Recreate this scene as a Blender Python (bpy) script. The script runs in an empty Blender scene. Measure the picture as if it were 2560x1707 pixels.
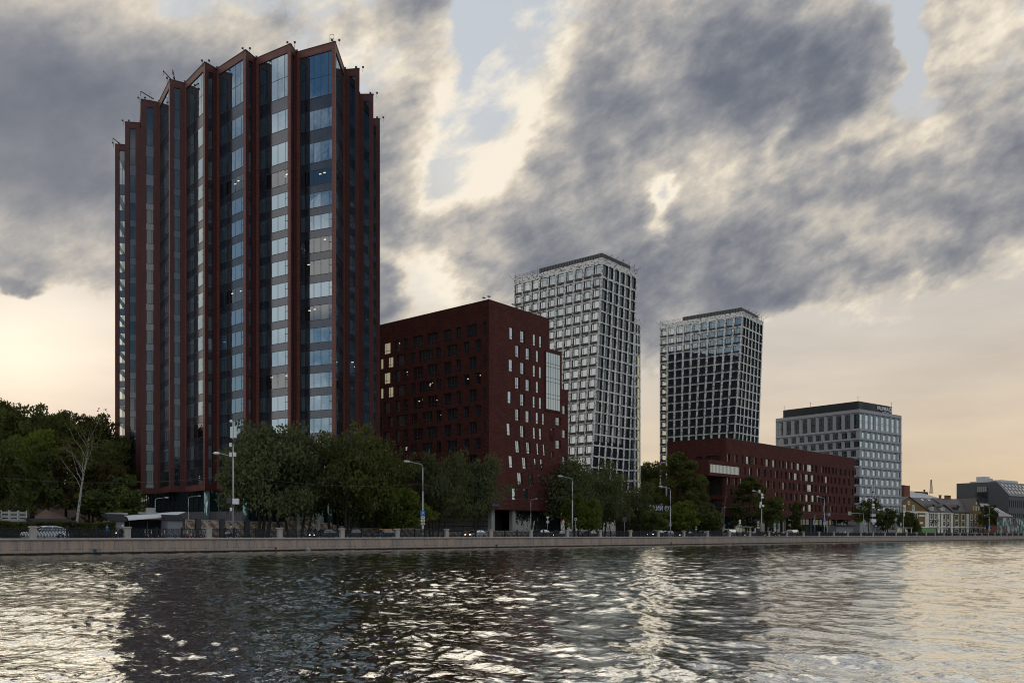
import bpy, bmesh, math, random
import numpy as np
from mathutils import Vector, Matrix, noise as mnoise

R = math.radians
scene = bpy.context.scene
COL = scene.collection

# ---------------------------------------------------------------- camera and measuring frame
F = 2140.0            # focal length in pixels of a 2560 wide frame
CX, HY = 1280.0, 1336.5
CAMZ = 2.22           # eye height over the river
DR = Vector((0.683, 0.730, 0)).normalized()      # along the quay
NR = Vector((-DR.y, DR.x, 0))                    # from the river to the street


def px_at(px, depth, z=0.0):
    return Vector(((px - CX) / F * depth, depth, z))


def quay(px, p, z=0.0):
    """point on the line parallel to the quay at distance p, in the direction of picture column px"""
    s = (px - CX) / F
    dep = p / (NR.x * s + NR.y)
    return Vector((s * dep, dep, z))


def tp(t, p, z=0.0):
    v = DR * t + NR * p
    return Vector((v.x, v.y, z))


def zy(py, depth):
    return CAMZ + (HY - py) * depth / F


# ---------------------------------------------------------------- node helpers
def new_mat(name):
    m = bpy.data.materials.new(name)
    m.use_nodes = True
    nt = m.node_tree
    nt.nodes.clear()
    out = nt.nodes.new('ShaderNodeOutputMaterial')
    return m, nt, out


def nd(nt, t, **kw):
    n = nt.nodes.new(t)
    ins = kw.pop('ins', None)
    for k, v in kw.items():
        setattr(n, k, v)
    if ins:
        for k, v in ins.items():
            if isinstance(v, bpy.types.NodeSocket):
                nt.links.new(v, n.inputs[k])
            else:
                n.inputs[k].default_value = v
    return n


def mth(nt, op, a, b=None, c=None, clamp=False):
    n = nt.nodes.new('ShaderNodeMath')
    n.operation = op
    n.use_clamp = clamp
    for i, v in enumerate((a, b, c)):
        if v is None:
            continue
        if isinstance(v, bpy.types.NodeSocket):
            nt.links.new(v, n.inputs[i])
        else:
            n.inputs[i].default_value = v
    return n.outputs[0]


def vmth(nt, op, a, b=None, scale=None):
    n = nt.nodes.new('ShaderNodeVectorMath')
    n.operation = op
    for i, v in enumerate((a, b)):
        if v is None:
            continue
        if isinstance(v, bpy.types.NodeSocket):
            nt.links.new(v, n.inputs[i])
        else:
            n.inputs[i].default_value = v
    if scale is not None:
        if isinstance(scale, bpy.types.NodeSocket):
            nt.links.new(scale, n.inputs['Scale'])
        else:
            n.inputs['Scale'].default_value = scale
    return n.outputs['Value'] if op in ('DOT_PRODUCT', 'LENGTH', 'DISTANCE') else n.outputs[0]


def mixc(nt, f, a, b, blend='MIX'):
    n = nt.nodes.new('ShaderNodeMix')
    n.data_type = 'RGBA'
    n.blend_type = blend
    for sock, v in ((n.inputs[0], f), (n.inputs[6], a), (n.inputs[7], b)):
        if isinstance(v, bpy.types.NodeSocket):
            nt.links.new(v, sock)
        elif isinstance(v, (int, float)):
            sock.default_value = v
        else:
            sock.default_value = (*v[:3], 1)
    return n.outputs[2]


def sstep(nt, x, lo, hi):
    n = nd(nt, 'ShaderNodeMapRange', interpolation_type='SMOOTHSTEP')
    nt.links.new(x, n.inputs[0])
    n.inputs[1].default_value = lo
    n.inputs[2].default_value = hi
    n.inputs[3].default_value = 0
    n.inputs[4].default_value = 1
    return n.outputs[0]


def noise(nt, vec, scale, detail=4, rough=0.55, dist=0.0, color=False):
    n = nd(nt, 'ShaderNodeTexNoise', ins={'Scale': scale, 'Detail': detail, 'Roughness': rough, 'Distortion': dist})
    if vec is not None:
        nt.links.new(vec, n.inputs['Vector'])
    return n.outputs['Color'] if color else n.outputs[0]


# ---------------------------------------------------------------- camera
cam_d = bpy.data.cameras.new('camera')
cam = bpy.data.objects.new('camera', cam_d)
COL.objects.link(cam)
cam.location = (0, 0, CAMZ)
cam.rotation_euler = (R(90), 0, 0)
cam_d.sensor_width = 36
cam_d.lens = F / 2560 * 36
cam_d.shift_y = (HY - 853.5) / 2560
cam_d.clip_start = 0.5
cam_d.clip_end = 9000
scene.camera = cam
scene.render.resolution_x, scene.render.resolution_y = 1024, 682
scene.view_settings.view_transform = 'Standard'
scene.view_settings.look = 'None'
scene.view_settings.exposure = 0.0
scene.view_settings.gamma = 1.0
scene.cycles.use_denoising = True
scene.cycles.filter_width = 1.05
scene.cycles.max_bounces = 6
scene.cycles.diffuse_bounces = 2
scene.cycles.glossy_bounces = 4
scene.cycles.transparent_max_bounces = 12
scene.cycles.sample_clamp_indirect = 6.0
scene.cycles.caustics_reflective = False
scene.cycles.caustics_refractive = False
# ---------------------------------------------------------------- sky and sun
SUN_AZ, SUN_EL = -31.0, 11.0         # degrees; azimuth from the view axis, + to the east of it
world = bpy.data.worlds.new('World')
scene.world = world
world.use_nodes = True
wt = world.node_tree
wt.nodes.clear()


def vdir(vx, vy):
    """direction of a point of the 2352 wide picture of the place"""
    k = 2560 / 2352
    return Vector(((vx * k - CX) / F, 1.0, (HY - vy * k) / F)).normalized()


def build_sky(nt):
    D0 = nd(nt, 'ShaderNodeTexCoord').outputs['Generated']
    sky = nd(nt, 'ShaderNodeTexSky', sky_type='NISHITA', sun_disc=False)
    sky.sun_elevation = R(SUN_EL)
    sky.sun_rotation = R(SUN_AZ)
    sky.air_density, sky.dust_density, sky.ozone_density = 1.0, 1.6, 2.0
    sep = nd(nt, 'ShaderNodeSeparateXYZ', ins={0: D0})
    dx, dy, dz = sep.outputs
    # the billowing outlines come from a fractal shift of the direction
    # banks drift from low in the west to high in the east: stretched along that slant
    st = nd(nt, 'ShaderNodeCombineXYZ', ins={0: vmth(nt, 'DOT_PRODUCT', D0, (.66, 0, .36)), 1: dy, 2: vmth(nt, 'DOT_PRODUCT', D0, (-.66, 0, 1.25))}).outputs[0]
    w1 = vmth(nt, 'SUBTRACT', noise(nt, st, 4.5, 5, .55, color=True), (.5, .5, .5))
    w2 = vmth(nt, 'SUBTRACT', noise(nt, st, 15, 6, .6, color=True), (.5, .5, .5))
    D = vmth(nt, 'ADD', D0, vmth(nt, 'SCALE', w1, scale=.13))
    D = vmth(nt, 'ADD', D, vmth(nt, 'SCALE', w2, scale=.06))

    def blob(vx, vy, sx, sy, ang, amp, DD=D):
        c = vdir(vx, vy)
        k = 2560 / 2352 / F * c.y * c.y
        ex = Vector((0, 1, 0)).cross(Vector((0, 0, 1)))
        ex = (ex - c * ex.dot(c)).normalized()
        ez = c.cross(ex)
        if ez.z < 0:
            ez = -ez
        a = R(ang)
        e1 = (ex * math.cos(a) + ez * math.sin(a)) / (sx * k)
        e2 = (-ex * math.sin(a) + ez * math.cos(a)) / (sy * k)
        q = vmth(nt, 'DOT_PRODUCT', DD, tuple(e1))
        r = vmth(nt, 'DOT_PRODUCT', DD, tuple(e2))
        q2 = mth(nt, 'MULTIPLY', q, q)
        s = mth(nt, 'MULTIPLY_ADD', r, r, q2)
        g = mth(nt, 'POWER', 0.3679, s)
        return mth(nt, 'MULTIPLY', g, amp)

    def total(items, base, DD=D):
        acc = base
        for it in items:
            acc = mth(nt, 'ADD', acc, blob(*it, DD=DD))
        return acc

    front = sstep(nt, dy, -.1, .45)
    # cloud thickness: + cloud, - gap
    n1 = mth(nt, 'SUBTRACT', noise(nt, st, 3.2, 8, .58), .5)
    n2 = mth(nt, 'SUBTRACT', noise(nt, st, 8, 10, .70, .15), .5)
    bil = mth(nt, 'ABSOLUTE', mth(nt, 'SUBTRACT', noise(nt, st, 11, 7, .52, .1), .5))
    n2 = mth(nt, 'ADD', n2, mth(nt, 'MULTIPLY_ADD', bil, -1.5, .13))
    n3 = mth(nt, 'SUBTRACT', noise(nt, st, 24, 6, .62, .6), .5)
    n2 = mth(nt, 'MULTIPLY_ADD', n3, .45, n2)
    nn = mth(nt, 'MULTIPLY_ADD', n2, SKY['n2'], mth(nt, 'MULTIPLY', n1, SKY['n1']))
    thick = total(SKY['thick'], nn)
    east = mth(nt, 'MULTIPLY', sstep(nt, dx, .35, .85), sstep(nt, dz, .75, .35))
    rear = mth(nt, 'MULTIPLY_ADD', n1, 2.2, SKY['rear'])
    rear = mth(nt, 'MULTIPLY_ADD', east, -1.3, rear)
    thick = mth(nt, 'ADD', mth(nt, 'MULTIPLY', thick, front), mth(nt, 'MULTIPLY', rear, mth(nt, 'SUBTRACT', 1, front)))
    alpha = sstep(nt, thick, -.09, .24)
    core = sstep(nt, mth(nt, 'SUBTRACT', thick, total(SKY['thin'], 0.0, DD=D)), .0, SKY['core'])
    # light that comes through: strong towards the hidden sun and its rays in the middle
    glow = total(SKY['glow'], SKY['glow0'], DD=D0)
    # relief of the billows: the side turned to the sun is brighter
    off = Vector((math.sin(R(SUN_AZ)), .3, -.25)).normalized() * .028
    sh = vmth(nt, 'ADD', st, tuple(off))
    ra = noise(nt, st, 6.0, 6, .56, 0.0)
    rb = noise(nt, sh, 6.0, 6, .56, 0.0)
    relief = mth(nt, 'SUBTRACT', ra, rb)
    rc = noise(nt, st, 17, 6, .6, 0.0)
    rd = noise(nt, vmth(nt, 'ADD', st, tuple(off * .4)), 17, 6, .6, 0.0)
    relief = mth(nt, 'MULTIPLY_ADD', mth(nt, 'SUBTRACT', rc, rd), .30, relief)
    lum = total(SKY['tone'], SKY['lum0'], DD=D)
    thinlit = mth(nt, 'MULTIPLY', mth(nt, 'SUBTRACT', 1, core), glow)
    lum = mth(nt, 'MULTIPLY_ADD', thinlit, SKY['k_edge'], lum)
    calm = mth(nt, 'SUBTRACT', 1.0, total(SKY['calm'], 0.0, DD=D0), clamp=True)
    lum = mth(nt, 'MULTIPLY_ADD', mth(nt, 'MULTIPLY', relief, calm), SKY['k_rel'], lum)
    lum = mth(nt, 'MULTIPLY_ADD', mth(nt, 'MULTIPLY', n2, calm), SKY['k_n2'], lum)
    lum = mth(nt, 'MULTIPLY_ADD', n1, SKY['k_n1'], lum)
    cr = nd(nt, 'ShaderNodeValToRGB', ins={0: lum})
    cr.color_ramp.interpolation = 'B_SPLINE'
    e = cr.color_ramp.elements
    e[0].position, e[0].color = 0.0, (*SKY['ramp'][0][1], 1)
    e[1].position, e[1].color = 1.0, (*SKY['ramp'][-1][1], 1)
    for pos, c in SKY['ramp'][1:-1]:
        k = e.new(pos)
        k.color = (*c, 1)
    cloud = cr.outputs[0]
    # behind the viewer the clouds are lit from the front
    rear_c = mixc(nt, sstep(nt, n1, -.1, .35), SKY['rear_hi'], SKY['rear_lo'])
    cloud = mixc(nt, sstep(nt, dy, -.05, .3), rear_c, cloud)
    # clear air: sky texture plus a thin warm veil near the horizon
    veil = mth(nt, 'MULTIPLY', sstep(nt, dz, .75, .22), mth(nt, 'MAXIMUM', front, east))
    streak = noise(nt, vmth(nt, 'MULTIPLY', D0, (2.2, 1, 9)), 3.0, 5, .55)
    vs = mth(nt, 'MULTIPLY_ADD', streak, .40, .78)
    vlow = mixc(nt, sstep(nt, dz, .03, .30), SKY['veil_low'], SKY['veil_high'])
    vlow = mixc(nt, mth(nt, 'MULTIPLY', east, mth(nt, 'SUBTRACT', 1, front)), vlow, (.92, .98, 1.0))
    veil_c = vmth(nt, 'SCALE', vlow, scale=vs)
    tint = mixc(nt, front, SKY['blue_rear'], SKY['blue'])
    blue = vmth(nt, 'MINIMUM', vmth(nt, 'MULTIPLY', sky.outputs[0], tint), (6.6, 6.2, 8.0))
    b_sky = nd(nt, 'ShaderNodeBackground', ins={0: blue, 1: SKY['strength']})
    white = total(SKY['white'], 0.0, DD=D0)
    veil_c = vmth(nt, 'ADD', veil_c, vmth(nt, 'SCALE', (1.0, .88, .58), scale=white))
    b_veil = nd(nt, 'ShaderNodeBackground', ins={0: veil_c, 1: 1.0})
    b_cloud = nd(nt, 'ShaderNodeBackground', ins={0: cloud, 1: 1.0})
    veil_a = mth(nt, 'MAXIMUM', mth(nt, 'MULTIPLY', veil, .80), mth(nt, 'MULTIPLY', white, 1.3), clamp=True)
    gapv = mth(nt, 'MULTIPLY', front, SKY['gapveil'])
    veil_c = mixc(nt, mth(nt, 'MULTIPLY', sstep(nt, dz, .30, .48), front), veil_c, SKY['gap'])
    nt.links.new(veil_c, b_veil.inputs[0])
    veil_a = mth(nt, 'MAXIMUM', veil_a, gapv)
    m1 = nd(nt, 'ShaderNodeMixShader', ins={0: veil_a, 1: b_sky.outputs[0], 2: b_veil.outputs[0]})
    m2 = nd(nt, 'ShaderNodeMixShader', ins={0: mth(nt, 'MULTIPLY', alpha, SKY['alpha']), 1: m1.outputs[0], 2: b_cloud.outputs[0]})
    out = nd(nt, 'ShaderNodeOutputWorld')
    nt.links.new(m2.outputs[0], out.inputs[0])


SKY = dict(
    rear_hi=(1.65, 1.52, 1.38), rear_lo=(1.12, 1.06, 1.0), blue_rear=(1.15, 1.42, 1.50),
    n1=1.25, n2=.88, core=.85, strength=.11, rear=.0, alpha=.96, gapveil=.85, gap=(.62, .645, .665),
    blue=(.82, 1.0, 1.22), lum0=.385, k_edge=.60, k_rel=2.1, k_n2=.30, k_n1=.50,
    ramp=[(0, (.118, .136, .178)), (.25, (.190, .203, .240)), (.5, (.340, .338, .348)), (.72, (.60, .545, .47)), (.88, (.86, .76, .61)), (1, (.98, .89, .74))],
    veil_low=(.80, .60, .40), veil_high=(.70, .635, .545),
    glow0=.60,
    thick=[(120, 260, 520, 330, 0, .85), (60, 600, 330, 60, -8, .40), (560, 220, 250, 180, 0, .30),
           (900, 50, 130, 80, -20, .60), (960, 240, 70, 80, 60, .45), (890, 360, 90, 130, 0, .55),
           (1700, 200, 430, 280, 10, .85), (1980, 520, 420, 190, 15, .80), (1400, 560, 330, 210, 0, .65),
           (2300, 470, 260, 120, 20, .5), (1560, 720, 280, 110, 10, .55), (1330, 260, 110, 180, -20, .25),
           (890, 660, 90, 110, -20, .95), (1090, 530, 190, 70, -25, .75), (1110, 660, 80, 50, -30, .40), (2270, 110, 150, 110, 0, .42),
           (1085, 80, 34, 100, -8, -.52), (1030, 420, 55, 80, 0, -.52), (1000, 650, 60, 60, 0, -.55), (930, 560, 100, 30, -30, -.4),
           (2080, 110, 55, 150, 10, -.85), (2170, 260, 70, 80, 0, -.35), (1770, 320, 30, 50, 0, -.4), (1520, 480, 25, 60, 25, -.7),
           (2150, 960, 640, 240, 14, -1.7), (1640, 920, 300, 120, 10, -.9), (1200, 850, 300, 100, 0, -.5),
           (80, 830, 240, 150, 0, -1.6), (640, 120, 60, 30, 0, -.15), (40, 650, 70, 30, -22, 1.0), (2260, 980, 220, 60, 8, .95)],
    thin=[(1150, 240, 130, 240, -15, .5), (1060, 560, 130, 60, -25, .2), (800, 120, 120, 60, 20, .25), (2270, 90, 130, 90, 0, .45), (1970, 300, 130, 60, 35, .35), (2200, 330, 120, 60, 20, .2), (1640, 330, 60, 40, 0, .15), (1110, 640, 70, 50, -30, .3)],
    glow=[(1130, 260, 190, 330, -12, .34), (150, 760, 300, 170, 0, .4), (1010, 640, 160, 90, 0, .28), (800, 110, 130, 80, 0, .1), (2270, 110, 130, 100, 0, .12), (1980, 290, 150, 90, 30, .1)],
    tone=[(120, 300, 420, 330, 0, -.19), (1760, 140, 330, 180, 0, -.13), (1960, 340, 110, 110, 0, -.14), (1900, 620, 360, 110, 10, -.03),
          (920, 90, 110, 110, 0, -.10), (1560, 440, 220, 140, 0, .08), (520, 130, 200, 140, 0, .08), (1150, 260, 150, 260, -10, .20), (2230, 300, 130, 100, 0, -.02), (1990, 290, 140, 60, 30, .24), (1510, 480, 40, 60, 25, .3), (1230, 345, 70, 30, 20, .22), (1770, 300, 40, 90, 0, .22), (2100, 340, 100, 50, 30, .25), (1100, 560, 160, 80, 0, .10), (2270, 90, 140, 100, 0, .16), (1640, 760, 200, 70, 0, .08)],
    calm=[(60, 300, 520, 380, 0, .75)],
    white=[(1075, 110, 90, 150, 0, .20), (40, 800, 320, 200, 0, .46), (1050, 430, 60, 110, 0, .16), (1000, 650, 90, 60, 0, .25)],
)
build_sky(wt)
world.cycles.sampling_method = 'MANUAL'
world.cycles.sample_map_resolution = 512

sun_d = bpy.data.lights.new('sun', 'SUN')
sun_d.energy = 0.5
sun_d.angle = R(85)
sun_d.color = (1.0, .86, .68)
sun = bpy.data.objects.new('sun', sun_d)
COL.objects.link(sun)
_sd = Vector((math.sin(R(SUN_AZ)) * math.cos(R(SUN_EL)), math.cos(R(SUN_AZ)) * math.cos(R(SUN_EL)), math.sin(R(SUN_EL))))
sun.rotation_euler = _sd.to_track_quat('Z', 'Y').to_euler()
sun.location = _sd * 300
# ---------------------------------------------------------------- mesh collector
class MB:
    """collects faces of one mesh"""

    def __init__(self):
        self.v, self.f, self.m, self.s = [], [], [], []

    def face(self, pts, mi=0, smooth=False):
        b = len(self.v)
        self.v.extend(tuple(p) for p in pts)
        self.f.append(tuple(range(b, b + len(pts))))
        self.m.append(mi)
        self.s.append(smooth)

    def add(self, vs, fs, mi=0, smooth=False):
        b = len(self.v)
        self.v.extend(tuple(p) for p in vs)
        for f in fs:
            self.f.append(tuple(b + i for i in f))
            self.m.append(mi)
            self.s.append(smooth)

    def box(self, o, ax, ay, az, mi=0):
        """box from corner o with edge vectors ax, ay, az"""
        o, ax, ay, az = Vector(o), Vector(ax), Vector(ay), Vector(az)
        if ax.cross(ay).dot(az) < 0:
            ax, ay = ay, ax
        p = [o, o + ax, o + ax + ay, o + ay]
        q = [a + az for a in p]
        self.add(p + q, [(3, 2, 1, 0), (4, 5, 6, 7), (0, 1, 5, 4), (1, 2, 6, 5), (2, 3, 7, 6), (3, 0, 4, 7)], mi)

    def cbox(self, c, sx, sy, sz, ang=0.0, mi=0):
        """box standing on c, turned by ang round z"""
        ax = Vector((math.cos(ang), math.sin(ang), 0)) * sx
        ay = Vector((-math.sin(ang), math.cos(ang), 0)) * sy
        self.box(Vector(c) - ax / 2 - ay / 2, ax, ay, (0, 0, sz), mi)

    def tube(self, pts, rad, n=6, mi=0, smooth=True, cap=True):
        pts = [Vector(p) for p in pts]
        rad = rad if isinstance(rad, (list, tuple)) else [rad] * len(pts)
        vs, fs = [], []
        a = None
        for i, p in enumerate(pts):
            t = (pts[min(i + 1, len(pts) - 1)] - pts[max(i - 1, 0)])
            if t.length < 1e-9:
                t = Vector((0, 0, 1))
            t.normalize()
            if a is None:
                a = t.orthogonal().normalized()
            else:
                a = (a - t * a.dot(t))
                a = a.normalized() if a.length > 1e-6 else t.orthogonal().normalized()
            b = t.cross(a)
            for k in range(n):
                th = 2 * math.pi * k / n
                vs.append(p + (a * math.cos(th) + b * math.sin(th)) * rad[i])
        for i in range(len(pts) - 1):
            for k in range(n):
                k2 = (k + 1) % n
                fs.append((i * n + k, i * n + k2, (i + 1) * n + k2, (i + 1) * n + k))
        self.add(vs, fs, mi, smooth)
        if cap:
            self.add(vs[:n], [tuple(range(n))[::-1]], mi)
            self.add(vs[-n:], [tuple(range(n))], mi)

    def prism(self, poly, z0, z1, mi=0, top=True, bottom=True, mtop=None):
        n = len(poly)
        lo = [Vector((p[0], p[1], z0)) for p in poly]
        hi = [Vector((p[0], p[1], z1)) for p in poly]
        for i in range(n):
            j = (i + 1) % n
            self.face([lo[i], lo[j], hi[j], hi[i]], mi)
        if top:
            self.face(hi, mi if mtop is None else mtop)
        if bottom:
            self.face(lo[::-1], mi)

    def ball(self, c, r, n=8, mi=0, sz=1.0):
        c = Vector(c)
        vs, fs = [], []
        rings = n // 2 + 1
        for i in range(rings + 1):
            th = math.pi * i / rings
            for k in range(n):
                ph = 2 * math.pi * k / n
                vs.append(c + Vector((r * math.sin(th) * math.cos(ph), r * math.sin(th) * math.sin(ph), r * sz * math.cos(th))))
        for i in range(rings):
            for k in range(n):
                k2 = (k + 1) % n
                fs.append((i * n + k, (i + 1) * n + k, (i + 1) * n + k2, i * n + k2))
        self.add(vs, fs, mi, True)

    def empty(self):
        return not self.f

    def build(self, name, mats, parent=None, weld=False, kind=None, label=None, org=None):
        me = bpy.data.meshes.new(name)
        V = np.array(self.v, dtype=np.float64).reshape(-1, 3)
        uv = box_uv(V, self.f)
        root = parent
        while root is not None and root.parent is not None:
            root = root.parent
        loc = Vector((0, 0, 0))
        if root is not None:
            loc = root.location
        elif org is not None:
            loc = Vector(org)
        V = V - np.array(loc)
        me.from_pydata(V.tolist(), [], self.f)
        if not isinstance(mats, (list, tuple)):
            mats = [mats]
        for m in mats:
            me.materials.append(m)
        me.polygons.foreach_set('material_index', np.array(self.m, dtype=np.int32))
        me.polygons.foreach_set('use_smooth', np.array(self.s, dtype=bool))
        l = me.uv_layers.new(name='UVMap')
        l.data.foreach_set('uv', uv.astype(np.float32).ravel())
        if weld or any(self.s):
            bm = bmesh.new()
            bm.from_mesh(me)
            bmesh.ops.remove_doubles(bm, verts=bm.verts, dist=1e-4)
            bm.to_mesh(me)
            bm.free()
        me.update()
        o = bpy.data.objects.new(name, me)
        COL.objects.link(o)
        if root is None:
            o.location = loc
        else:
            o.parent = parent
        if kind:
            o['kind'] = kind
        if label:
            o['label'] = label
        return o


def box_uv(V, faces):
    """metric UVs: along the wall and up it; flat faces get x, y"""
    out = []
    for f in faces:
        p = V[list(f)]
        n = np.zeros(3)
        for i in range(len(p)):
            a, b = p[i], p[(i + 1) % len(p)]
            n += np.cross(a, b)
        L = np.linalg.norm(n)
        n = n / L if L > 1e-12 else np.array([0, 0, 1.0])
        h = math.hypot(n[0], n[1])
        if h > .5:
            tx, ty = -n[1] / h, n[0] / h
            out.append(np.stack([p[:, 0] * tx + p[:, 1] * ty, p[:, 2]], 1))
        else:
            out.append(p[:, :2])
    return np.concatenate(out)


def tag(o, label=None, cat=None, group=None, kind=None):
    if label:
        o['label'] = label
    if cat:
        o['category'] = cat
    if group:
        o['group'] = group
    if kind:
        o['kind'] = kind
    return o


def thing(name, label, cat, loc=(0, 0, 0), group=None, rotz=0.0):
    o = bpy.data.objects.new(name, None)
    COL.objects.link(o)
    o.location = loc
    o.rotation_euler = (0, 0, rotz)
    o.empty_display_size = .5
    return tag(o, label, cat, group)


KIDS = {}


def kids(o):
    return [c for c in bpy.data.objects if c.parent == o]


def dup(o, loc=None, rotz=None, label=None, group=None, scale=None, tree=None):
    """copy of a thing with its parts and their sub-parts"""
    if o.name not in KIDS:
        KIDS[o.name] = [(c, kids(c)) for c in kids(o)]
    r = o.copy()
    COL.objects.link(r)
    if loc is not None:
        r.location = loc
    if rotz is not None:
        r.rotation_euler = (0, 0, rotz)
    if scale is not None:
        r.scale = (scale,) * 3 if not isinstance(scale, (tuple, list)) else scale
    for c, gs in KIDS[o.name]:
        c2 = c.copy()
        COL.objects.link(c2)
        c2.parent = r
        for g in gs:
            g2 = g.copy()
            COL.objects.link(g2)
            g2.parent = c2
    return tag(r, label, None, group)


# ---------------------------------------------------------------- a facade: a four-cornered face with holes
class Face:
    """p0, p1: ground line from left to right as seen from outside; z0..z1 heights; q0, q1: top line (default above)"""

    def __init__(self, p0, p1, z0, z1, q0=None, q1=None):
        self.p0, self.p1 = Vector((p0[0], p0[1], 0)), Vector((p1[0], p1[1], 0))
        self.q0 = Vector((q0[0], q0[1], 0)) if q0 is not None else self.p0
        self.q1 = Vector((q1[0], q1[1], 0)) if q1 is not None else self.p1
        self.z0, self.z1 = z0, z1
        self.W = (self.p1 - self.p0).length
        d = (self.p1 - self.p0).normalized()
        up = (self.q0 + self.q1 - self.p0 - self.p1) / 2 + Vector((0, 0, z1 - z0))
        self.n = d.cross(up).normalized()
        self.d = d

    def pt(self, u, z, off=0.0):
        """u: 0..1 across, z: height, off: outwards"""
        k = (z - self.z0) / (self.z1 - self.z0)
        a = self.p0.lerp(self.q0, k)
        b = self.p1.lerp(self.q1, k)
        p = a.lerp(b, u)
        return Vector((p.x, p.y, z)) + self.n * off


def facade(mb, fc, rows, mi=0, z0=None, z1=None, u0=0.0, u1=1.0):
    """wall of a face with rows of holes; rows: (za, zb, [(ua, ub[, uta, utb])])"""
    z0 = fc.z0 if z0 is None else z0
    z1 = fc.z1 if z1 is None else z1
    zc = z0
    for za, zb, holes in sorted(rows, key=lambda r: r[0]):
        if za > zc + 1e-4:
            mb.face([fc.pt(u0, zc), fc.pt(u1, zc), fc.pt(u1, za), fc.pt(u0, za)], mi)
        ub_, ut_ = u0, u0
        for h in sorted(holes, key=lambda h: h[0]):
            a, b = h[0], h[1]
            c, d = (h[2], h[3]) if len(h) > 3 else (a, b)
            if a > ub_ + 1e-6 or c > ut_ + 1e-6:
                mb.face([fc.pt(ub_, za), fc.pt(a, za), fc.pt(c, zb), fc.pt(ut_, zb)], mi)
            ub_, ut_ = b, d
        mb.face([fc.pt(ub_, za), fc.pt(u1, za), fc.pt(u1, zb), fc.pt(ut_, zb)], mi)
        zc = zb
    if zc < z1 - 1e-4:
        mb.face([fc.pt(u0, zc), fc.pt(u1, zc), fc.pt(u1, z1), fc.pt(u0, z1)], mi)


def hole_lin(h):
    a, b = h[0], h[1]
    c, d = (h[2], h[3]) if len(h) > 3 else (a, b)
    return a, b, c, d


RNG = random.Random(7)


def window(frame, pane, fc, za, zb, h, dep=.25, fw=.06, bars=(), trans=(), rev=0, fr=1, gl=0, fin=.05, wob=.004):
    """reveal and frame into mesh `frame` (materials rev, fr), glass into `pane`; bars: splits across, trans: splits up"""
    a, b, c, d = hole_lin(h)
    W = fc.W

    def P(x, y, off):
        """x, y in 0..1 of the hole"""
        z = za + (zb - za) * y
        l = a + (c - a) * y
        r = b + (d - b) * y
        return fc.pt(l + (r - l) * x, z, off)

    A, B, C, D = P(0, 0, 0), P(1, 0, 0), P(1, 1, 0), P(0, 1, 0)
    A2, B2, C2, D2 = P(0, 0, -dep), P(1, 0, -dep), P(1, 1, -dep), P(0, 1, -dep)
    if dep > 0.001:
        frame.face([A, B, B2, A2], rev)
        frame.face([B, C, C2, B2], rev)
        frame.face([C, D, D2, C2], rev)
        frame.face([D, A, A2, D2], rev)
    w = max((b - a) * W, .01)
    hgt = zb - za
    fx, fy = fw / w, fw / hgt
    o0, o1 = -dep + fin, -dep + .002

    def bar(x0, x1, y0, y1):
        p = [P(x0, y0, o0), P(x1, y0, o0), P(x1, y1, o0), P(x0, y1, o0)]
        q = [P(x0, y0, o1), P(x1, y0, o1), P(x1, y1, o1), P(x0, y1, o1)]
        frame.face(p, fr)
        for i in range(4):
            j = (i + 1) % 4
            frame.face([p[j], p[i], q[i], q[j]], fr)

    bar(0, fx, 0, 1)
    bar(1 - fx, 1, 0, 1)
    bar(fx, 1 - fx, 0, fy)
    bar(fx, 1 - fx, 1 - fy, 1)
    for x in bars:
        bar(x - fx * .5, x + fx * .5, fy, 1 - fy)
    for t in trans:
        y, x0, x1 = t if isinstance(t, tuple) else (t, 0, 1)
        bar(x0 + fx, x1 - fx, y - fy * .5, y + fy * .5)
    xs = [0] + list(bars) + [1]
    for i in range(len(xs) - 1):
        r = [RNG.uniform(-wob, wob) for _ in range(3)]
        off = -dep + .012
        pane.face([P(xs[i], 0, off + r[0]), P(xs[i + 1], 0, off + r[1]), P(xs[i + 1], 1, off + r[1] + r[2]), P(xs[i], 1, off + r[0] + r[2])], gl)


class Windows:
    """window parts of one building: the largest as parts of their own, the rest as one"""

    def __init__(self, root, mats_f, mats_g, limit=100):
        self.root, self.mf, self.mg, self.limit = root, mats_f, mats_g, limit
        self.items = []

    def add(self, fm, gm, size):
        self.items.append((size, fm, gm))

    def finish(self, name='window'):
        self.items.sort(key=lambda t: -t[0])
        rest_f, rest_g = MB(), MB()
        for i, (_s, fm, gm) in enumerate(self.items):
            if i < self.limit:
                o = fm.build(name, self.mf, self.root)
                gm.build('pane', self.mg, o)
            else:
                for A, B in ((rest_f, fm), (rest_g, gm)):
                    b = len(A.v)
                    A.v.extend(B.v)
                    A.f.extend(tuple(b + q for q in f) for f in B.f)
                    A.m.extend(B.m)
                    A.s.extend(B.s)
        if not rest_f.empty():
            o = rest_f.build(name, self.mf, self.root, kind='stuff')
            rest_g.build('pane', self.mg, o, kind='stuff')
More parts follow.
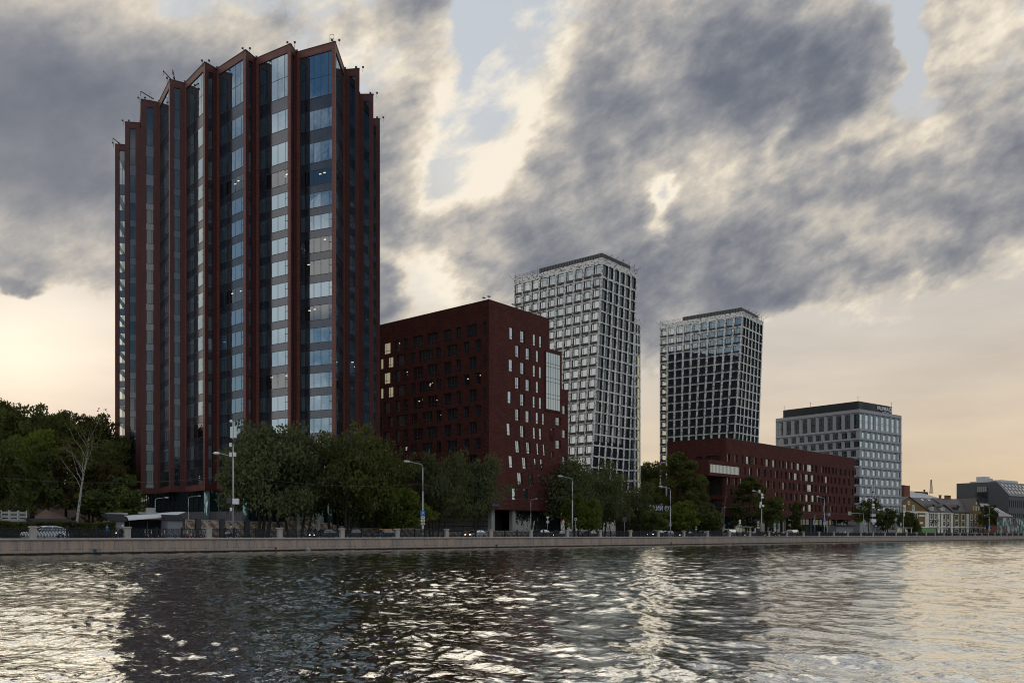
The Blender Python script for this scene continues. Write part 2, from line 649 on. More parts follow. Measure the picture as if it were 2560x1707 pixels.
# ---------------------------------------------------------------- materials
def pbr(name, col, rough=.7, spec=.4, metal=0.0, var=0.0, vscale=2.0, bump=0.0, bscale=20.0, emit=None, coat=0.0):
    m, nt, out = new_mat(name)
    b = nd(nt, 'ShaderNodeBsdfPrincipled')
    b.inputs['Roughness'].default_value = rough
    b.inputs['Specular IOR Level'].default_value = spec
    b.inputs['Metallic'].default_value = metal
    b.inputs['Coat Weight'].default_value = coat
    b.inputs['Base Color'].default_value = (*col, 1)
    if var or bump:
        geo = nd(nt, 'ShaderNodeNewGeometry').outputs['Position']
    if var:
        n = noise(nt, geo, vscale, 5, .6)
        k = mth(nt, 'MULTIPLY_ADD', mth(nt, 'SUBTRACT', n, .5), 2 * var, 1.0)
        nt.links.new(vmth(nt, 'SCALE', col, scale=k), b.inputs['Base Color'])
    if bump:
        n = noise(nt, geo, bscale, 4, .6)
        bp = nd(nt, 'ShaderNodeBump', ins={'Strength': bump, 'Distance': .05, 'Height': n})
        nt.links.new(bp.outputs[0], b.inputs['Normal'])
    if emit:
        b.inputs['Emission Color'].default_value = (*emit[:3], 1)
        b.inputs['Emission Strength'].default_value = emit[3]
    nt.links.new(b.outputs[0], out.inputs[0])
    return m


def glass(name, refl=.3, tint=(.85, .95, 1.0), base=(.012, .016, .02), rough=.015, edge=1.0, clear=0.0, wav=.0):
    """coated facade glass: dark room behind, mirror in front; clear > 0 lets one look through"""
    m, nt, out = new_mat(name)
    geo = nd(nt, 'ShaderNodeNewGeometry').outputs['Position']
    n = noise(nt, vmth(nt, 'MULTIPLY', geo, (1, 1, .22)), 1.6, 3)
    df = nd(nt, 'ShaderNodeBsdfDiffuse')
    nt.links.new(vmth(nt, 'SCALE', base, scale=mth(nt, 'MULTIPLY_ADD', n, 2.4, -.2, clamp=False)), df.inputs[0])
    gl = nd(nt, 'ShaderNodeBsdfGlossy', ins={'Color': (*tint, 1), 'Roughness': rough})
    if wav:
        nb = noise(nt, geo, .55, 2)
        bp = nd(nt, 'ShaderNodeBump', ins={'Strength': wav, 'Distance': .02, 'Height': nb})
        nt.links.new(bp.outputs[0], gl.inputs['Normal'])
    fr = nd(nt, 'ShaderNodeFresnel', ins={'IOR': 1.5})
    fac = mth(nt, 'MULTIPLY_ADD', fr.outputs[0], edge * (1 - refl), refl, clamp=True)
    inner = df.outputs[0]
    if clear:
        tr = nd(nt, 'ShaderNodeBsdfTransparent', ins={'Color': (.80, .86, .82, 1)})
        inner = nd(nt, 'ShaderNodeMixShader', ins={0: clear, 1: df.outputs[0], 2: tr.outputs[0]}).outputs[0]
    mx = nd(nt, 'ShaderNodeMixShader', ins={0: fac, 1: inner, 2: gl.outputs[0]})
    nt.links.new(mx.outputs[0], out.inputs[0])
    return m


def brick(name, c1, c2, mortar, bw=.25, bh=.075, rough=.85, var=.25, msize=.08, bias=0.0, off=.5, patch=.25):
    m, nt, out = new_mat(name)
    uv = nd(nt, 'ShaderNodeUVMap').outputs[0]
    br = nd(nt, 'ShaderNodeTexBrick', offset=off, ins={'Color1': (*c1, 1), 'Color2': (*c2, 1), 'Mortar': (*mortar, 1), 'Scale': 1.0,
            'Mortar Size': msize * bh, 'Bias': bias, 'Brick Width': bw, 'Row Height': bh})
    nt.links.new(uv, br.inputs[0])
    big = noise(nt, uv, .35, 5, .6)
    k = mth(nt, 'MULTIPLY_ADD', mth(nt, 'SUBTRACT', big, .5), 2 * patch, 1.0)
    run = noise(nt, vmth(nt, 'MULTIPLY', uv, (.9, .035, 0)), 1.0, 5, .65)
    k = mth(nt, 'MULTIPLY', k, mth(nt, 'MULTIPLY_ADD', mth(nt, 'SUBTRACT', run, .5), patch * 1.6, 1.0))
    fine = noise(nt, uv, 7, 3, .6)
    k = mth(nt, 'MULTIPLY', k, mth(nt, 'MULTIPLY_ADD', mth(nt, 'SUBTRACT', fine, .5), 2 * var, 1.0))
    b = nd(nt, 'ShaderNodeBsdfPrincipled', ins={'Roughness': rough, 'Specular IOR Level': .25})
    nt.links.new(vmth(nt, 'SCALE', br.outputs[0], scale=k), b.inputs['Base Color'])
    nt.links.new(b.outputs[0], out.inputs[0])
    return m


def panels(name, col, joint, pw=1.2, ph=.9, rough=.55, jw=.03, var=.12, spec=.35):
    """cladding panels with open joints"""
    m, nt, out = new_mat(name)
    uv = nd(nt, 'ShaderNodeUVMap').outputs[0]
    br = nd(nt, 'ShaderNodeTexBrick', offset=0.0, ins={'Color1': (*[c * (1 - var) for c in col], 1), 'Color2': (*[c * (1 + var) for c in col], 1), 'Mortar': (*joint, 1), 'Scale': 1.0,
            'Mortar Size': jw, 'Bias': 0.0, 'Brick Width': pw, 'Row Height': ph})
    nt.links.new(uv, br.inputs[0])
    g = noise(nt, uv, .5, 5, .65)
    k = mth(nt, 'MULTIPLY_ADD', mth(nt, 'SUBTRACT', g, .5), .35, 1.0)
    b = nd(nt, 'ShaderNodeBsdfPrincipled', ins={'Roughness': rough, 'Specular IOR Level': spec})
    nt.links.new(vmth(nt, 'SCALE', br.outputs[0], scale=k), b.inputs['Base Color'])
    nt.links.new(b.outputs[0], out.inputs[0])
    return m


def leaf_mat(name, c1, c2, c3, trans=.35):
    m, nt, out = new_mat(name)
    geo = nd(nt, 'ShaderNodeNewGeometry')
    tc = nd(nt, 'ShaderNodeTexCoord').outputs['Object']
    oi = nd(nt, 'ShaderNodeObjectInfo').outputs['Random']
    n = noise(nt, tc, .55, 3, .6)
    n2 = noise(nt, tc, 6.0, 2, .6)
    c = mixc(nt, sstep(nt, n, .38, .62), c1, c2)
    c = mixc(nt, sstep(nt, n2, .45, .75), c, c3)
    hs = nd(nt, 'ShaderNodeHueSaturation', ins={'Hue': mth(nt, 'MULTIPLY_ADD', oi, .03, .485), 'Value': mth(nt, 'MULTIPLY_ADD', oi, .35, .82), 'Color': c})
    df = nd(nt, 'ShaderNodeBsdfDiffuse')
    tr = nd(nt, 'ShaderNodeBsdfTranslucent')
    nt.links.new(hs.outputs[0], df.inputs[0])
    nt.links.new(vmth(nt, 'MULTIPLY', hs.outputs[0], (1.2, 1.25, .6)), tr.inputs[0])
    mx = nd(nt, 'ShaderNodeMixShader', ins={0: trans, 1: df.outputs[0], 2: tr.outputs[0]})
    nt.links.new(mx.outputs[0], out.inputs[0])
    return m


M = {}
M['cladding_lit'] = panels('red_cladding_lit', (.200, .075, .060), (.03, .012, .010), 3.2, .72, .55, .022, .10)  # wide faces: the sky light on them is put into the colour
M['cladding_shaded'] = panels('red_cladding_shaded', (.105, .028, .025), (.03, .01, .01), 3.2, .72, .55, .022, .10)  # narrow faces: same cladding with their shade put into the colour
M['brick'] = brick('dark_red_brick', (.118, .031, .024), (.074, .020, .016), (.042, .016, .013), 1.1, .30, .9, .5, .12, patch=.42)
M['brick_old'] = brick('old_red_brick', (.26, .085, .055), (.20, .06, .04), (.20, .12, .09), .3, .1, .9, .3, .12)
M['speckle'] = None
M['glass_blue'] = glass('blue_coated_glass', .31, (.64, .83, 1.0), (.036, .045, .050), .012, .7, wav=.25)
M['glass_dark'] = glass('dark_office_glass', .09, (.80, .94, 1.0), (.024, .031, .036), .02, .8, wav=.3)
M['glass_pale'] = glass('pale_office_glass', .30, (.86, .95, 1.0), (.012, .015, .018), .02, .7, wav=.3)
M['glass_clear'] = glass('clear_glass', .10, (.9, 1, .95), (.01, .012, .012), .01, .5, clear=.8)
M['glass_clear_dim'] = glass('half_clear_glass', .14, (.85, .92, 1), (.01, .012, .014), .01, .7, clear=.72)
M['glass_bright'] = glass('bright_office_glass', .48, (.80, .94, 1.0), (.02, .025, .03), .02, .7, wav=.2)
M['glass_black'] = glass('dim_curtained_glass', .045, (.85, .95, 1.0), (.016, .021, .024), .03, .6)
M['frame_mid'] = pbr('slate_frame_metal', (.055, .058, .062), .5, .4)
M['lit_room'] = pbr('lit_room_window', (.4, .36, .26), .4, emit=(1.0, .88, .56, .26))
M['spandrel'] = glass('spandrel_glass', .07, (.8, .85, .95), (.022, .024, .032), .12, .6)
M['frame_dark'] = pbr('dark_frame_metal', (.018, .019, .022), .45, .5)
M['frame_grey'] = pbr('grey_frame_metal', (.16, .165, .17), .5, .5)
M['metal_grey'] = pbr('galvanised_steel', (.42, .43, .44), .45, .5, .3, .12)
M['metal_dark'] = pbr('dark_painted_steel', (.03, .032, .036), .5, .5)
M['roof_felt'] = pbr('roof_felt', (.035, .035, .037), .9, .2, var=.2)
M['concrete'] = pbr('pale_concrete', (.34, .33, .32), .85, .3, var=.15, vscale=1.5, bump=.15)
M['lamp_on'] = pbr('lit_lamp', (.9, .85, .7), .5, emit=(1.0, .90, .72, 1.9))
M['lamp_on_white'] = pbr('lit_headlight', (.9, .9, .85), .3, emit=(1.0, .95, .85, 6.0))
M['lamp_on_red'] = pbr('lit_tail_lamp', (.5, .02, .02), .3, emit=(1.0, .06, .04, 1.5))
M['white_paint'] = pbr('white_paint', (.78, .78, .76), .5, .5, var=.06)
M['asphalt'] = pbr('asphalt', (.05, .05, .052), .9, .3, var=.2, vscale=.8, bump=.3, bscale=60)
M['pavement'] = pbr('paving', (.20, .19, .18), .9, .3, var=.2, vscale=.8)
M['soil'] = pbr('bare_slope', (.16, .105, .085), .95, .1, var=.35, vscale=.6, bump=.5, bscale=3)
M['ground'] = pbr('town_ground', (.09, .09, .07), .95, .1, var=.3, vscale=.05)
M['bark'] = pbr('dark_bark', (.045, .038, .032), .95, .1, var=.4, vscale=6, bump=.6, bscale=14)


def _speckle():
    """white brick with scattered black bricks"""
    m, nt, out = new_mat('speckled_white_brick')
    uv = nd(nt, 'ShaderNodeUVMap').outputs[0]
    br = nd(nt, 'ShaderNodeTexBrick', offset=.5, ins={'Color1': (0, 0, 0, 1), 'Color2': (1, 1, 1, 1), 'Mortar': (.5, .5, .5, 1), 'Scale': 1.0,
            'Mortar Size': .02, 'Bias': 0.0, 'Brick Width': .55, 'Row Height': .24})
    nt.links.new(uv, br.inputs[0])
    big = noise(nt, uv, .8, 3, .6)
    sep = nd(nt, 'ShaderNodeSeparateColor', ins={0: br.outputs[0]})
    v = mth(nt, 'ADD', sep.outputs[0], mth(nt, 'MULTIPLY', mth(nt, 'SUBTRACT', big, .5), .9))
    k = sstep(nt, v, .20, .26)
    c = mixc(nt, k, (.055, .05, .05), (.80, .77, .73))
    b = nd(nt, 'ShaderNodeBsdfPrincipled', ins={'Roughness': .8, 'Specular IOR Level': .3})
    nt.links.new(c, b.inputs['Base Color'])
    nt.links.new(b.outputs[0], out.inputs[0])
    return m


M['speckle'] = _speckle()


def _granite():
    """quay granite: big blocks, tints block by block, wet dark foot, run-off stains"""
    m, nt, out = new_mat('quay_granite')
    uv = nd(nt, 'ShaderNodeUVMap').outputs[0]
    sep = nd(nt, 'ShaderNodeSeparateXYZ', ins={0: uv})
    br = nd(nt, 'ShaderNodeTexBrick', offset=.37, ins={'Color1': (.34, .26, .225, 1), 'Color2': (.26, .22, .205, 1), 'Mortar': (.11, .09, .08, 1), 'Scale': 1.0,
            'Mortar Size': .03, 'Bias': 0.0, 'Brick Width': 1.3, 'Row Height': .92})
    nt.links.new(vmth(nt, 'ADD', uv, (0, .35, 0)), br.inputs[0])
    tint = noise(nt, vmth(nt, 'MULTIPLY', uv, (.75, .10, 0)), 1.0, 5, .7)
    c = mixc(nt, sstep(nt, tint, .40, .64), br.outputs[0], (.40, .29, .21))
    streak = noise(nt, vmth(nt, 'MULTIPLY', uv, (2.6, .25, 0)), 1.0, 5, .65)
    c = mixc(nt, mth(nt, 'MULTIPLY', sstep(nt, streak, .48, .72), .5), c, (.13, .115, .108))
    sp = noise(nt, uv, 40, 2, .6)
    c = vmth(nt, 'SCALE', c, scale=mth(nt, 'MULTIPLY_ADD', sp, .5, .75))
    n = noise(nt, vmth(nt, 'MULTIPLY', uv, (1.5, 0, 0)), 1.0, 4, .6)
    wet = mth(nt, 'ADD', sep.outputs[1], mth(nt, 'MULTIPLY', mth(nt, 'SUBTRACT', n, .5), -.18))
    w = sstep(nt, wet, .27, .17)
    c = mixc(nt, w, c, (.012, .013, .010))
    b = nd(nt, 'ShaderNodeBsdfPrincipled', ins={'Roughness': .8, 'Specular IOR Level': .35})
    nt.links.new(c, b.inputs['Base Color'])
    nt.links.new(b.outputs[0], out.inputs[0])
    return m


M['granite'] = _granite()
M['granite_post'] = pbr('granite_post', (.40, .355, .325), .8, .35, var=.25, vscale=3, bump=.1)
M['railing'] = pbr('railing_iron', (.014, .017, .024), .65, .25)


def _checker():
    """brown and cream stone cladding set in diagonal patches"""
    m, nt, out = new_mat('mosaic_stone')
    uv = nd(nt, 'ShaderNodeUVMap').outputs[0]
    sk = vmth(nt, 'ADD', uv, (0, 0, 0))
    sp = nd(nt, 'ShaderNodeSeparateXYZ', ins={0: uv})
    row = mth(nt, 'FLOOR', mth(nt, 'DIVIDE', sp.outputs[1], .22))
    xs = mth(nt, 'MULTIPLY_ADD', row, .24, sp.outputs[0])
    per = mth(nt, 'FRACT', mth(nt, 'DIVIDE', xs, 1.55))
    cell = mth(nt, 'FLOOR', mth(nt, 'DIVIDE', xs, .31))
    rnd = nd(nt, 'ShaderNodeTexWhiteNoise', noise_dimensions='2D')
    cv = nd(nt, 'ShaderNodeCombineXYZ', ins={0: cell, 1: row})
    nt.links.new(cv.outputs[0], rnd.inputs['Vector'])
    v = mth(nt, 'ADD', per, mth(nt, 'MULTIPLY', mth(nt, 'SUBTRACT', rnd.outputs[0], .5), .7))
    c = mixc(nt, sstep(nt, v, .55, .62), (.42, .36, .29), (.19, .105, .072))
    c = vmth(nt, 'SCALE', c, scale=mth(nt, 'MULTIPLY_ADD', rnd.outputs[0], .5, .75))
    b = nd(nt, 'ShaderNodeBsdfPrincipled', ins={'Roughness': .8, 'Specular IOR Level': .3})
    nt.links.new(c, b.inputs['Base Color'])
    nt.links.new(b.outputs[0], out.inputs[0])
    return m


M['mosaic'] = _checker()


def _water():
    m, nt, out = new_mat('river_water')
    pos = nd(nt, 'ShaderNodeNewGeometry').outputs['Position']
    n1 = noise(nt, vmth(nt, 'MULTIPLY', pos, (.8, 1.1, 0)), 4.2, 3, .6, .4)
    bp = nd(nt, 'ShaderNodeBump', ins={'Strength': WATER_BUMP, 'Distance': .10, 'Height': n1})
    df = nd(nt, 'ShaderNodeBsdfDiffuse', ins={'Color': (.018, .018, .014, 1)})
    gl = nd(nt, 'ShaderNodeBsdfGlossy', ins={'Color': (.97, .98, .94, 1), 'Roughness': .02})
    fr = nd(nt, 'ShaderNodeFresnel', ins={'IOR': 1.33})
    for n in (df, gl, fr):
        nt.links.new(bp.outputs[0], n.inputs['Normal'])
    fac = mth(nt, 'MULTIPLY_ADD', fr.outputs[0], .96, .04, clamp=True)
    mx = nd(nt, 'ShaderNodeMixShader', ins={0: fac, 1: df.outputs[0], 2: gl.outputs[0]})
    nt.links.new(mx.outputs[0], out.inputs[0])
    return m


WATER_BUMP = .20
M['water'] = _water()
# ---------------------------------------------------------------- pleated tower
def face_u(fc, px, z=None):
    s = (px - CX) / F
    z = fc.z0 if z is None else z
    a, b = fc.pt(0, z), fc.pt(1, z)
    return (s * a.y - a.x) / ((b.x - a.x) - s * (b.y - a.y))


def face_z(fc, px, py):
    u = face_u(fc, px)
    return zy(py, fc.pt(u, fc.z0).y)


def sub_face(fc, off):
    o = fc.n * off
    g = Face(fc.p0 + o, fc.p1 + o, fc.z0, fc.z1, fc.q0 + o, fc.q1 + o)
    return g


def text_mesh(s, size, depth=.08, name='lettering'):
    cu = bpy.data.curves.new('lettering', 'FONT')
    cu.body = s
    cu.size = size
    cu.extrude = depth / 2
    cu.resolution_u = 2
    ob = bpy.data.objects.new('lettering', cu)
    COL.objects.link(ob)
    dg = bpy.context.evaluated_depsgraph_get()
    dg.update()
    me = bpy.data.meshes.new_from_object(ob.evaluated_get(dg))
    bpy.data.objects.remove(ob)
    bpy.data.curves.remove(cu)
    V = np.array([v.co[:] for v in me.vertices])
    Fs = [tuple(p.vertices) for p in me.polygons]
    bpy.data.meshes.remove(me)
    return V, Fs


def add_text(mb, s, size, o, d, up=Vector((0, 0, 1)), depth=.08, mi=0, width=None, n=None):
    V, Fs = text_mesh(s, size, depth)
    if not len(V):
        return
    V = V - np.array([V[:, 0].min(), V[:, 1].min(), 0])
    if width:
        V[:, 0] *= width / V[:, 0].max()
    n = n if n is not None else d.cross(up)
    P = [Vector(o) + d * float(v[0]) + up * float(v[1]) + n * float(v[2]) for v in V]
    mb.add(P, Fs, mi)


TW = [(-89.0, 191.9), (-86.1, 192.3), (-82.1, 181.6), (-79.1, 182.0), (-74.6, 172.1), (-71.6, 173.4), (-65.8, 164.6), (-63.5, 166.0), (-56.9, 158.6), (-55.5, 160.9),
      (-48.1, 154.6), (-47.07, 157.4), (-39.5, 152.7), (-39.1, 155.4), (-31.4, 152.0), (-31.5, 161.2), (-28.7, 160.8), (-30.4, 170.2), (-27.55, 170.2), (-30.6, 180.2), (-27.8, 180.2)]
TBACK = [(-29.5, 190), (-45, 206), (-75, 214), (-92.3, 204.5)]
T_Z0, T_Z1 = 10.5, 89.7
FLOORS = [(67.75 - 4.05 * k - 2.75, 67.75 - 4.05 * k) for k in range(14)] + [(69.0, 72.7), (74.9, 78.5), (80.7, 88.4)]


def pleated_tower():
    rt = thing('office_tower', 'tall pleated tower of dark red cladding with vertical bands of blue glass', 'tower', (-45, 172, 1.75))
    wall, span = MB(), MB()
    spans = []
    win = Windows(rt, [M['frame_dark'], M['frame_dark']], [M['glass_blue'], M['glass_clear_dim'], M['glass_clear'], M['glass_black']], 100)
    n = len(TW)
    lamps = []
    rng = random.Random(3)
    for i in range(n - 1):
        fc = Face(TW[i], TW[i + 1], T_Z0, T_Z1)
        wide = fc.W > 5
        a, b = (.085, .915) if wide else (.30, .71)
        facade(wall, fc, [(11.7, 88.4, [(a, b)])], 0 if wide else 1)
        # reveal of the tall glazed strip
        sf = sub_face(fc, -.16)
        for u in (a, b):
            p = [fc.pt(u, 11.7), sf.pt(u, 11.7), sf.pt(u, 88.4), fc.pt(u, 88.4)]
            wall.face(p if u == a else p[::-1], 1)
        wall.face([fc.pt(a, 11.7), fc.pt(b, 11.7), sf.pt(b, 11.7), sf.pt(a, 11.7)], 1)
        wall.face([fc.pt(b, 88.4), fc.pt(a, 88.4), sf.pt(a, 88.4), sf.pt(b, 88.4)], 1)
        # dark glass between the floors, cut at every mullion
        nm = max(1, round((b - a) * fc.W / 1.55))
        us = [a + (b - a) * k / nm for k in range(nm + 1)]
        z = 11.7
        for za, zb in sorted(FLOORS):
            if za - z > .05:
                nm = 1
                us = [a + (b - a) * k / nm for k in range(nm + 1)]
                sm = MB()
                spans.append((fc.W * (za - z) if fc.n.y < -.1 else 0, sm))
                for k in range(nm):
                    g = .0 if nm == 1 else .003
                    sm.face([sf.pt(us[k] + g, z), sf.pt(us[k + 1] - g, z), sf.pt(us[k + 1] - g, za), sf.pt(us[k] + g, za)])
            z = zb
        s2 = sub_face(fc, -.14)
        edge_on = False
        vis = 1.0 if wide else .45
        for za, zb in FLOORS:
            fm, gm = MB(), MB()
            bars, trans = [], []
            if wide:
                nb = 5
                w = (b - a) * fc.W
                if zb - za > 5:
                    bars = [.21, .43, .65, .88]
                    trans = [.46]
                elif zb > 68:
                    bars = [.21, .43, .65, .90]
                else:
                    bars = [.21, .43, .65, .90]
                    trans = [(.56, .90, 1.0)]
            else:
                bars = [.78] if zb < 68 else []
                if zb - za > 5:
                    trans = [.46]
            gl = 0 if wide else 3
            if i == 0:
                gl = 2
            elif rng.random() < .10 and zb < 68 and i > 6:
                gl = 1
                if i < 2 or wide or True:
                    for _ in range(rng.choice((1, 1, 2))):
                        lamps.append((fc, a + (b - a) * rng.uniform(.15, .85), zb - rng.uniform(.35, .9)))
            window(fm, gm, s2, za, zb, (a, b), dep=.02, fw=.09, bars=bars, trans=trans, gl=gl, fin=.03, wob=.006)
            px = abs(fc.pt(a, za).x / fc.pt(a, za).y - fc.pt(b, za).x / fc.pt(b, za).y) * F
            hid = (fc.n.dot(Vector((fc.pt(.5, za).x, fc.pt(.5, za).y, 0))) > -1)
            low = zb < 24 and i > 8
            win.add(fm, gm, 0 if hid else px * (zb - za) * (.05 if low else 1))
    # back walls
    loop = [TW[-1]] + TBACK + [TW[0]]
    for i in range(len(loop) - 1):
        fc = Face(loop[i], loop[i + 1], T_Z0, T_Z1)
        if i >= len(loop) - 3:
            rows = [(za, zb, [(.04, .30), (.36, .64), (.70, .96)]) for za, zb in FLOORS]
        else:
            rows = []
        facade(wall, fc, rows, 1)
    poly = TW + TBACK
    wall.face([Vector((x, y, 88.9)) for x, y in poly], 2)
    wall.face([Vector((x, y, T_Z0)) for x, y in poly][::-1], 1)
    wall.build('wall', [M['cladding_lit'], M['cladding_shaded'], M['roof_felt']], rt)
    spans.sort(key=lambda t: -t[0])
    for i, (_w, sm) in enumerate(spans):
        if i < 100:
            sm.build('spandrel', M['spandrel'], rt)
        else:
            b_ = len(span.v)
            span.v.extend(sm.v)
            span.f.extend(tuple(b_ + q for q in f) for f in sm.f)
            span.m.extend(sm.m)
            span.s.extend(sm.s)
    span.build('spandrel', M['spandrel'], rt, kind='stuff')
    win.finish()
    # lift and stair core inside, so that one does not look through the whole tower
    ccx, ccy = -56, 184
    core = [(ccx + (x - ccx) * .74, ccy + (y - ccy) * .74) for x, y in [TW[k] for k in (4, 6, 8, 10, 12, 14, 16, 18, 20)] + TBACK[:3]]
    cm = MB()
    cm.prism(core, T_Z0 + .1, 88.0)
    cm.build('core_wall', pbr('core_dark', (.05, .05, .05), .9), rt)
    # parapet coping
    cp = MB()
    for i in range(n - 1):
        a, b = Vector((*TW[i], 89.7)), Vector((*TW[i + 1], 89.7))
        d = (b - a).normalized()
        nn = d.cross(Vector((0, 0, 1)))
        cp.box(a - nn * .35 - d * .03, d * ((b - a).length + .06), nn * .42, (0, 0, .12))
    cp.build('coping', M['frame_dark'], rt)
    # floodlights on the tips and valleys, mast stubs
    for i in range(0, n):
        x, y = TW[i]
        for dx, dy in (((.6, .5), (-.6, .5)) if i % 2 == 0 else ((0, .4),)):
            f = MB()
            f.tube([(x + dx, y + dy, 89.3), (x + dx, y + dy, 90.1)], .04, 4)
            f.cbox((x + dx * 1.1, y + dy * .7, 90.05), .36, .24, .28, .3)
            f.build('floodlight', M['frame_dark'], rt)
    for (a, b) in (((-65.4, 166, 89.7), (-67.4, 165.4, 91.8)), ((-65.2, 166.0, 89.7), (-65.9, 166.2, 92.4)), ((-88.0, 193.0, 90.0), (-89.6, 192.2, 91.2)), ((-72, 172, 89.7), (-74.4, 171.5, 91.0))):
        f = MB()
        f.tube([a, b], .11, 5)
        f.tube([b, Vector(b) + Vector((0, 0, -.9))], .05, 4)
        f.build('davit', M['frame_dark'], rt)
    f = MB()
    for dx in (-.35, .35):
        f.tube([(-32.2 + dx, 153, 89.7), (-32.2 + dx, 153, 91.6)], .04, 5)
    for z in (90.8, 91.5):
        f.tube([(-32.55, 153, z), (-31.85, 153, z)], .04, 4)
    f.build('roof_mast', M['metal_grey'], rt)
    for k in (4, 1):
        x, y = TW[4] if k == 4 else TW[2]
        f = MB()
        for dx in (.25, .65):
            f.tube([(x + 1 + dx, y + 1, 89.7), (x + 1 + dx, y + 1, 91.5)], .045, 4)
        f.tube([(x + 1.25, y + 1, 91.5), (x + 1.65, y + 1, 91.5)], .04, 4)
        f.build('roof_mast', M['metal_grey'], rt)
    for fc, u, z in lamps:
        f = MB()
        p = fc.pt(u, z, -.9)
        f.cbox(p, .42, .18, .10, math.atan2(fc.d.y, fc.d.x))
        f.build('ceiling_lamp', M['lamp_on'], rt)
    for (px0, px1, py) in ((433, 447, 396), (433, 447, 410)):
        pass
    # recessed ground floors: dark glass and grey metal wall
    cx, cy = -58, 184
    inner = [(cx + (x - cx) * .90, cy + (y - cy) * .90) for x, y in (TW[0], TW[2], TW[4], TW[6], TW[8], TW[10], TW[12], TW[14], TW[16], TW[18], TW[20])] + [(cx + (x - cx) * .9, cy + (y - cy) * .9) for x, y in TBACK]
    lob, met, mul = MB(), MB(), MB()
    for i in range(10):
        fc = Face(inner[i], inner[i + 1], 1.7, T_Z0 + .02)
        if i < 5:
            facade(met, fc, [], 0, 1.7, 6.6)
            facade(lob, fc, [], 0, 6.6, T_Z0 + .02)
        else:
            facade(lob, fc, [], 0)
        k = max(2, int(fc.W / 1.5))
        for j in range(k + 1):
            p = fc.pt(j / k, 1.7 if i >= 5 else 6.6)
            mul.box(p + fc.n * .02 - fc.d * .05, fc.d * .1, fc.n * .1, (0, 0, T_Z0 - p.z))
    lob.prism(inner, 1.7, 1.8, 0)
    lob.build('lobby_glazing', glass('teal_lobby_glass', .10, (.75, .95, 1.0), (.008, .018, .022), .03, .8), rt)
    met.build('metal_wall', panels('ribbed_grey_metal', (.16, .155, .17), (.08, .08, .09), .45, 9, .5, .05, .06), rt)
    mul.build('mullions', M['frame_dark'], rt)
    for i in (10, 12, 14, 8, 16):
        x, y = TW[i]
        x, y = cx + (x - cx) * .955, cy + (y - cy) * .955
        f = MB()
        f.tube([(x, y, 1.6), (x, y, T_Z0 + .05)], .55, 14)
        f.build('column', glass('column_glass', .25, (.8, 1, .97), (.10, .17, .17), .15, .6) if 'colglass' not in M else M['colglass'], rt)
    return rt


pleated_tower()


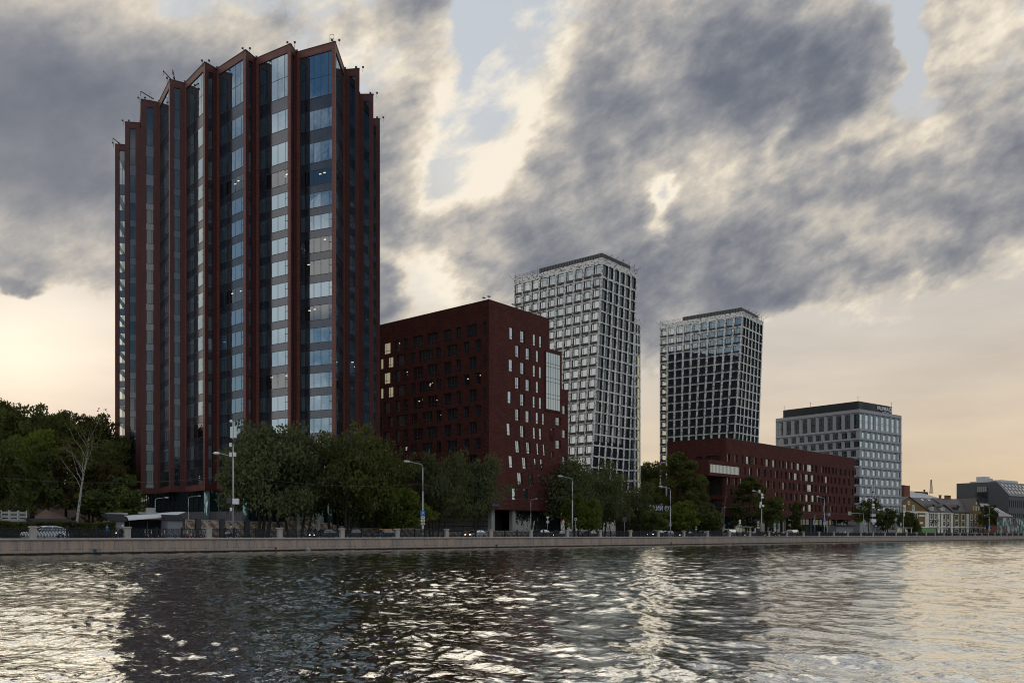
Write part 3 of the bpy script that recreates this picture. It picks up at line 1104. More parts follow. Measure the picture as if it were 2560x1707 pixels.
# ---------------------------------------------------------------- tall brick office block
def brick_block():
    rt = thing('office_block', 'tall dark red brick office block with narrow windows and a big glazed bay', 'office building', (-5.1, 189, 1.75))
    C = Vector((-5.1, 189, 0))
    uL, uR = Vector((-.767, .642, 0)), Vector((.6365, .771, 0))
    Z0, Z1 = 7.9, 54.1
    wall = MB()
    win = Windows(rt, [M['brick'], M['frame_mid']], [M['glass_dark'], M['glass_clear_dim'], M['glass_bright'], M['lit_room']], 100)
    LW = 43.0
    fL = Face(C + uL * LW, C, Z0, Z1)
    tops = [49.4 - 3.65 * k for k in range(11)]
    zx = lambda x: x / 3.92 + 930
    O = [(1090, 1115), (930, 1027), (820, 870), (702, 775), (540, 640), (402, 498), (310, 355), (228, 275), (115, 180)]
    O2 = [(1090, 1113), (950, 1027), (822, 870), (702, 775), (540, 640), (402, 497), (305, 350), (228, 275), (115, 178)]
    E = [(1010, 1065), (897, 953), (730, 835), (625, 677), (458, 595), (380, 425), (243, 330), (155, 208), (80, 110)]
    E2 = [(1010, 1065), (897, 950), (730, 835), (625, 677), (490, 590), (380, 440), (243, 345), (155, 208), (80, 110)]
    rows = []
    lit = random.Random(11)
    lamps = []
    for k, zt in enumerate(tops):
        src = (E2 if k > 4 else E) if k % 2 else (O if k == 0 else O2)
        holes = []
        for x0, x1 in src:
            u0, u1 = sorted((face_u(fL, zx(x0)), face_u(fL, zx(x1))))
            holes.append((u0, u1))
        # beyond the part that shows, the rhythm goes on
        u = min(h[0] for h in holes) - .05
        while u > .03:
            holes.append((u - .045, u))
            u -= .09
        hgt = 2.75 if k % 2 == 0 else 2.55
        rows.append((zt - hgt, zt, holes))
        for h in holes:
            w = (h[1] - h[0]) * fL.W
            fm, gm = MB(), MB()
            is_lit = lit.random() < (.50 if h[0] < .62 else .22) and k > 0 or (k == 0 and lit.random() < .3)
            bars = [.36, .64] if w > 3.2 else ([.33] if w > 1.4 else [])
            if w > 4.4:
                bars = [.2, .4, .6, .8]
            bright = k in (1, 2, 3, 0) and .16 < h[0] < .285 and lit.random() < .5
            if bright:
                is_lit = False
            window(fm, gm, fL, zt - hgt, zt, h, dep=.34, fw=.10, bars=bars, trans=[.28] if w > 1.4 else [], gl=3 if bright else (1 if is_lit else 0))
            if is_lit:
                for _ in range(lit.choice((1, 2, 2, 3))):
                    lamps.append((fL, h[0] + (h[1] - h[0]) * lit.uniform(.2, .85), zt - lit.uniform(.3, 1.3), lit.uniform(.8, 2.2)))
            win.add(fm, gm, w * hgt * (1 if h[0] > .14 and zt > 16 else .05) * 1.0)
    facade(wall, fL, rows)
    # street face, stepping down away from the corner
    fR = Face(C, C + uR * 29.8, Z0, Z1)
    W = 29.8
    z7 = lambda x: x / 3.92 + 930
    z8 = lambda x: x / 4.48 + 930
    RW = [[(1348, 1380), (1455, 1500), (1578, 1603), (1640, 1663)], [(1407, 1450), (1508, 1552), (1608, 1633)],
          [(1342, 1378), (1455, 1500), (1578, 1603), (1638, 1662)], [(1405, 1450), (1507, 1552), (1608, 1633)],
          [(1331, 1364), (1455, 1498), (1577, 1600), (1638, 1662)], [(1407, 1448), (1507, 1550), (1607, 1632), (1670, 1690)],
          [(1325, 1358), (1457, 1500), (1582, 1605), (1642, 1665), (1745, 1780)]]
    RZ8 = [[(1612, 1665), (1735, 1780), (1850, 1872), (1922, 1942)], [(1540, 1580), (1690, 1740), (1822, 1845), (1892, 1915)],
           [(1635, 1690), (1755, 1808), (1873, 1897), (1942, 1960)], [(1570, 1610), (1700, 1748), (1865, 1888), (1935, 1955)]]
    rowsR = []
    for k, zt in enumerate(tops):
        hs = [(face_u(fR, z7(a)), face_u(fR, z7(b))) for a, b in RW[k]] if k < 7 else [(face_u(fR, z8(a)), face_u(fR, z8(b))) for a, b in RZ8[k - 7]]
        if k == 4:
            hs += [(face_u(fR, z7(1858)), face_u(fR, z7(1912)))] if False else []
        skew = [0, 0, 0, 0, 0, 0, .006, .009, .010, .010, .002][k]
        holes = [(a, b, a - skew, b - skew) for a, b in hs]
        rowsR.append((zt - 2.7, zt, holes))
        for h in holes:
            w = (h[1] - h[0]) * W
            fm, gm = MB(), MB()
            window(fm, gm, fR, zt - 2.7, zt, h, dep=.30 if w > 1.5 else .16, fw=.09, bars=[.5] if w > 1.5 else [], trans=[.24], gl=2)
            win.add(fm, gm, 30 + w)
    u2, u3 = 22.2 / W, 27.2 / W
    # wall in three steps: 54.1, 47, 38
    facade(wall, fR, [r for r in rowsR if r[0] < 99], u0=0, u1=u2)
    extra = [(31.4, 34.0, []), ]
    b2 = Face(fR.pt(u2, Z0), fR.pt(u3, Z0), Z0, 47.0)
    b3 = Face(fR.pt(u3, Z0), fR.pt(1, Z0), Z0, 38.0)

    def rowpx(fc, lst):
        rr = []
        for x0, x1, y0, y1 in lst:
            a, b = face_u(fc, x0), face_u(fc, x1)
            a, b = max(.04, a), min(.97, b)
            zt, zb = face_z(fc, x0, y0), face_z(fc, x0, y1)
            rr.append((zb, zt, [(a, b)]))
        return rr

    r2 = rowpx(b2, [(z7(1800), z7(1850), 1222 / 3.92 + 730, 1300 / 3.92 + 730), (z7(1800), z7(1850), 1447 / 3.92 + 730, 1530 / 3.92 + 730), (z7(1752), z7(1782), 1332 / 3.92 + 730, 1410 / 3.92 + 730), (z8(2010), z8(2035), 1129, 1143)])
    r3 = rowpx(b3, [(z7(1862), z7(1908), 1107 / 3.92 + 730, 1190 / 3.92 + 730), (z7(1862), z7(1908), 1345 / 3.92 + 730, 1425 / 3.92 + 730), (z7(1862), z7(1908), 1610 / 3.92 + 730, 1690 / 3.92 + 730)])
    for fc, rr in ((b2, r2), (b3, r3)):
        facade(wall, fc, rr)
        for zb, zt, hs in rr:
            fm, gm = MB(), MB()
            window(fm, gm, fc, zb, zt, hs[0], dep=.35, fw=.09, bars=[.33, .66], trans=[.3], gl=2)
            win.add(fm, gm, 40)
    # the big glazed bay straddles the first step
    zt, zb = 46.0, 32.3
    ua, ub = face_u(fR, 1363), face_u(fR, 1398)
    bay = MB()
    bay.box(fR.pt(ua, zb - .3, 0) - fR.d * .2, fR.d * ((ub - ua) * W + .4), fR.n * .22, (0, 0, zt - zb + .6))
    bo = bay.build('glazed_bay', M['brick'], rt)
    fm, gm = MB(), MB()
    fb = sub_face(fR, .235)
    window(fm, gm, fb, zb, zt, (ua, ub), dep=.0, fw=.09, bars=[1 / 6, 2 / 6, 3 / 6, 4 / 6, 5 / 6], trans=[.20, .27, .49, .56, .75, .81], gl=0, fin=.04)
    fm.build('glazing_bar', [M['brick'], M['frame_dark']], bo)
    gm.build('pane', M['glass_bright'], bo)
    # bodies behind the faces
    A, B = fL.pt(0, 0), fL.pt(1, 0)
    D2, D3, D4 = fR.pt(u2, 0), fR.pt(u3, 0), fR.pt(1, 0)
    back = uL * LW
    top = [A, B, D2, D2 + back]
    wall.face([Vector((p.x, p.y, Z1 - .5)) for p in top], 1)
    wall.face([Vector((p.x, p.y, Z0)) for p in (A, B, D4, D4 + back)][::-1], 0)
    for p, q, zl, zh in ((D2, D2 + back, 46, Z1), (D4 + back, A, Z0, Z1), (D4 + uL * 20, D4 + back, Z0, 30), (D2 + back, A, 30, Z1), (D2 - uR * .3, D2 - uR * .3 + back, Z0, 46.5), (D3, D3 + uL * 20, 37, 47.0), (D4, D4 + uL * 20, Z0, 38.0), (D4 + uL * 20, D2 + uL * 20, Z0, 47)):
        wall.face([Vector((p.x, p.y, zl)), Vector((q.x, q.y, zl)), Vector((q.x, q.y, zh)), Vector((p.x, p.y, zh))], 0)
    wall.face([Vector((p.x, p.y, 46.6)) for p in (D2, D3, D3 + uL * 20, D2 + uL * 20)], 1)
    wall.face([Vector((p.x, p.y, 37.6)) for p in (D3, D4, D4 + uL * 20, D3 + uL * 20)], 1)
    wall.build('wall', [M['brick'], M['roof_felt']], rt)
    win.finish()
    for fc, u, z, dpt in lamps:
        f = MB()
        f.cbox(fc.pt(u, z, -dpt), .34, .15, .13, math.atan2(fc.d.y, fc.d.x))
        f.build('ceiling_lamp', M['lamp_on'], rt)
    # roof edge lights
    for k in range(6):
        p = C + (uR * (2 + 3.2 * k) if k > 1 else uL * (1.5 if k else 0))
        f = MB()
        f.tube([(p.x, p.y, Z1 - .3), (p.x, p.y, Z1 + .7)], .05, 5)
        f.cbox((p.x, p.y, Z1 + .6), .7, .3, .2, .6)
        f.build('floodlight', M['frame_dark'], rt)
    cp = MB()
    for a, b in ((A, B), (B, D2)):
        d = (b - a).normalized()
        nn = d.cross(Vector((0, 0, 1)))
        cp.box(Vector((a.x, a.y, Z1)) - nn * .3, d * (b - a).length, nn * .34, (0, 0, .1))
    cp.build('coping', M['frame_dark'], rt)
    # recessed ground floor with portal, piers, glazing
    g, g0m = MB(), MB()
    off = fL.n * -2.2 + fR.n * -2.2
    g0 = Face(A + fL.n * -2.2, B + off, 1.7, Z0 + .02)
    g1 = Face(B + off, D4 + fR.n * -2.2, 1.7, Z0 + .02)
    facade(g, g0, [], 0)
    up0, up1 = face_u(g1, 1281), .99
    ua0, ua1 = face_u(g1, 1228), face_u(g1, 1274)
    facade(g, g1, [(1.71, Z0 - .1, [(ua0, ua1), (up0, up1)])], 0)
    g.build('plinth_wall', panels('plinth_panels', (.13, .12, .125), (.03, .03, .03), 3.0, 1.05, .6, .10, .08), rt)
    for q, w_ in ((Face(D4 + uL * 30, A + uL * .5, 1.7, Z0), 0), (Face(D4 + fR.n * -2.2, D4 + uL * 30, 1.7, Z0), 0), (Face(A, A + fL.n * -2.2, 1.7, Z0), 0)):
        facade(g0m, q, [], 0)
    g0m.build('rear_wall', M['brick'], rt)
    pg = MB()
    facade(pg, sub_face(g1, -.3), [], 0, 1.7, Z0 - .1, up0, up1)
    facade(pg, sub_face(g1, -3.5), [], 1, 1.7, Z0 - .1, ua0 - .05, ua1 + .05)
    pg.build('shop_glazing', [M['glass_dark'], M['frame_dark']], rt)
    for u in (ua0 - .02, ua1 + .012):
        f = MB()
        p = g1.pt(u, 1.7, .05)
        f.box(p - fR.d * .55, fR.d * 1.1, fR.n * 1.0, (0, 0, Z0 - 1.7))
        f.build('pier', M['concrete'], rt)
    f = MB()
    p = fR.pt(.03, 8.6, .05)
    f.box(p, fR.d * 2.6, fR.n * .06, (0, 0, .62))
    s = f.build('street_sign', pbr('sign_blue', (.02, .05, .25), .4, .5), rt)


brick_block()


# ---------------------------------------------------------------- the two white speckled towers
def white_tower(C, uL, uR, LW, RW_, Z1, label, lean, lean2, vis, wing=False, see_left=False):
    rt = thing('apartment_tower', label, 'tower', (C.x, C.y, 1.75))
    wall = MB()
    win = Windows(rt, [M['speckle'], M['frame_dark']], [M['glass_pale'], M['glass_clear'], M['glass_dark']], 100)
    Z0 = 1.7
    s0 = uL * (lean * (Z1 - Z0))
    s1 = uL * (lean2 * (Z1 - Z0))
    fL = Face(C + uL * LW, C + s0, Z0, Z1, C + uL * LW, C)
    fR = Face(C + s0, C + s1 + uR * RW_, Z0, Z1, C, C + uR * RW_)
    top = Z1 - 1.9
    rows_z = [(top - 3.4, top)] + [(Z1 - 5.9 - 3.3 * k - 2.75, Z1 - 5.9 - 3.3 * k) for k in range(23)]
    rows_z = [r for r in rows_z if r[0] > 3.5]
    rL, rR = [], []
    for ri, (za, zb) in enumerate(rows_z):
        hs = []
        for c in range(10):
            a, b = (c + .13) / 10, (c + .87) / 10
            hs.append((a, b))
        rL.append((za, zb, hs))
        for ci, h in enumerate(hs):
            fm, gm = MB(), MB()
            clear = see_left and ci == 0
            br = .30 if (ci + ri) % 2 else .26
            window(fm, gm, fL, za, zb, h, dep=.30, fw=.11, bars=[br, .84] if ri % 3 else [br], trans=[.80] if ri == 0 else [], gl=1 if clear else 0, rev=1)
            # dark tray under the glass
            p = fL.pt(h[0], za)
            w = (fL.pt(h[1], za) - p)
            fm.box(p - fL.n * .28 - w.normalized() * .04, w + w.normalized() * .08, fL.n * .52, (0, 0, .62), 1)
            win.add(fm, gm, 10 * vis('L', fL.pt(h[0], zb)))
        hr = []
        for c in range(6):
            x0 = .028 + c * .162
            hr.append((x0, x0 + (.132 if c == 0 else .118)))
        za2, zb2 = (za, zb) if ri == 0 else (za - .12, zb)
        rR.append((za2, zb2, hr))
        for ci, h in enumerate(hr):
            fm, gm = MB(), MB()
            window(fm, gm, fR, za2, zb2, h, dep=.42, fw=.10, bars=[.45], trans=[.82], gl=2, rev=1)
            win.add(fm, gm, 8 * vis('R', fR.pt(h[0], zb)))
    facade(wall, fL, rL)
    facade(wall, fR, rR)
    # back and roof
    bl, br_ = C + uL * LW, C + uR * RW_
    B4 = bl + uR * RW_
    fB1 = Face(B4, bl, Z0, Z1)
    holes = [(za, zb, [(.08, .9)]) for za, zb in rows_z] if see_left else []
    facade(wall, fB1, holes)
    wall.face([Vector((br_.x + s1.x, br_.y + s1.y, Z0)), Vector((B4.x, B4.y, Z0)), Vector((B4.x, B4.y, Z1)), Vector((br_.x, br_.y, Z1))], 0)
    wall.face([Vector((p.x, p.y, Z1 - .4)) for p in (bl, C, br_, B4)], 1)
    wall.build('wall', [M['speckle'], M['roof_felt']], rt)
    if see_left:
        f = MB()
        for c, (a, b) in enumerate(((.115, .13),)):
            p, q = fL.pt(.13, 0), fL.pt(.13, 0) + uR * RW_
            f.box(Vector((p.x, p.y, Z0)) - uL * .1 - fL.n * .5, uR * (RW_ * .45), uL * .2, (0, 0, Z1 - 2))
        f.build('inner_wall', pbr('pale_partition', (.30, .30, .26), .8), rt)
    # roof screen, set back
    sc = MB()
    o = C + uL * 1.2 + uR * 1.5
    L2 = LW * .70
    o2 = Vector((o.x, o.y, Z1 - .4))
    sc.box(o2, uL * L2, uR * (RW_ - 4), (0, 0, 2.3))
    for k in range(int(L2 / .6)):
        sc.box(o2 + uL * (k * .6 + .2) - fL.n * -.0 + fL.n * .02, uL * .16, fL.n * .08, (0, 0, 2.4), 1)
    sc.build('roof_screen', [M['frame_dark'], M['frame_grey']], rt)
    f = MB()
    for a, b in ((C + uL * (LW * .74), bl), (bl, B4), (C, br_)):
        for z in (Z1 + .55, Z1 + 1.0):
            f.tube([(a.x, a.y, z), (b.x, b.y, z)], .035, 4)
        d = b - a
        for k in range(9):
            p = a + d * (k / 8)
            f.tube([(p.x, p.y, Z1 - .3), (p.x, p.y, Z1 + 1.0)], .035, 4)
    f.build('roof_rail', M['frame_dark'], rt)
    for k, (base, dirv) in enumerate([(C + uR * (2 + 3.2 * j), uR * .55 - uL * .9) for j in range(6)] + [(bl - uL * .5, uL * 1.2 - uR * .3), (C + uL * (LW * .72), uL * 1.2 - uR * .2)]):
        f = MB()
        a = Vector((base.x, base.y, Z1))
        e = a + dirv * 1.6 + Vector((0, 0, 1.0))
        f.tube([a + uL * .8, e], .055, 4)
        f.tube([a + Vector((0, 0, -.3)), a + Vector((0, 0, 1.7))], .05, 4)
        f.tube([e, e + Vector((0, 0, .35))], .08, 5)
        f.build('davit', M['frame_dark'], rt)
    if wing:
        rm = MB()
        rm.box((8, 294, Z0), (30, 0, 0), (0, 36, 0), (0, 0, 81 - Z0))  # added unseen block, darkens what the other tower's windows mirror
        rm.build('reflection_block', panels('reflection_block_dark', (.03, .03, .034), (.012, .012, .012), 3.2, 3.3, .6, .3, .1), rt)
        wz = 70.6
        o = C + uL * .9 + uR * RW_
        fw_ = Face(o, o + uR * 3.3, Z0, wz)
        fs = Face(o + uL * 12, o, Z0, wz)
        wm = MB()
        rws = [(za, zb, [(.08, .42), (.54, .90)]) for za, zb in rows_z if zb < wz - .8]
        facade(wm, fw_, rws)
        rs = [(za, zb, [(.14, .30), (.38, .54), (.62, .76), (.82, .96)]) for za, zb in rows_z if zb < wz - .8]
        facade(wm, fs, rs)
        e = o + uR * 3.3
        wm.face([Vector((e.x, e.y, Z0)), Vector((e.x + uL.x * 12, e.y + uL.y * 12, Z0)), Vector((e.x + uL.x * 12, e.y + uL.y * 12, wz)), Vector((e.x, e.y, wz))], 0)
        wm.face([Vector((p.x, p.y, wz - .3)) for p in (o + uL * 12, o, e, e + uL * 12)], 1)
        wo = wm.build('stair_wing', [M['speckle'], M['roof_felt']], rt)
        fm, gm = MB(), MB()
        litr = random.Random(5)
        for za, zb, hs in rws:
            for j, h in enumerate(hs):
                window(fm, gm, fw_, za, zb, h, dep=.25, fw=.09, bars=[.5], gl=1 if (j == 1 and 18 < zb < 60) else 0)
        for za, zb, hs in rs:
            for h in hs:
                window(fm, gm, fs, za, zb, h, dep=.3, fw=.09, bars=[.5], gl=0, rev=1)
        o1 = fm.build('window', [M['speckle'], M['frame_dark']], wo, kind='stuff')
        gm.build('pane', [M['glass_dark'], pbr('sky_glow_pane', (.4, .36, .24), .3, emit=(1.0, .86, .50, .42))], wo, kind='stuff')  # second pane glows in place of the bright sky seen through it
    win.finish()
    return rt


def vis1(side, p):
    px, py = CX + F * p.x / p.y, HY - (p.z - CAMZ) * F / p.y
    if side == 'L':
        return 1.0 if (py < 800 or px > 1375 + (py - 800) * .12) and py < 1110 else .01
    return 1.0 if py < 1170 else .02


def vis2(side, p):
    py = HY - (p.z - CAMZ) * F / p.y
    return 1.0 if py < 1085 else .02


white_tower(Vector((26.8, 253, 0)), Vector((-.767, .642, 0)), Vector((.6365, .771, 0)), 34.0, 19.7, 84.2,
            'white speckled brick tower behind the tall dark red block, the higher of the pair', .0644, .046, vis1, wing=True)
white_tower(Vector((86.9, 322, 0)), Vector((-.799, .601, 0)), Vector((.6195, .785, 0)), 34.7, 19.8, 86.3,
            'white speckled brick tower rising behind the long low red brick building', .070, .040, vis2, see_left=True)
# ---------------------------------------------------------------- long low brick building
def low_brick():
    rt = thing('office_block', 'long low dark red brick building with rows of narrow windows and a ribbon window', 'office building', (64, 256, 1.75))
    C = Vector((64, 256, 0))
    uL, uR = Vector((-.803, .596, 0)), Vector((.692, .7217, 0))
    Z0, Z1, LW, W = 7.8, 31.2, 19.3, 95.2
    wall = MB()
    win = Windows(rt, [M['brick'], M['frame_dark']], [M['glass_bright'], M['glass_dark']], 100)
    fR = Face(C, C + uR * W, Z0, Z1)
    fL = Face(C + uL * LW, C, Z0, Z1)
    X = lambda x: x / 4.523 + 1640
    rows = [
        [(805, 838), (890, 922), (970, 986, 1), (1020, 1066), (1108, 1140), (1190, 1205, 1), (1242, 1285), (1318, 1360), (1390, 1402, 1), (1422, 1448), (1472, 1507), (1533, 1566), (1592, 1641), (1665, 1697), (1712, 1777), (1795, 1822), (1872, 1901), (1912, 1933), (1945, 1966), (1990, 2012), (2028, 2043), (2075, 2098), (2128, 2151), (2178, 2192, 1), (2220, 2241)],
        [(1000, 1014, 1), (1057, 1087), (1143, 1176), (1213, 1243), (1293, 1306, 1), (1350, 1381), (1412, 1425, 1), (1458, 1482), (1505, 1538), (1563, 1611), (1637, 1668), (1690, 1736), (1752, 1800), (1822, 1847), (1870, 1889), (1912, 1952), (1975, 1993, 1), (2017, 2038), (2065, 2085), (2115, 2138), (2172, 2192)],
        [(808, 836), (888, 915), (955, 985), (1110, 1137), (1180, 1195, 1), (1250, 1278), (1313, 1343), (1390, 1402, 1), (1432, 1467), (1495, 1524), (1547, 1567), (1600, 1630), (1663, 1690), (1712, 1774), (1793, 1818), (1847, 1876), (1890, 1914, 1), (1927, 1957), (1980, 2007), (2030, 2052, 1), (2088, 2108), (2138, 2162), (2215, 2230)],
        [(845, 870), (925, 950), (1070, 1095), (1150, 1180), (1220, 1242), (1350, 1382), (1412, 1426, 1), (1457, 1486), (1510, 1538), (1563, 1598, 1), (1627, 1663, 1), (1690, 1737), (1758, 1805), (1822, 1852), (1875, 1897, 1), (1905, 1928, 1), (1950, 1978), (2008, 2023), (2065, 2083), (2117, 2138, 1), (2172, 2193)],
        [(880, 905, 1), (975, 1000), (1090, 1120, 1), (1210, 1240, 1), (1300, 1330, 1), (1375, 1400, 1), (1432, 1469), (1500, 1525, 1), (1600, 1638, 1), (1665, 1702), (1720, 1773), (1793, 1816), (1838, 1861), (1890, 1930, 1), (1970, 2003, 1), (2030, 2045, 1), (2090, 2108), (2138, 2158), (2215, 2230)]]
    ztop = [26.55, 23.1, 19.6, 16.1, 12.7]
    rr = []
    for k, lst in enumerate(rows):
        hs = []
        for it in lst:
            a, b = face_u(fR, X(it[0])), face_u(fR, X(it[1]))
            if not .003 < a < b < .998:
                continue
            sk = .004 if k >= 3 and b < .2 else 0
            h = (a, b, a - sk, b - sk)
            hs.append(h)
            w = (b - a) * W
            fm, gm = MB(), MB()
            nb = 2 if w > 3.2 else (1 if w > 1.7 else 0)
            window(fm, gm, fR, ztop[k] - 2.35, ztop[k], h, dep=.40, fw=.09, bars=[(i + 1) / (nb + 1) for i in range(nb)], trans=[.22], gl=1 if len(it) > 2 else 0)
            win.add(fm, gm, w * 3 / (C.y + uR.y * a * W) * (1 if k < 3 or a > .3 else .3))
        rr.append((ztop[k] - 2.35, ztop[k], hs))
    facade(wall, fR, rr)
    # end face: loggias
    lrows = []
    for (x0, x1, zt, hgt) in ((455, 520, 25.9, 1.9), (565, 722, 26.2, 2.4)):
        a, b = face_u(fL, X(x0)), face_u(fL, X(x1))
        lrows.append((a, b))
    hz = [(23.8, 26.1, [(max(.02, a), min(.97, b)) for a, b in lrows]), (14.2, 18.6, [(.72, .93)]), (9.4, 12.9, [(.74, .93)])]
    facade(wall, fL, hz)
    for za, zb, hs in hz:
        for h in hs:
            fm, gm = MB(), MB()
            window(fm, gm, fL, za, zb, h, dep=.9, fw=.1, bars=[.3, .55, .8], trans=[], gl=0 if za > 20 else 1)
            for q in (.35, .65, .95):
                p0, p1 = fL.pt(h[0], za + q, -.06), fL.pt(h[1], za + q, -.06)
                fm.tube([p0, p1], .035, 4, 1)
            win.add(fm, gm, 1)
    # ribbon window box that juts out past the corner
    zt, zb = 22.9, 20.4
    u0, u1 = -10.4, 8.4
    p = C + uR * u0
    box = MB()
    o = Vector((p.x, p.y, 0)) + fR.n * .35
    nn = -fR.n
    L = u1 - u0
    for (za, zh) in ((19.5, zb - 19.5), (zt, 24.1 - zt)):
        box.box(o + Vector((0, 0, za)), uR * L, nn * (9.0 if za else 9), (0, 0, zh))
    for a, b in ((0, .9), (L - .35, .35)):
        box.box(o + uR * a + Vector((0, 0, zb)), uR * b, nn * 9.0, (0, 0, zt - zb))
    bo = box.build('ribbon_bay', M['brick'], rt)
    fb = Face(o + uR * .9, o + uR * (L - .35), zb, zt)
    fm, gm = MB(), MB()
    window(fm, gm, fb, zb, zt, (0, 1), dep=.25, fw=.09, bars=[(i + 1) / 22 for i in range(21)], gl=0)
    fm.build('glazing_bar', [M['brick'], M['frame_grey']], bo)
    gm.build('pane', M['glass_bright'], bo)
    A, B, D = C + uL * LW, C, C + uR * W
    E = D + uL * 14
    wall.face([Vector((q.x, q.y, Z1 - .4)) for q in (A, B, D, E)], 1)
    wall.face([Vector((q.x, q.y, Z0)) for q in (A, B, D, E)][::-1], 0)
    for a, b in ((D, E), (E, A)):
        wall.face([Vector((a.x, a.y, Z0)), Vector((b.x, b.y, Z0)), Vector((b.x, b.y, Z1)), Vector((a.x, a.y, Z1))], 0)
    wall.build('wall', [M['brick'], M['roof_felt']], rt)
    win.finish()
    cp = MB()
    for a, b in ((A, B), (B, D)):
        d = (b - a).normalized()
        m = d.cross(Vector((0, 0, 1)))
        cp.box(Vector((a.x, a.y, Z1)) - m * .3, d * (b - a).length, m * .34, (0, 0, .1))
    cp.build('coping', M['frame_dark'], rt)
    g = MB()
    off = fR.n * -3.0
    g1 = Face(C + off + uL * -1.5, D + off, 1.7, Z0 + .02)
    g0 = Face(A + uR * 2 - uL * 3, C + off + uL * -1.5, 1.7, Z0 + .02)
    facade(g, g1, [], 0)
    facade(g, g0, [], 0)
    k = 34
    for j in range(k + 1):
        q = g1.pt(j / k, 1.7)
        g.box(q + g1.n * .02 - g1.d * .06, g1.d * .12, g1.n * .1, (0, 0, Z0 - 1.7), 1)
    g.build('shop_glazing', [M['glass_dark'], M['frame_dark']], rt)
    bw = MB()
    for a, b in ((E, A), (D + off, E)):
        bw.face([Vector((a.x, a.y, 1.7)), Vector((b.x, b.y, 1.7)), Vector((b.x, b.y, Z0 + .1)), Vector((a.x, a.y, Z0 + .1))])
    bw.build('rear_wall', M['brick'], rt)
    for j in range(9):
        q = fR.pt((j + .5) / 9, 1.7, -.5)
        f = MB()
        f.cbox((q.x, q.y, 1.6), .6, .6, Z0 - 1.55, .8)
        f.build('column', M['metal_dark'], rt)


low_brick()


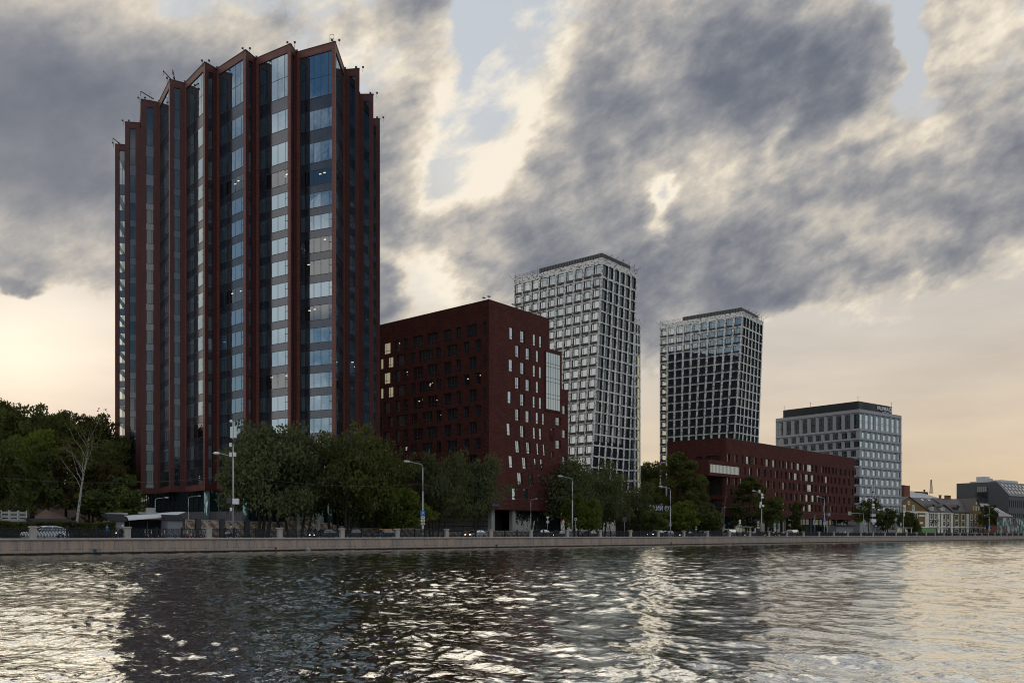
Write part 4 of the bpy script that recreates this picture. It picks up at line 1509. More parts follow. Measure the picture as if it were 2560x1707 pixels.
# ---------------------------------------------------------------- grey precast building with the dark attic
def grey_block():
    rt = thing('office_block', 'pale grey building of deep framed windows under a dark roof storey with a sign', 'office building', (137.3, 338, 1.75))
    C = Vector((137.3, 338, 0))
    uL, uR = Vector((-.651, .759, 0)), Vector((.797, .604, 0))
    LW, RW_ = 37.5, 31.6
    Z0, Z1 = 1.7, 51.9
    conc = pbr('grey_precast', (.38, .375, .395), .75, .35, var=.08, vscale=.8)
    wall = MB()
    win = Windows(rt, [conc, M['frame_dark']], [M['glass_bright'], M['glass_dark']], 100)
    fL = Face(C + uL * LW, C, Z0, Z1)
    fR = Face(C, C + uR * RW_, Z0, Z1)
    rows_z = [(44.4, 50.0)] + [(40.6 - 3.67 * k, 42.9 - 3.67 * k) for k in range(10)]
    for side, fc, cols in (('L', fL, 10), ('R', fR, 8)):
        rr = []
        for ri, (za, zb) in enumerate(rows_z):
            z0, z1 = za - .85, zb + .55
            pitch = 1.0 / cols
            shift = (0 if ri % 2 == 0 else (.36 if side == 'R' else -.36)) * pitch
            hs = []
            for c in range(cols + 1):
                a = (c + .0) * pitch + shift + .004
                b = a + pitch - .008
                a, b = max(a, .004), min(b, .996)
                if (b - a) < .45 * pitch:
                    continue
                hs.append((a, b))
                w = (b - a)
                k = .52 if (b - a) > .9 * pitch else .45
                # the inner opening sits to one side: one deep slope, one shallow
                if side == 'L':
                    ia, ib = a + w * .30, a + w * .92
                else:
                    ia, ib = a + w * .12, a + w * .76
                fm, gm = MB(), MB()
                dd = -.42
                O = [fc.pt(a, z0), fc.pt(b, z0), fc.pt(b, z1), fc.pt(a, z1)]
                I = [fc.pt(ia, za, dd), fc.pt(ib, za, dd), fc.pt(ib, zb, dd), fc.pt(ia, zb, dd)]
                for i in range(4):
                    j = (i + 1) % 4
                    fm.face([O[i], O[j], I[j], I[i]], 0)
                window(fm, gm, sub_face(fc, dd), za, zb, (ia, ib), dep=.12, fw=.10, bars=[.4] if side == 'L' else [.72], trans=[.40, .52] if ri == 0 else [], rev=1, gl=0 if side == 'R' else 1)
                py = HY - (za - CAMZ) * F / C.y
                px = CX + F * fc.pt(a, za).x / fc.pt(a, za).y
                hidden = side == 'L' and py > 1098 + max(0, px - 1960) * .24
                win.add(fm, gm, .01 if hidden or py > 1275 else (9 if ri == 0 else 5))
            rr.append((z0, z1, hs))
        facade(wall, fc, rr)
        # ledges between the storeys
        for ri, (za, zb) in enumerate(rows_z):
            p = fc.pt(0, zb + .62)
            wall.box(p - fc.d * .15 if side == 'R' else p, fc.d * (fc.W + .15), fc.n * .18, (0, 0, .22), 0)
    A, B, D = C + uL * LW, C, C + uR * RW_
    E = D + uL * LW
    wall.face([Vector((q.x, q.y, Z1 - .1)) for q in (A, B, D, E)], 1)
    for a, b in ((D, E), (E, A)):
        wall.face([Vector((a.x, a.y, Z0)), Vector((b.x, b.y, Z0)), Vector((b.x, b.y, Z1)), Vector((a.x, a.y, Z1))], 0)
    wall.build('wall', [conc, M['roof_felt']], rt)
    win.finish()
    at = MB()
    o = C + uL * 1.3 + uR * 1.3
    o = Vector((o.x, o.y, Z1 - .1))
    L2, R2, h = LW - 4.0, RW_ - 6.5, 3.5
    at.box(o, uL * L2, uR * R2, (0, 0, h), 0)
    for k in range(int(L2 / .8)):
        at.box(o + uL * (.8 * k + .3) + fL.n * .01, uL * .1, fL.n * .08, (0, 0, h), 0)
    for k in range(int(R2 / .8)):
        at.box(o + uR * (.8 * k + .3) + fR.n * .01, uR * .1, fR.n * .08, (0, 0, h), 0)
    ao = at.build('roof_storey', M['metal_dark'], rt)
    sg = MB()
    p = o + uR * (R2 - 11.6) + fR.n * .25 + Vector((0, 0, 1.25))
    add_text(sg, 'PALMIRA', 2.2, p, uR, depth=.2, width=8.6)
    p2 = o + uR * (R2 - 7.6) + fR.n * .25 + Vector((0, 0, .45))
    add_text(sg, 'BUSINESS CLUB', .6, p2, uR, depth=.15, width=4.6)
    sg.build('sign_lettering', pbr('sign_letter_grey', (.75, .75, .78), .4, .5), ao)
    em = MB()
    c = o + uR * (R2 - 1.55) + fR.n * .25 + Vector((0, 0, 2.05))
    up = Vector((0, 0, 1))
    for k in range(14):
        a = 2 * math.pi * k / 14
        v = uR * math.cos(a) + up * math.sin(a)
        w_ = uR * -math.sin(a) + up * math.cos(a)
        em.face([c + v * .35 - w_ * .05, c + v * 1.0 - w_ * .22, c + v * 1.45, c + v * 1.0 + w_ * .22, c + v * .35 + w_ * .05])
        em.face([c + v * .35 + w_ * .05 - fR.n * .1, c + v * 1.45 - fR.n * .1, c + v * .35 - w_ * .05 - fR.n * .1])
    em.build('sign_emblem', pbr('sign_emblem_grey', (.45, .45, .48), .4, .5), ao)
    for k, q in enumerate((o + uL * (L2 - .5), o + uL * (L2 * .62), o + uL * .4 + uR * .4, o + uR * (R2 - .4))):
        f = MB()
        f.tube([q + Vector((0, 0, h)), q + Vector((0, 0, h + 1.6))], .06, 5)
        f.ball(q + Vector((0, 0, h + 1.6)), .18, 6)
        f.build('roof_lamp', M['frame_dark'], rt)


grey_block()


# ---------------------------------------------------------------- ochre mansion
def gable_roof(mb, fc, u0, u1, ze, zr, depth, ov=.4, mi=0):
    """roof whose gable shows on the face between u0 and u1"""
    um = (u0 + u1) / 2
    e = ov / fc.W
    a, b, m = fc.pt(u0 - e, ze - .15, ov), fc.pt(u1 + e, ze - .15, ov), fc.pt(um, zr, ov)
    bk = fc.n * -(depth + ov)
    t = Vector((0, 0, .22))
    for p, q in ((a, m), (m, b)):
        mb.add([p, q, q + bk, p + bk, p + t, q + t, q + bk + t, p + bk + t], [(0, 1, 2, 3)[::-1], (4, 5, 6, 7), (0, 4, 5, 1)[::-1], (2, 3, 7, 6), (0, 3, 7, 4), (1, 2, 6, 5)], mi)


def mansion():
    rt = thing('mansion', 'ochre mansion with white trimmed windows, gables and a brown roof', 'house', (186.4, 410, 1.75))
    P0, P1 = Vector((184.8, 409, 0)), Vector((249.5, 453, 0))
    Z0 = 1.7
    fc = Face(P0, P1, Z0, 13.4)
    W = fc.W
    ochre = brick('ochre_brick', (.25, .145, .052), (.20, .115, .042), (.18, .12, .06), .5, .14, .9, .2, .1)
    white = pbr('white_trim', (.74, .70, .60), .7, .3, var=.1)
    rust = brick('dark_rusticated_stone', (.10, .075, .06), (.08, .06, .05), (.03, .025, .02), 1.6, .5, .9, .2, .12)
    roofm = panels('brown_metal_roof', (.070, .056, .055), (.05, .045, .045), .6, 40, .5, .03, .08)
    U = lambda px: face_u(fc, px)
    wall, trim = MB(), MB()
    rows, wins = [], []
    win = Windows(rt, [ochre, white], [M['glass_dark']], 60)
    # columns: (px0, px1)
    up_cols = [(2284, 2293), (2325, 2331), (2335.5, 2341.5), (2357, 2363), (2367.5, 2373.5), (2387.5, 2395.5), (2403.5, 2411.5), (2425.5, 2430.8), (2437, 2442)]
    gr_cols = [(2348.5, 2352), (2357, 2362.5), (2387.5, 2396), (2403.5, 2411), (2425.5, 2430.8), (2437, 2442), (2448, 2452.5)]
    for za, zb, cols in ((2.0, 5.2, gr_cols), (6.6, 8.9, up_cols), (10.0, 12.6, up_cols)):
        hs = [(U(a), U(b)) for a, b in cols]
        rows.append((za, zb, hs))
        for h in hs:
            fm, gm = MB(), MB()
            window(fm, gm, fc, za, zb, h, dep=.25, fw=.10, bars=[.5], trans=[.62], gl=0)
            d = .28 / W
            for (ua, ub, z0, z1) in ((h[0] - d, h[0], za - .3, zb + .3), (h[1], h[1] + d, za - .3, zb + .3), (h[0], h[1], zb, zb + .3), (h[0], h[1], za - .3, za)):
                p = fc.pt(ua, z0, .003)
                fm.box(p, fc.d * ((ub - ua) * W), fc.n * .12, (0, 0, z1 - z0), 1)
            win.add(fm, gm, 1)
    facade(wall, fc, [rows[0]], 2, z1=5.9)
    facade(wall, fc, rows[1:], 0, z0=5.9)
    # white pilasters and cornices
    for a, b in ((2312, 2321), (2343.5, 2348), (2352, 2355.5), (2376, 2381), (2415.5, 2421)):
        trim.box(fc.pt(U(a), Z0, .004), fc.d * ((U(b) - U(a)) * W), fc.n * .3, (0, 0, 11.4), 0)
    for a, b, z, h in ((2252, 2322, 12.9, .8), (2322, 2382, 12.9, .45), (2380, 2456, 5.75, .5), (2252, 2382, 5.75, .35)):
        trim.box(fc.pt(U(a), z, .006), fc.d * ((U(b) - U(a)) * W), fc.n * .45, (0, 0, h), 0)
    trim.build('trim', white, rt)
    # the three roofs
    dep = 16
    bk = fc.n * -dep
    # front gable of the first block
    ua, ub = 0.0, U(2326)
    um = U(2271.5)
    g = [fc.pt(ua, 13.4), fc.pt(ub, 13.4), fc.pt(um, 20.6), ]
    um2 = um
    zl = 17.3
    wall.face([fc.pt(ua, 13.4), fc.pt(ub, 13.4), fc.pt(um, 20.6), fc.pt(ua, zl)], 0)
    rf = MB()
    t = Vector((0, 0, .25))

    def slab(p, q, r, s):
        n = (q - p).cross(s - p)
        if n.z < 0:
            p, q, r, s = s, r, q, p
        rf.add([p, q, r, s, p + t, q + t, r + t, s + t], [(3, 2, 1, 0), (4, 5, 6, 7), (0, 1, 5, 4), (1, 2, 6, 5), (2, 3, 7, 6), (3, 0, 4, 7)], 0)

    o = .5
    slab(fc.pt(um, 20.6, o), fc.pt(ub, 13.2, o), fc.pt(ub, 13.2, o) + bk, fc.pt(um, 20.6, o) + bk)
    slab(fc.pt(ua - .01, zl - .3, o), fc.pt(um, 20.6, o), fc.pt(um, 20.6, o) + bk, fc.pt(ua - .01, zl - .3, o) + bk)
    # mansard over the middle and the tall wing
    u1, u2 = U(2318), U(2384)
    slab(fc.pt(u1, 13.3, .5), fc.pt(u2, 13.3, .5), fc.pt(u2, 17.0, -4), fc.pt(u1, 17.0, -4))
    slab(fc.pt(u1, 17.0, -4), fc.pt(u2, 17.0, -4), fc.pt(u2, 20.8, -9), fc.pt(um, 20.8, -9))
    u3, u4 = U(2380), U(2424)
    slab(fc.pt(u3, 13.7, .5), fc.pt(u4, 13.7, .5), fc.pt(u4, 17.4, -3.5), fc.pt(u3, 17.4, -3.5))
    slab(fc.pt(u3 - .04, 17.2, -3.4), fc.pt(u4 + .06, 17.2, -3.4), fc.pt(u4 + .06, 21.0, -9), fc.pt(u3 - .04, 21.0, -9))
    # second gable block
    ga, gb = U(2419), U(2458)
    gm_ = U(2440)
    wall.face([fc.pt(ga, 13.4), fc.pt(gb, 13.4), fc.pt(gm_, 21.2)], 0)
    slab(fc.pt(ga - .005, 13.2, o), fc.pt(gm_, 21.2, o), fc.pt(gm_, 21.2, o) + bk, fc.pt(ga - .005, 13.2, o) + bk)
    slab(fc.pt(gm_, 21.2, o), fc.pt(gb + .006, 13.0, o), fc.pt(gb + .006, 13.0, o) + bk, fc.pt(gm_, 21.2, o) + bk)
    rf.build('roof', roofm, rt)
    for a, b in ((fc.pt(0, 0), fc.pt(0, 0) + bk), (fc.pt(0, 0) + bk, fc.pt(1, 0) + bk), (fc.pt(1, 0) + bk, fc.pt(1, 0))):
        wall.face([Vector((b.x, b.y, Z0)), Vector((a.x, a.y, Z0)), Vector((a.x, a.y, 13.4)), Vector((b.x, b.y, 13.4))], 0)
    wall.build('wall', [ochre, white, rust], rt)
    # windows of the gables
    for (c, z, w_, h_) in ((2260.5, 14.3, 1.7, 2.1), (2282.5, 14.3, 1.8, 2.1), (2433, 15.4, .9, 1.5), (2440, 15.4, 1.1, 1.5), (2446.5, 15.4, .9, 1.5), (2440, 18.3, .6, 1.1)):
        u = U(c)
        fm, gm = MB(), MB()
        h = (u - w_ / 2 / W, u + w_ / 2 / W)
        f2 = sub_face(fc, .06)
        window(fm, gm, f2, z, z + h_, h, dep=.05, fw=.14, bars=[.5] if w_ > 1.5 else [], gl=0, fin=.08)
        for i in range(1):
            p = f2.pt(h[0], z - .25, 0)
            fm.box(p - fc.d * .2, fc.d * (w_ + .4), fc.n * .1, (0, 0, .25), 1)
            fm.box(f2.pt(h[0], z + h_) - fc.d * .2, fc.d * (w_ + .4), fc.n * .1, (0, 0, .25), 1)
            for q in (-.2, w_):
                fm.box(f2.pt(h[0], z) + fc.d * q, fc.d * .2, fc.n * .1, (0, 0, h_), 1)
        win.add(fm, gm, 2)
    fm, gm = MB(), MB()
    c = fc.pt(U(2271.5), 17.6, .05)
    N = 16
    up = Vector((0, 0, 1))
    ring = [(fc.d * math.cos(2 * math.pi * k / N) + up * math.sin(2 * math.pi * k / N)) for k in range(N)]
    for k in range(N):
        j = (k + 1) % N
        fm.face([c + ring[k] * .65 + fc.n * .1, c + ring[k] * 1.05 + fc.n * .1, c + ring[j] * 1.05 + fc.n * .1, c + ring[j] * .65 + fc.n * .1], 1)
        fm.face([c + ring[k] * 1.05, c + ring[j] * 1.05, c + ring[j] * 1.05 + fc.n * .1, c + ring[k] * 1.05 + fc.n * .1], 1)
    gm.face([c + ring[k] * .66 + fc.n * .03 for k in range(N)])
    win.add(fm, gm, 3)
    win.finish()
    # dormers
    for px in (2333.5, 2360.5, 2395):
        u = U(px)
        dm = MB()
        z = 14.4
        w_ = 1.5
        a = fc.pt(u, z, -.6)
        dm.box(a - fc.d * w_, fc.d * 2 * w_, fc.n * -4.5, (0, 0, 1.9), 1 if px < 2390 else 0)
        for s in (-1, 1):
            p, q = a + fc.d * s * (w_ + .5) + up * 1.8 + fc.n * .5, a + up * 3.2 + fc.n * .5
            k = fc.n * -6
            dm.add([p, q, q + k, p + k, p + t, q + t, q + k + t, p + k + t], [(0, 1, 2, 3), (4, 5, 6, 7), (0, 1, 5, 4), (2, 3, 7, 6), (1, 2, 6, 5), (3, 0, 4, 7)], 0)
        dm.face([a - fc.d * w_ + up * 1.9, a + fc.d * w_ + up * 1.9, a + up * 3.2], 0)
        do = dm.build('dormer', [roofm, white], rt)
        gp = MB()
        for s in (-.75, .75):
            p = a + fc.d * (s - .5) + up * .25 + fc.n * .03
            gp.face([p, p + fc.d * 1.0, p + fc.d * 1.0 + up * 1.5, p + up * 1.5])
        gp.build('pane', M['glass_dark'], do)
    for k, (px, q) in enumerate(((2282, 0), (2294, 0), (2305, 0), (2340, 1), (2357, 1), (2373, 1), (2390, 1))):
        u = U(px)
        sk = MB()
        if q == 0:
            kk = (u - um) / (ub - um)
            c = fc.pt(u, 20.6 - 7.4 * kk + .35, -3)
            ax, ay = fc.n * -1.4, (fc.d * (ub - um) * W + Vector((0, 0, -7.4))).normalized() * 1.2
        else:
            c = fc.pt(u, 20.0 + .35, -8.2)
            ax, ay = fc.d * 1.6, (fc.n * 5 + Vector((0, 0, -3.8))).normalized() * 1.3
        nn = ax.cross(ay).normalized()
        if nn.z < 0:
            nn = -nn
        sk.box(c, ax, ay, nn * .12)
        sk.build('skylight', glass('skylight_glass', .5, (1, 1, 1), (.1, .1, .1), .08) if k == 0 else bpy.data.materials['skylight_glass'], rt)
    for px in (2395.5, 2409, 2413, 2419):
        u = U(px)
        ch = MB()
        p = fc.pt(u, 20.2, -9.5)
        ch.cbox(p, .9, .9, 2.6, .6)
        ch.cbox(p + Vector((0, 0, 2.6)), 1.15, 1.15, .2, .6)
        ch.build('chimney', M['brick_old'], rt)
    # entrance canopy, shop boards, small flags
    cn = MB()
    cn.box(fc.pt(U(2281), 5.6, .5), fc.d * ((U(2310) - U(2281)) * W), fc.n * 1.6, (0, 0, .25))
    cn.build('canopy', white, rt)
    for px0, px1, z, h in ((2296.5, 2311, 11.2, .85), (2299, 2307, 7.6, .9)):
        bd = MB()
        bd.box(fc.pt(U(px0), z, .02), fc.d * ((U(px1) - U(px0)) * W), fc.n * .12, (0, 0, h))
        bd.build('sign_board', white, rt)


mansion()


def pole_flag(px, col, cat_label):
    fc = Face(Vector((184.8, 409, 0)), Vector((249.5, 453, 0)), 1.7, 13.4)
    p = fc.pt(face_u(fc, px), 8.6, .45)
    rt = thing('flag', cat_label, 'flag', p)
    m = MB()
    e = p + fc.n * 1.2 + Vector((0, 0, 1.6))
    m.tube([p, e], .04, 5)
    m.build('pole', M['metal_grey'], rt)
    f = MB()
    q = p.lerp(e, .95)
    r = p.lerp(e, .25)
    n = 5
    dn = Vector((0, 0, -1.3))
    for k in range(n):
        a, b = r.lerp(q, k / n), r.lerp(q, (k + 1) / n)
        w0, w1 = fc.d * .12 * math.sin(k * 1.9), fc.d * .12 * math.sin((k + 1) * 1.9)
        f.face([a + w0 * .2, b + w1 * .2, b + w1 + dn, a + w0 + dn])
        f.face([a + w0 * .2 + fc.d * .02, a + w0 + dn + fc.d * .02, b + w1 + dn + fc.d * .02, b + w1 * .2 + fc.d * .02])
    f.build('cloth', pbr('flag_cloth_' + cat_label.split()[0], col, .8, .2), rt)


pole_flag(2327, (.05, .05, .06), 'dark flag hung on the ochre mansion front beside a red one')
pole_flag(2333, (.40, .05, .09), 'red flag hung on the ochre mansion front')
pole_flag(2339, (.25, .38, .46), 'pale blue flag hung on the ochre mansion front')


# ---------------------------------------------------------------- old works, dark office hall, low shed with mural
def old_works():
    rt = thing('brick_works', 'old red brick works with a pale metal roof behind the ochre mansion', 'factory', (225, 490, 1.75))
    d = Vector((.826, .563, 0))
    n = Vector((.563, -.826, 0))
    dep = 485
    a = px_at(2240, dep)
    w = MB()
    tw = px_at(2270, dep)
    fcw = Face(a, a + d * 14, 1.7, 30.5)
    facade(w, fcw, [])
    b = a + d * 13.5
    w.prism([a, a + d * 8.4, a + d * 8.4 - n * 14, a - n * 14], 1.7, 30.2, 0)
    base = a + d * 8
    w.prism([base, base + d * 48, base + d * 48 - n * 26, base - n * 26], 1.7, 22.5, 0)
    w.build('wall', M['brick_old'], rt)
    r = MB()
    ms = panels('pale_standing_seam', (.42, .42, .43), (.25, .25, .25), .7, 60, .45, .03, .1)
    p = [base + n * .6, base + d * 48 + n * .6, base + d * 36 - n * 13, base + d * 0.2 - n * 13]
    z = [22.4, 22.2, 28.3, 28.8]
    up = [Vector((q.x, q.y, zz)) for q, zz in zip(p, z)]
    r.face(up)
    r.face([u + Vector((0, 0, .25)) for u in up])
    r.face([up[1], up[1] - n * 26.6, Vector((p[2].x, p[2].y, 28.3))])
    for i in range(4):
        j = (i + 1) % 4
        r.face([up[i], up[j], up[j] + Vector((0, 0, .25)), up[i] + Vector((0, 0, .25))])
    r.build('roof', ms, rt)
    c = MB()
    for zz, e in ((30.2, .35), (21.5, .25)):
        q = a - d * e + n * e
        L = 8.4 if zz > 25 else 56
        c.box(Vector((q.x, q.y, zz)), d * (L + 2 * e), -n * (14 + 2 * e), (0, 0, .4))
    c.build('cornice', M['roof_felt'], rt)
    k = MB()
    q = base + d * 31 - n * 11
    k.box(Vector((q.x, q.y, 25)), d * 13, -n * 6, (0, 0, 3.4))
    k.ball(Vector((q.x, q.y, 29.2)) + d * 9, .7, 8)
    k.tube([Vector((q.x, q.y, 28.2)) + d * 9, Vector((q.x, q.y, 29.4)) + d * 9], .12, 5)
    k.build('roof_plant', M['metal_dark'], rt)
    m = thing('lattice_mast', 'thin steel lattice mast standing above the pale works roof', 'mast', px_at(2328, 500, 27))
    f = MB()
    o = px_at(2328, 500, 27.0)
    h = 6.8
    for sx, sy in ((-1, -1), (1, -1), (1, 1), (-1, 1)):
        f.tube([o + Vector((sx * .62, sy * .62, 0)), o + Vector((sx * .24, sy * .24, h))], .09, 4)
    for i in range(6):
        k0, k1 = i / 6, (i + 1) / 6
        r0, r1 = .62 - .38 * k0, .62 - .38 * k1
        for sx, sy, tx, ty in ((-1, -1, 1, -1), (1, -1, 1, 1), (1, 1, -1, 1), (-1, 1, -1, -1)):
            f.tube([o + Vector((sx * r0, sy * r0, h * k0)), o + Vector((tx * r1, ty * r1, h * k1))], .05, 4)
            f.tube([o + Vector((sx * r1, sy * r1, h * k1)), o + Vector((tx * r1, ty * r1, h * k1))], .05, 4)
    f.cbox(o + Vector((0, 0, h)), .7, .7, .5)
    f.build('lattice', M['frame_dark'], m)
    f = MB()
    f.cbox(o + Vector((0, 0, -.4)), 1.8, 1.8, .4)
    f.build('base', M['metal_dark'], m)


old_works()


def dark_hall():
    rt = thing('office_hall', 'dark grey office hall with a sloped glazed roof side and plant on top', 'office building', (290, 500, 1.75))
    C = px_at(2521.5, 500)
    uL, uR = Vector((-.6, .8, 0)), Vector((.8, .6, 0))
    Zr, Ze = 33.6, 25.2
    W = 0
    # length of the end wall up to column 2391
    s = (2391.3 - CX) / F
    W = (C.x - s * C.y) / (.6 + s * .8)
    s2 = (2491.7 - CX) / F
    wr = (C.x - s2 * C.y) / (.6 + s2 * .8)
    grey = panels('dark_grey_cladding', (.065, .072, .078), (.035, .04, .04), .6, 3.2, .6, .02, .08)
    w = MB()
    A = C + uL * W
    Rr = C + uL * wr
    V = lambda p, z: Vector((p.x, p.y, z))
    w.face([V(A, 1.7), V(C, 1.7), V(C, Ze), V(Rr, Zr), V(A, Zr)], 0)
    L = 70
    fS = Face(C, C + uR * L, 1.7, Ze)
    rows = []
    win = Windows(rt, [grey, M['frame_dark']], [M['glass_dark']], 60)
    for za, zb in ((18.2, 22.6), (11.2, 15.0), (5, 8.4)):
        hs = [((c + .25) / 26, (c + .62) / 26) for c in range(26)]
        rows.append((za, zb, hs))
        for h in hs[:12]:
            fm, gm = MB(), MB()
            window(fm, gm, fS, za, zb, h, dep=.3, fw=.1, bars=[.5])
            win.add(fm, gm, 1)
        for h in hs[12:]:
            fm, gm = MB(), MB()
            window(fm, gm, fS, za, zb, h, dep=.3, fw=.1, bars=[.5])
            win.add(fm, gm, .1)
    facade(w, fS, rows)
    B2, A2 = C + uR * L, A + uR * L
    w.face([V(B2, 1.7), V(A2, 1.7), V(A2, Zr), V(Rr + uR * L, Zr), V(B2, Ze)], 0)
    w.face([V(A2, 1.7), V(A, 1.7), V(A, Zr), V(A2, Zr)], 0)
    w.build('wall', [grey], rt)
    win.finish()
    r = MB()
    r.face([V(A, Zr), V(Rr, Zr), V(Rr + uR * L, Zr), V(A2, Zr)])
    sl = [V(C, Ze) - uL * .5 + Vector((0, 0, -.2)), V(B2, Ze) - uL * .5 + Vector((0, 0, -.2)), V(Rr + uR * L, Zr), V(Rr, Zr)]
    r.face(sl)
    r.build('roof', panels('slate_grey_roof', (.16, .16, .17), (.09, .09, .09), .7, 30, .5, .03, .08), rt)
    up = (V(Rr, Zr) - V(C, Ze))
    nn = uR.cross(up).normalized()
    if nn.z < 0:
        nn = -nn
    sg = bpy.data.materials['skylight_glass']
    for row, (k0, k1, o) in enumerate(((.66, .82, 0.0), (.44, .58, .9), (.16, .34, 0.0))):
        for c in range(14):
            sk = MB()
            p = V(C, Ze) + up * k0 + uR * (2.2 + c * 4.6 + o + row * .3) + nn * .05
            sk.box(p, uR * 2.0, up * (k1 - k0), nn * .25)
            sk.build('skylight', sg, rt)
    k = MB()
    p = A + uL * -(W * .36) + uR * 2
    k.box(V(p, Zr), -uL * (W * .17), uR * 6, (0, 0, 3.2))
    k.box(V(p - uL * W * .17, Zr), -uL * (W * .09), uR * 4, (0, 0, 2.3))
    k.box(V(A + uL * -(W * .22) + uR * 3, Zr), -uL * (W * .35), uR * 4, (0, 0, .9))
    k.box(V(p - uL * -.3, Zr + 3.2), -uL * (W * .18), uR * 6.3, (0, 0, .3))
    k.box(V(Rr + uR * 6, Zr), uR * 22, uL * 5, (0, 0, 1.3))
    k.build('roof_plant', M['metal_grey'], rt)
    # dark glazed stair bay on the end wall
    fE = Face(A, C, 1.7, Zr)
    b = MB()
    u0, u1 = face_u(fE, 2443), face_u(fE, 2468)
    b.box(fE.pt(u0, 21.5, .01), fE.d * ((u1 - u0) * W), fE.n * .6, (0, 0, 9.5), 0)
    for i in range(6):
        q = fE.pt(u0 + (u1 - u0) * i / 5, 21.5, .62)
        b.box(q - fE.d * .06, fE.d * .12, fE.n * .1, (0, 0, 9.5), 1)
    b.build('stair_bay', [M['glass_black'], M['frame_dark']], rt)


dark_hall()


def shed():
    rt = thing('brick_shed', 'low red brick shed with a grey sloped metal roof beside the ochre mansion', 'building', (262, 455, 1.75))
    d = Vector((.826, .563, 0))
    n = Vector((.563, -.826, 0))
    a = px_at(2452, 462)
    b0 = px_at(2529, 462)
    L = 34.0
    V = lambda p, z: Vector((p.x, p.y, z))
    w = MB()
    w.prism([a, a + d * L, a + d * L - n * 16, a - n * 16], 1.7, 9.2, 0)
    w.prism([V(a, 0) + d * .0 + n * .05, V(a, 0) + d * (L - 1) + n * .05, V(a, 0) + d * (L - 1) - n * 15.9, V(a, 0) - n * 15.9], 9.2, 12.6, 1)
    w.build('wall', [M['brick_old'], M['metal_dark']], rt)
    r = MB()
    p = [V(a - d * .4 + n * .6, 12.5), V(a + d * (L + .4) + n * .6, 12.5), V(a + d * (L - 8) - n * 10, 20.0), V(a - d * .4 - n * 10, 20.0)]
    r.face(p)
    r.face([p[1], V(a + d * (L + .4) - n * 16, 12.5), p[2]])
    r.face([p[3], p[2], V(a + d * (L + .4) - n * 16, 12.5), V(a - d * .4 - n * 16, 12.5)])
    r.build('roof', panels('grey_seam_roof', (.26, .27, .28), (.15, .15, .16), .6, 50, .45, .03, .08), rt)
    up = (p[3] - p[0])
    for c in range(7):
        sk = MB()
        q = p[0] + up * .25 + d * (11 + c * 3.0) + Vector((0, 0, .12))
        sk.box(q, d * 1.1, up * .38, (0, 0, .14))
        sk.build('skylight', bpy.data.materials['skylight_glass'], rt)
    # long wall with a painted mural, by the street
    m = thing('mural_wall', 'low street wall covered with a green, white and red painted mural', 'wall', px_at(2530, 430, 1.75))
    f = MB()
    A = px_at(2495, 431)
    dd = Vector((.75, .66, 0)).normalized()
    nn = Vector((dd.y, -dd.x, 0))
    f.box(V(A, 1.7), dd * 45, -nn * .4, (0, 0, 9.3))
    mt, nt, out = new_mat('street_mural')
    uv = nd(nt, 'ShaderNodeUVMap').outputs[0]
    wv = noise(nt, uv, .35, 2, .5, color=True)
    uvd = vmth(nt, 'ADD', uv, vmth(nt, 'SCALE', vmth(nt, 'SUBTRACT', wv, (.5, .5, .5)), scale=2.0))
    vo = nd(nt, 'ShaderNodeTexVoronoi', ins={'Scale': .62, 'Randomness': 1.0})
    nt.links.new(vmth(nt, 'MULTIPLY', uvd, (1.3, .75, 1)), vo.inputs['Vector'])
    sepc = nd(nt, 'ShaderNodeSeparateColor', ins={0: vo.outputs['Color']})
    cr = nd(nt, 'ShaderNodeValToRGB')
    cr.color_ramp.interpolation = 'CONSTANT'
    els = cr.color_ramp.elements
    els[0].position, els[0].color = 0, (.03, .045, .05, 1)
    els[1].position, els[1].color = .30, (.07, .16, .14, 1)
    for pos, c in ((.50, (.33, .36, .28, 1)), (.66, (.20, .04, .03, 1)), (.76, (.12, .20, .20, 1)), (.88, (.45, .44, .38, 1))):
        e = els.new(pos)
        e.color = c
    nt.links.new(sepc.outputs[0], cr.inputs[0])
    bb = nd(nt, 'ShaderNodeBsdfPrincipled', ins={'Roughness': .8})
    nt.links.new(cr.outputs[0], bb.inputs['Base Color'])
    nt.links.new(bb.outputs[0], out.inputs[0])
    f.build('painted_face', mt, m)
    f = MB()
    f.box(V(A - dd * .1 + nn * .1, 11.0), dd * 45.2, -nn * .6, (0, 0, .3))
    f.build('coping', M['brick_old'], m)


shed()
# ---------------------------------------------------------------- river, quay, street
ZQ = 1.85           # top of the quay wall
P_W = 103.0         # distance of the quay edge


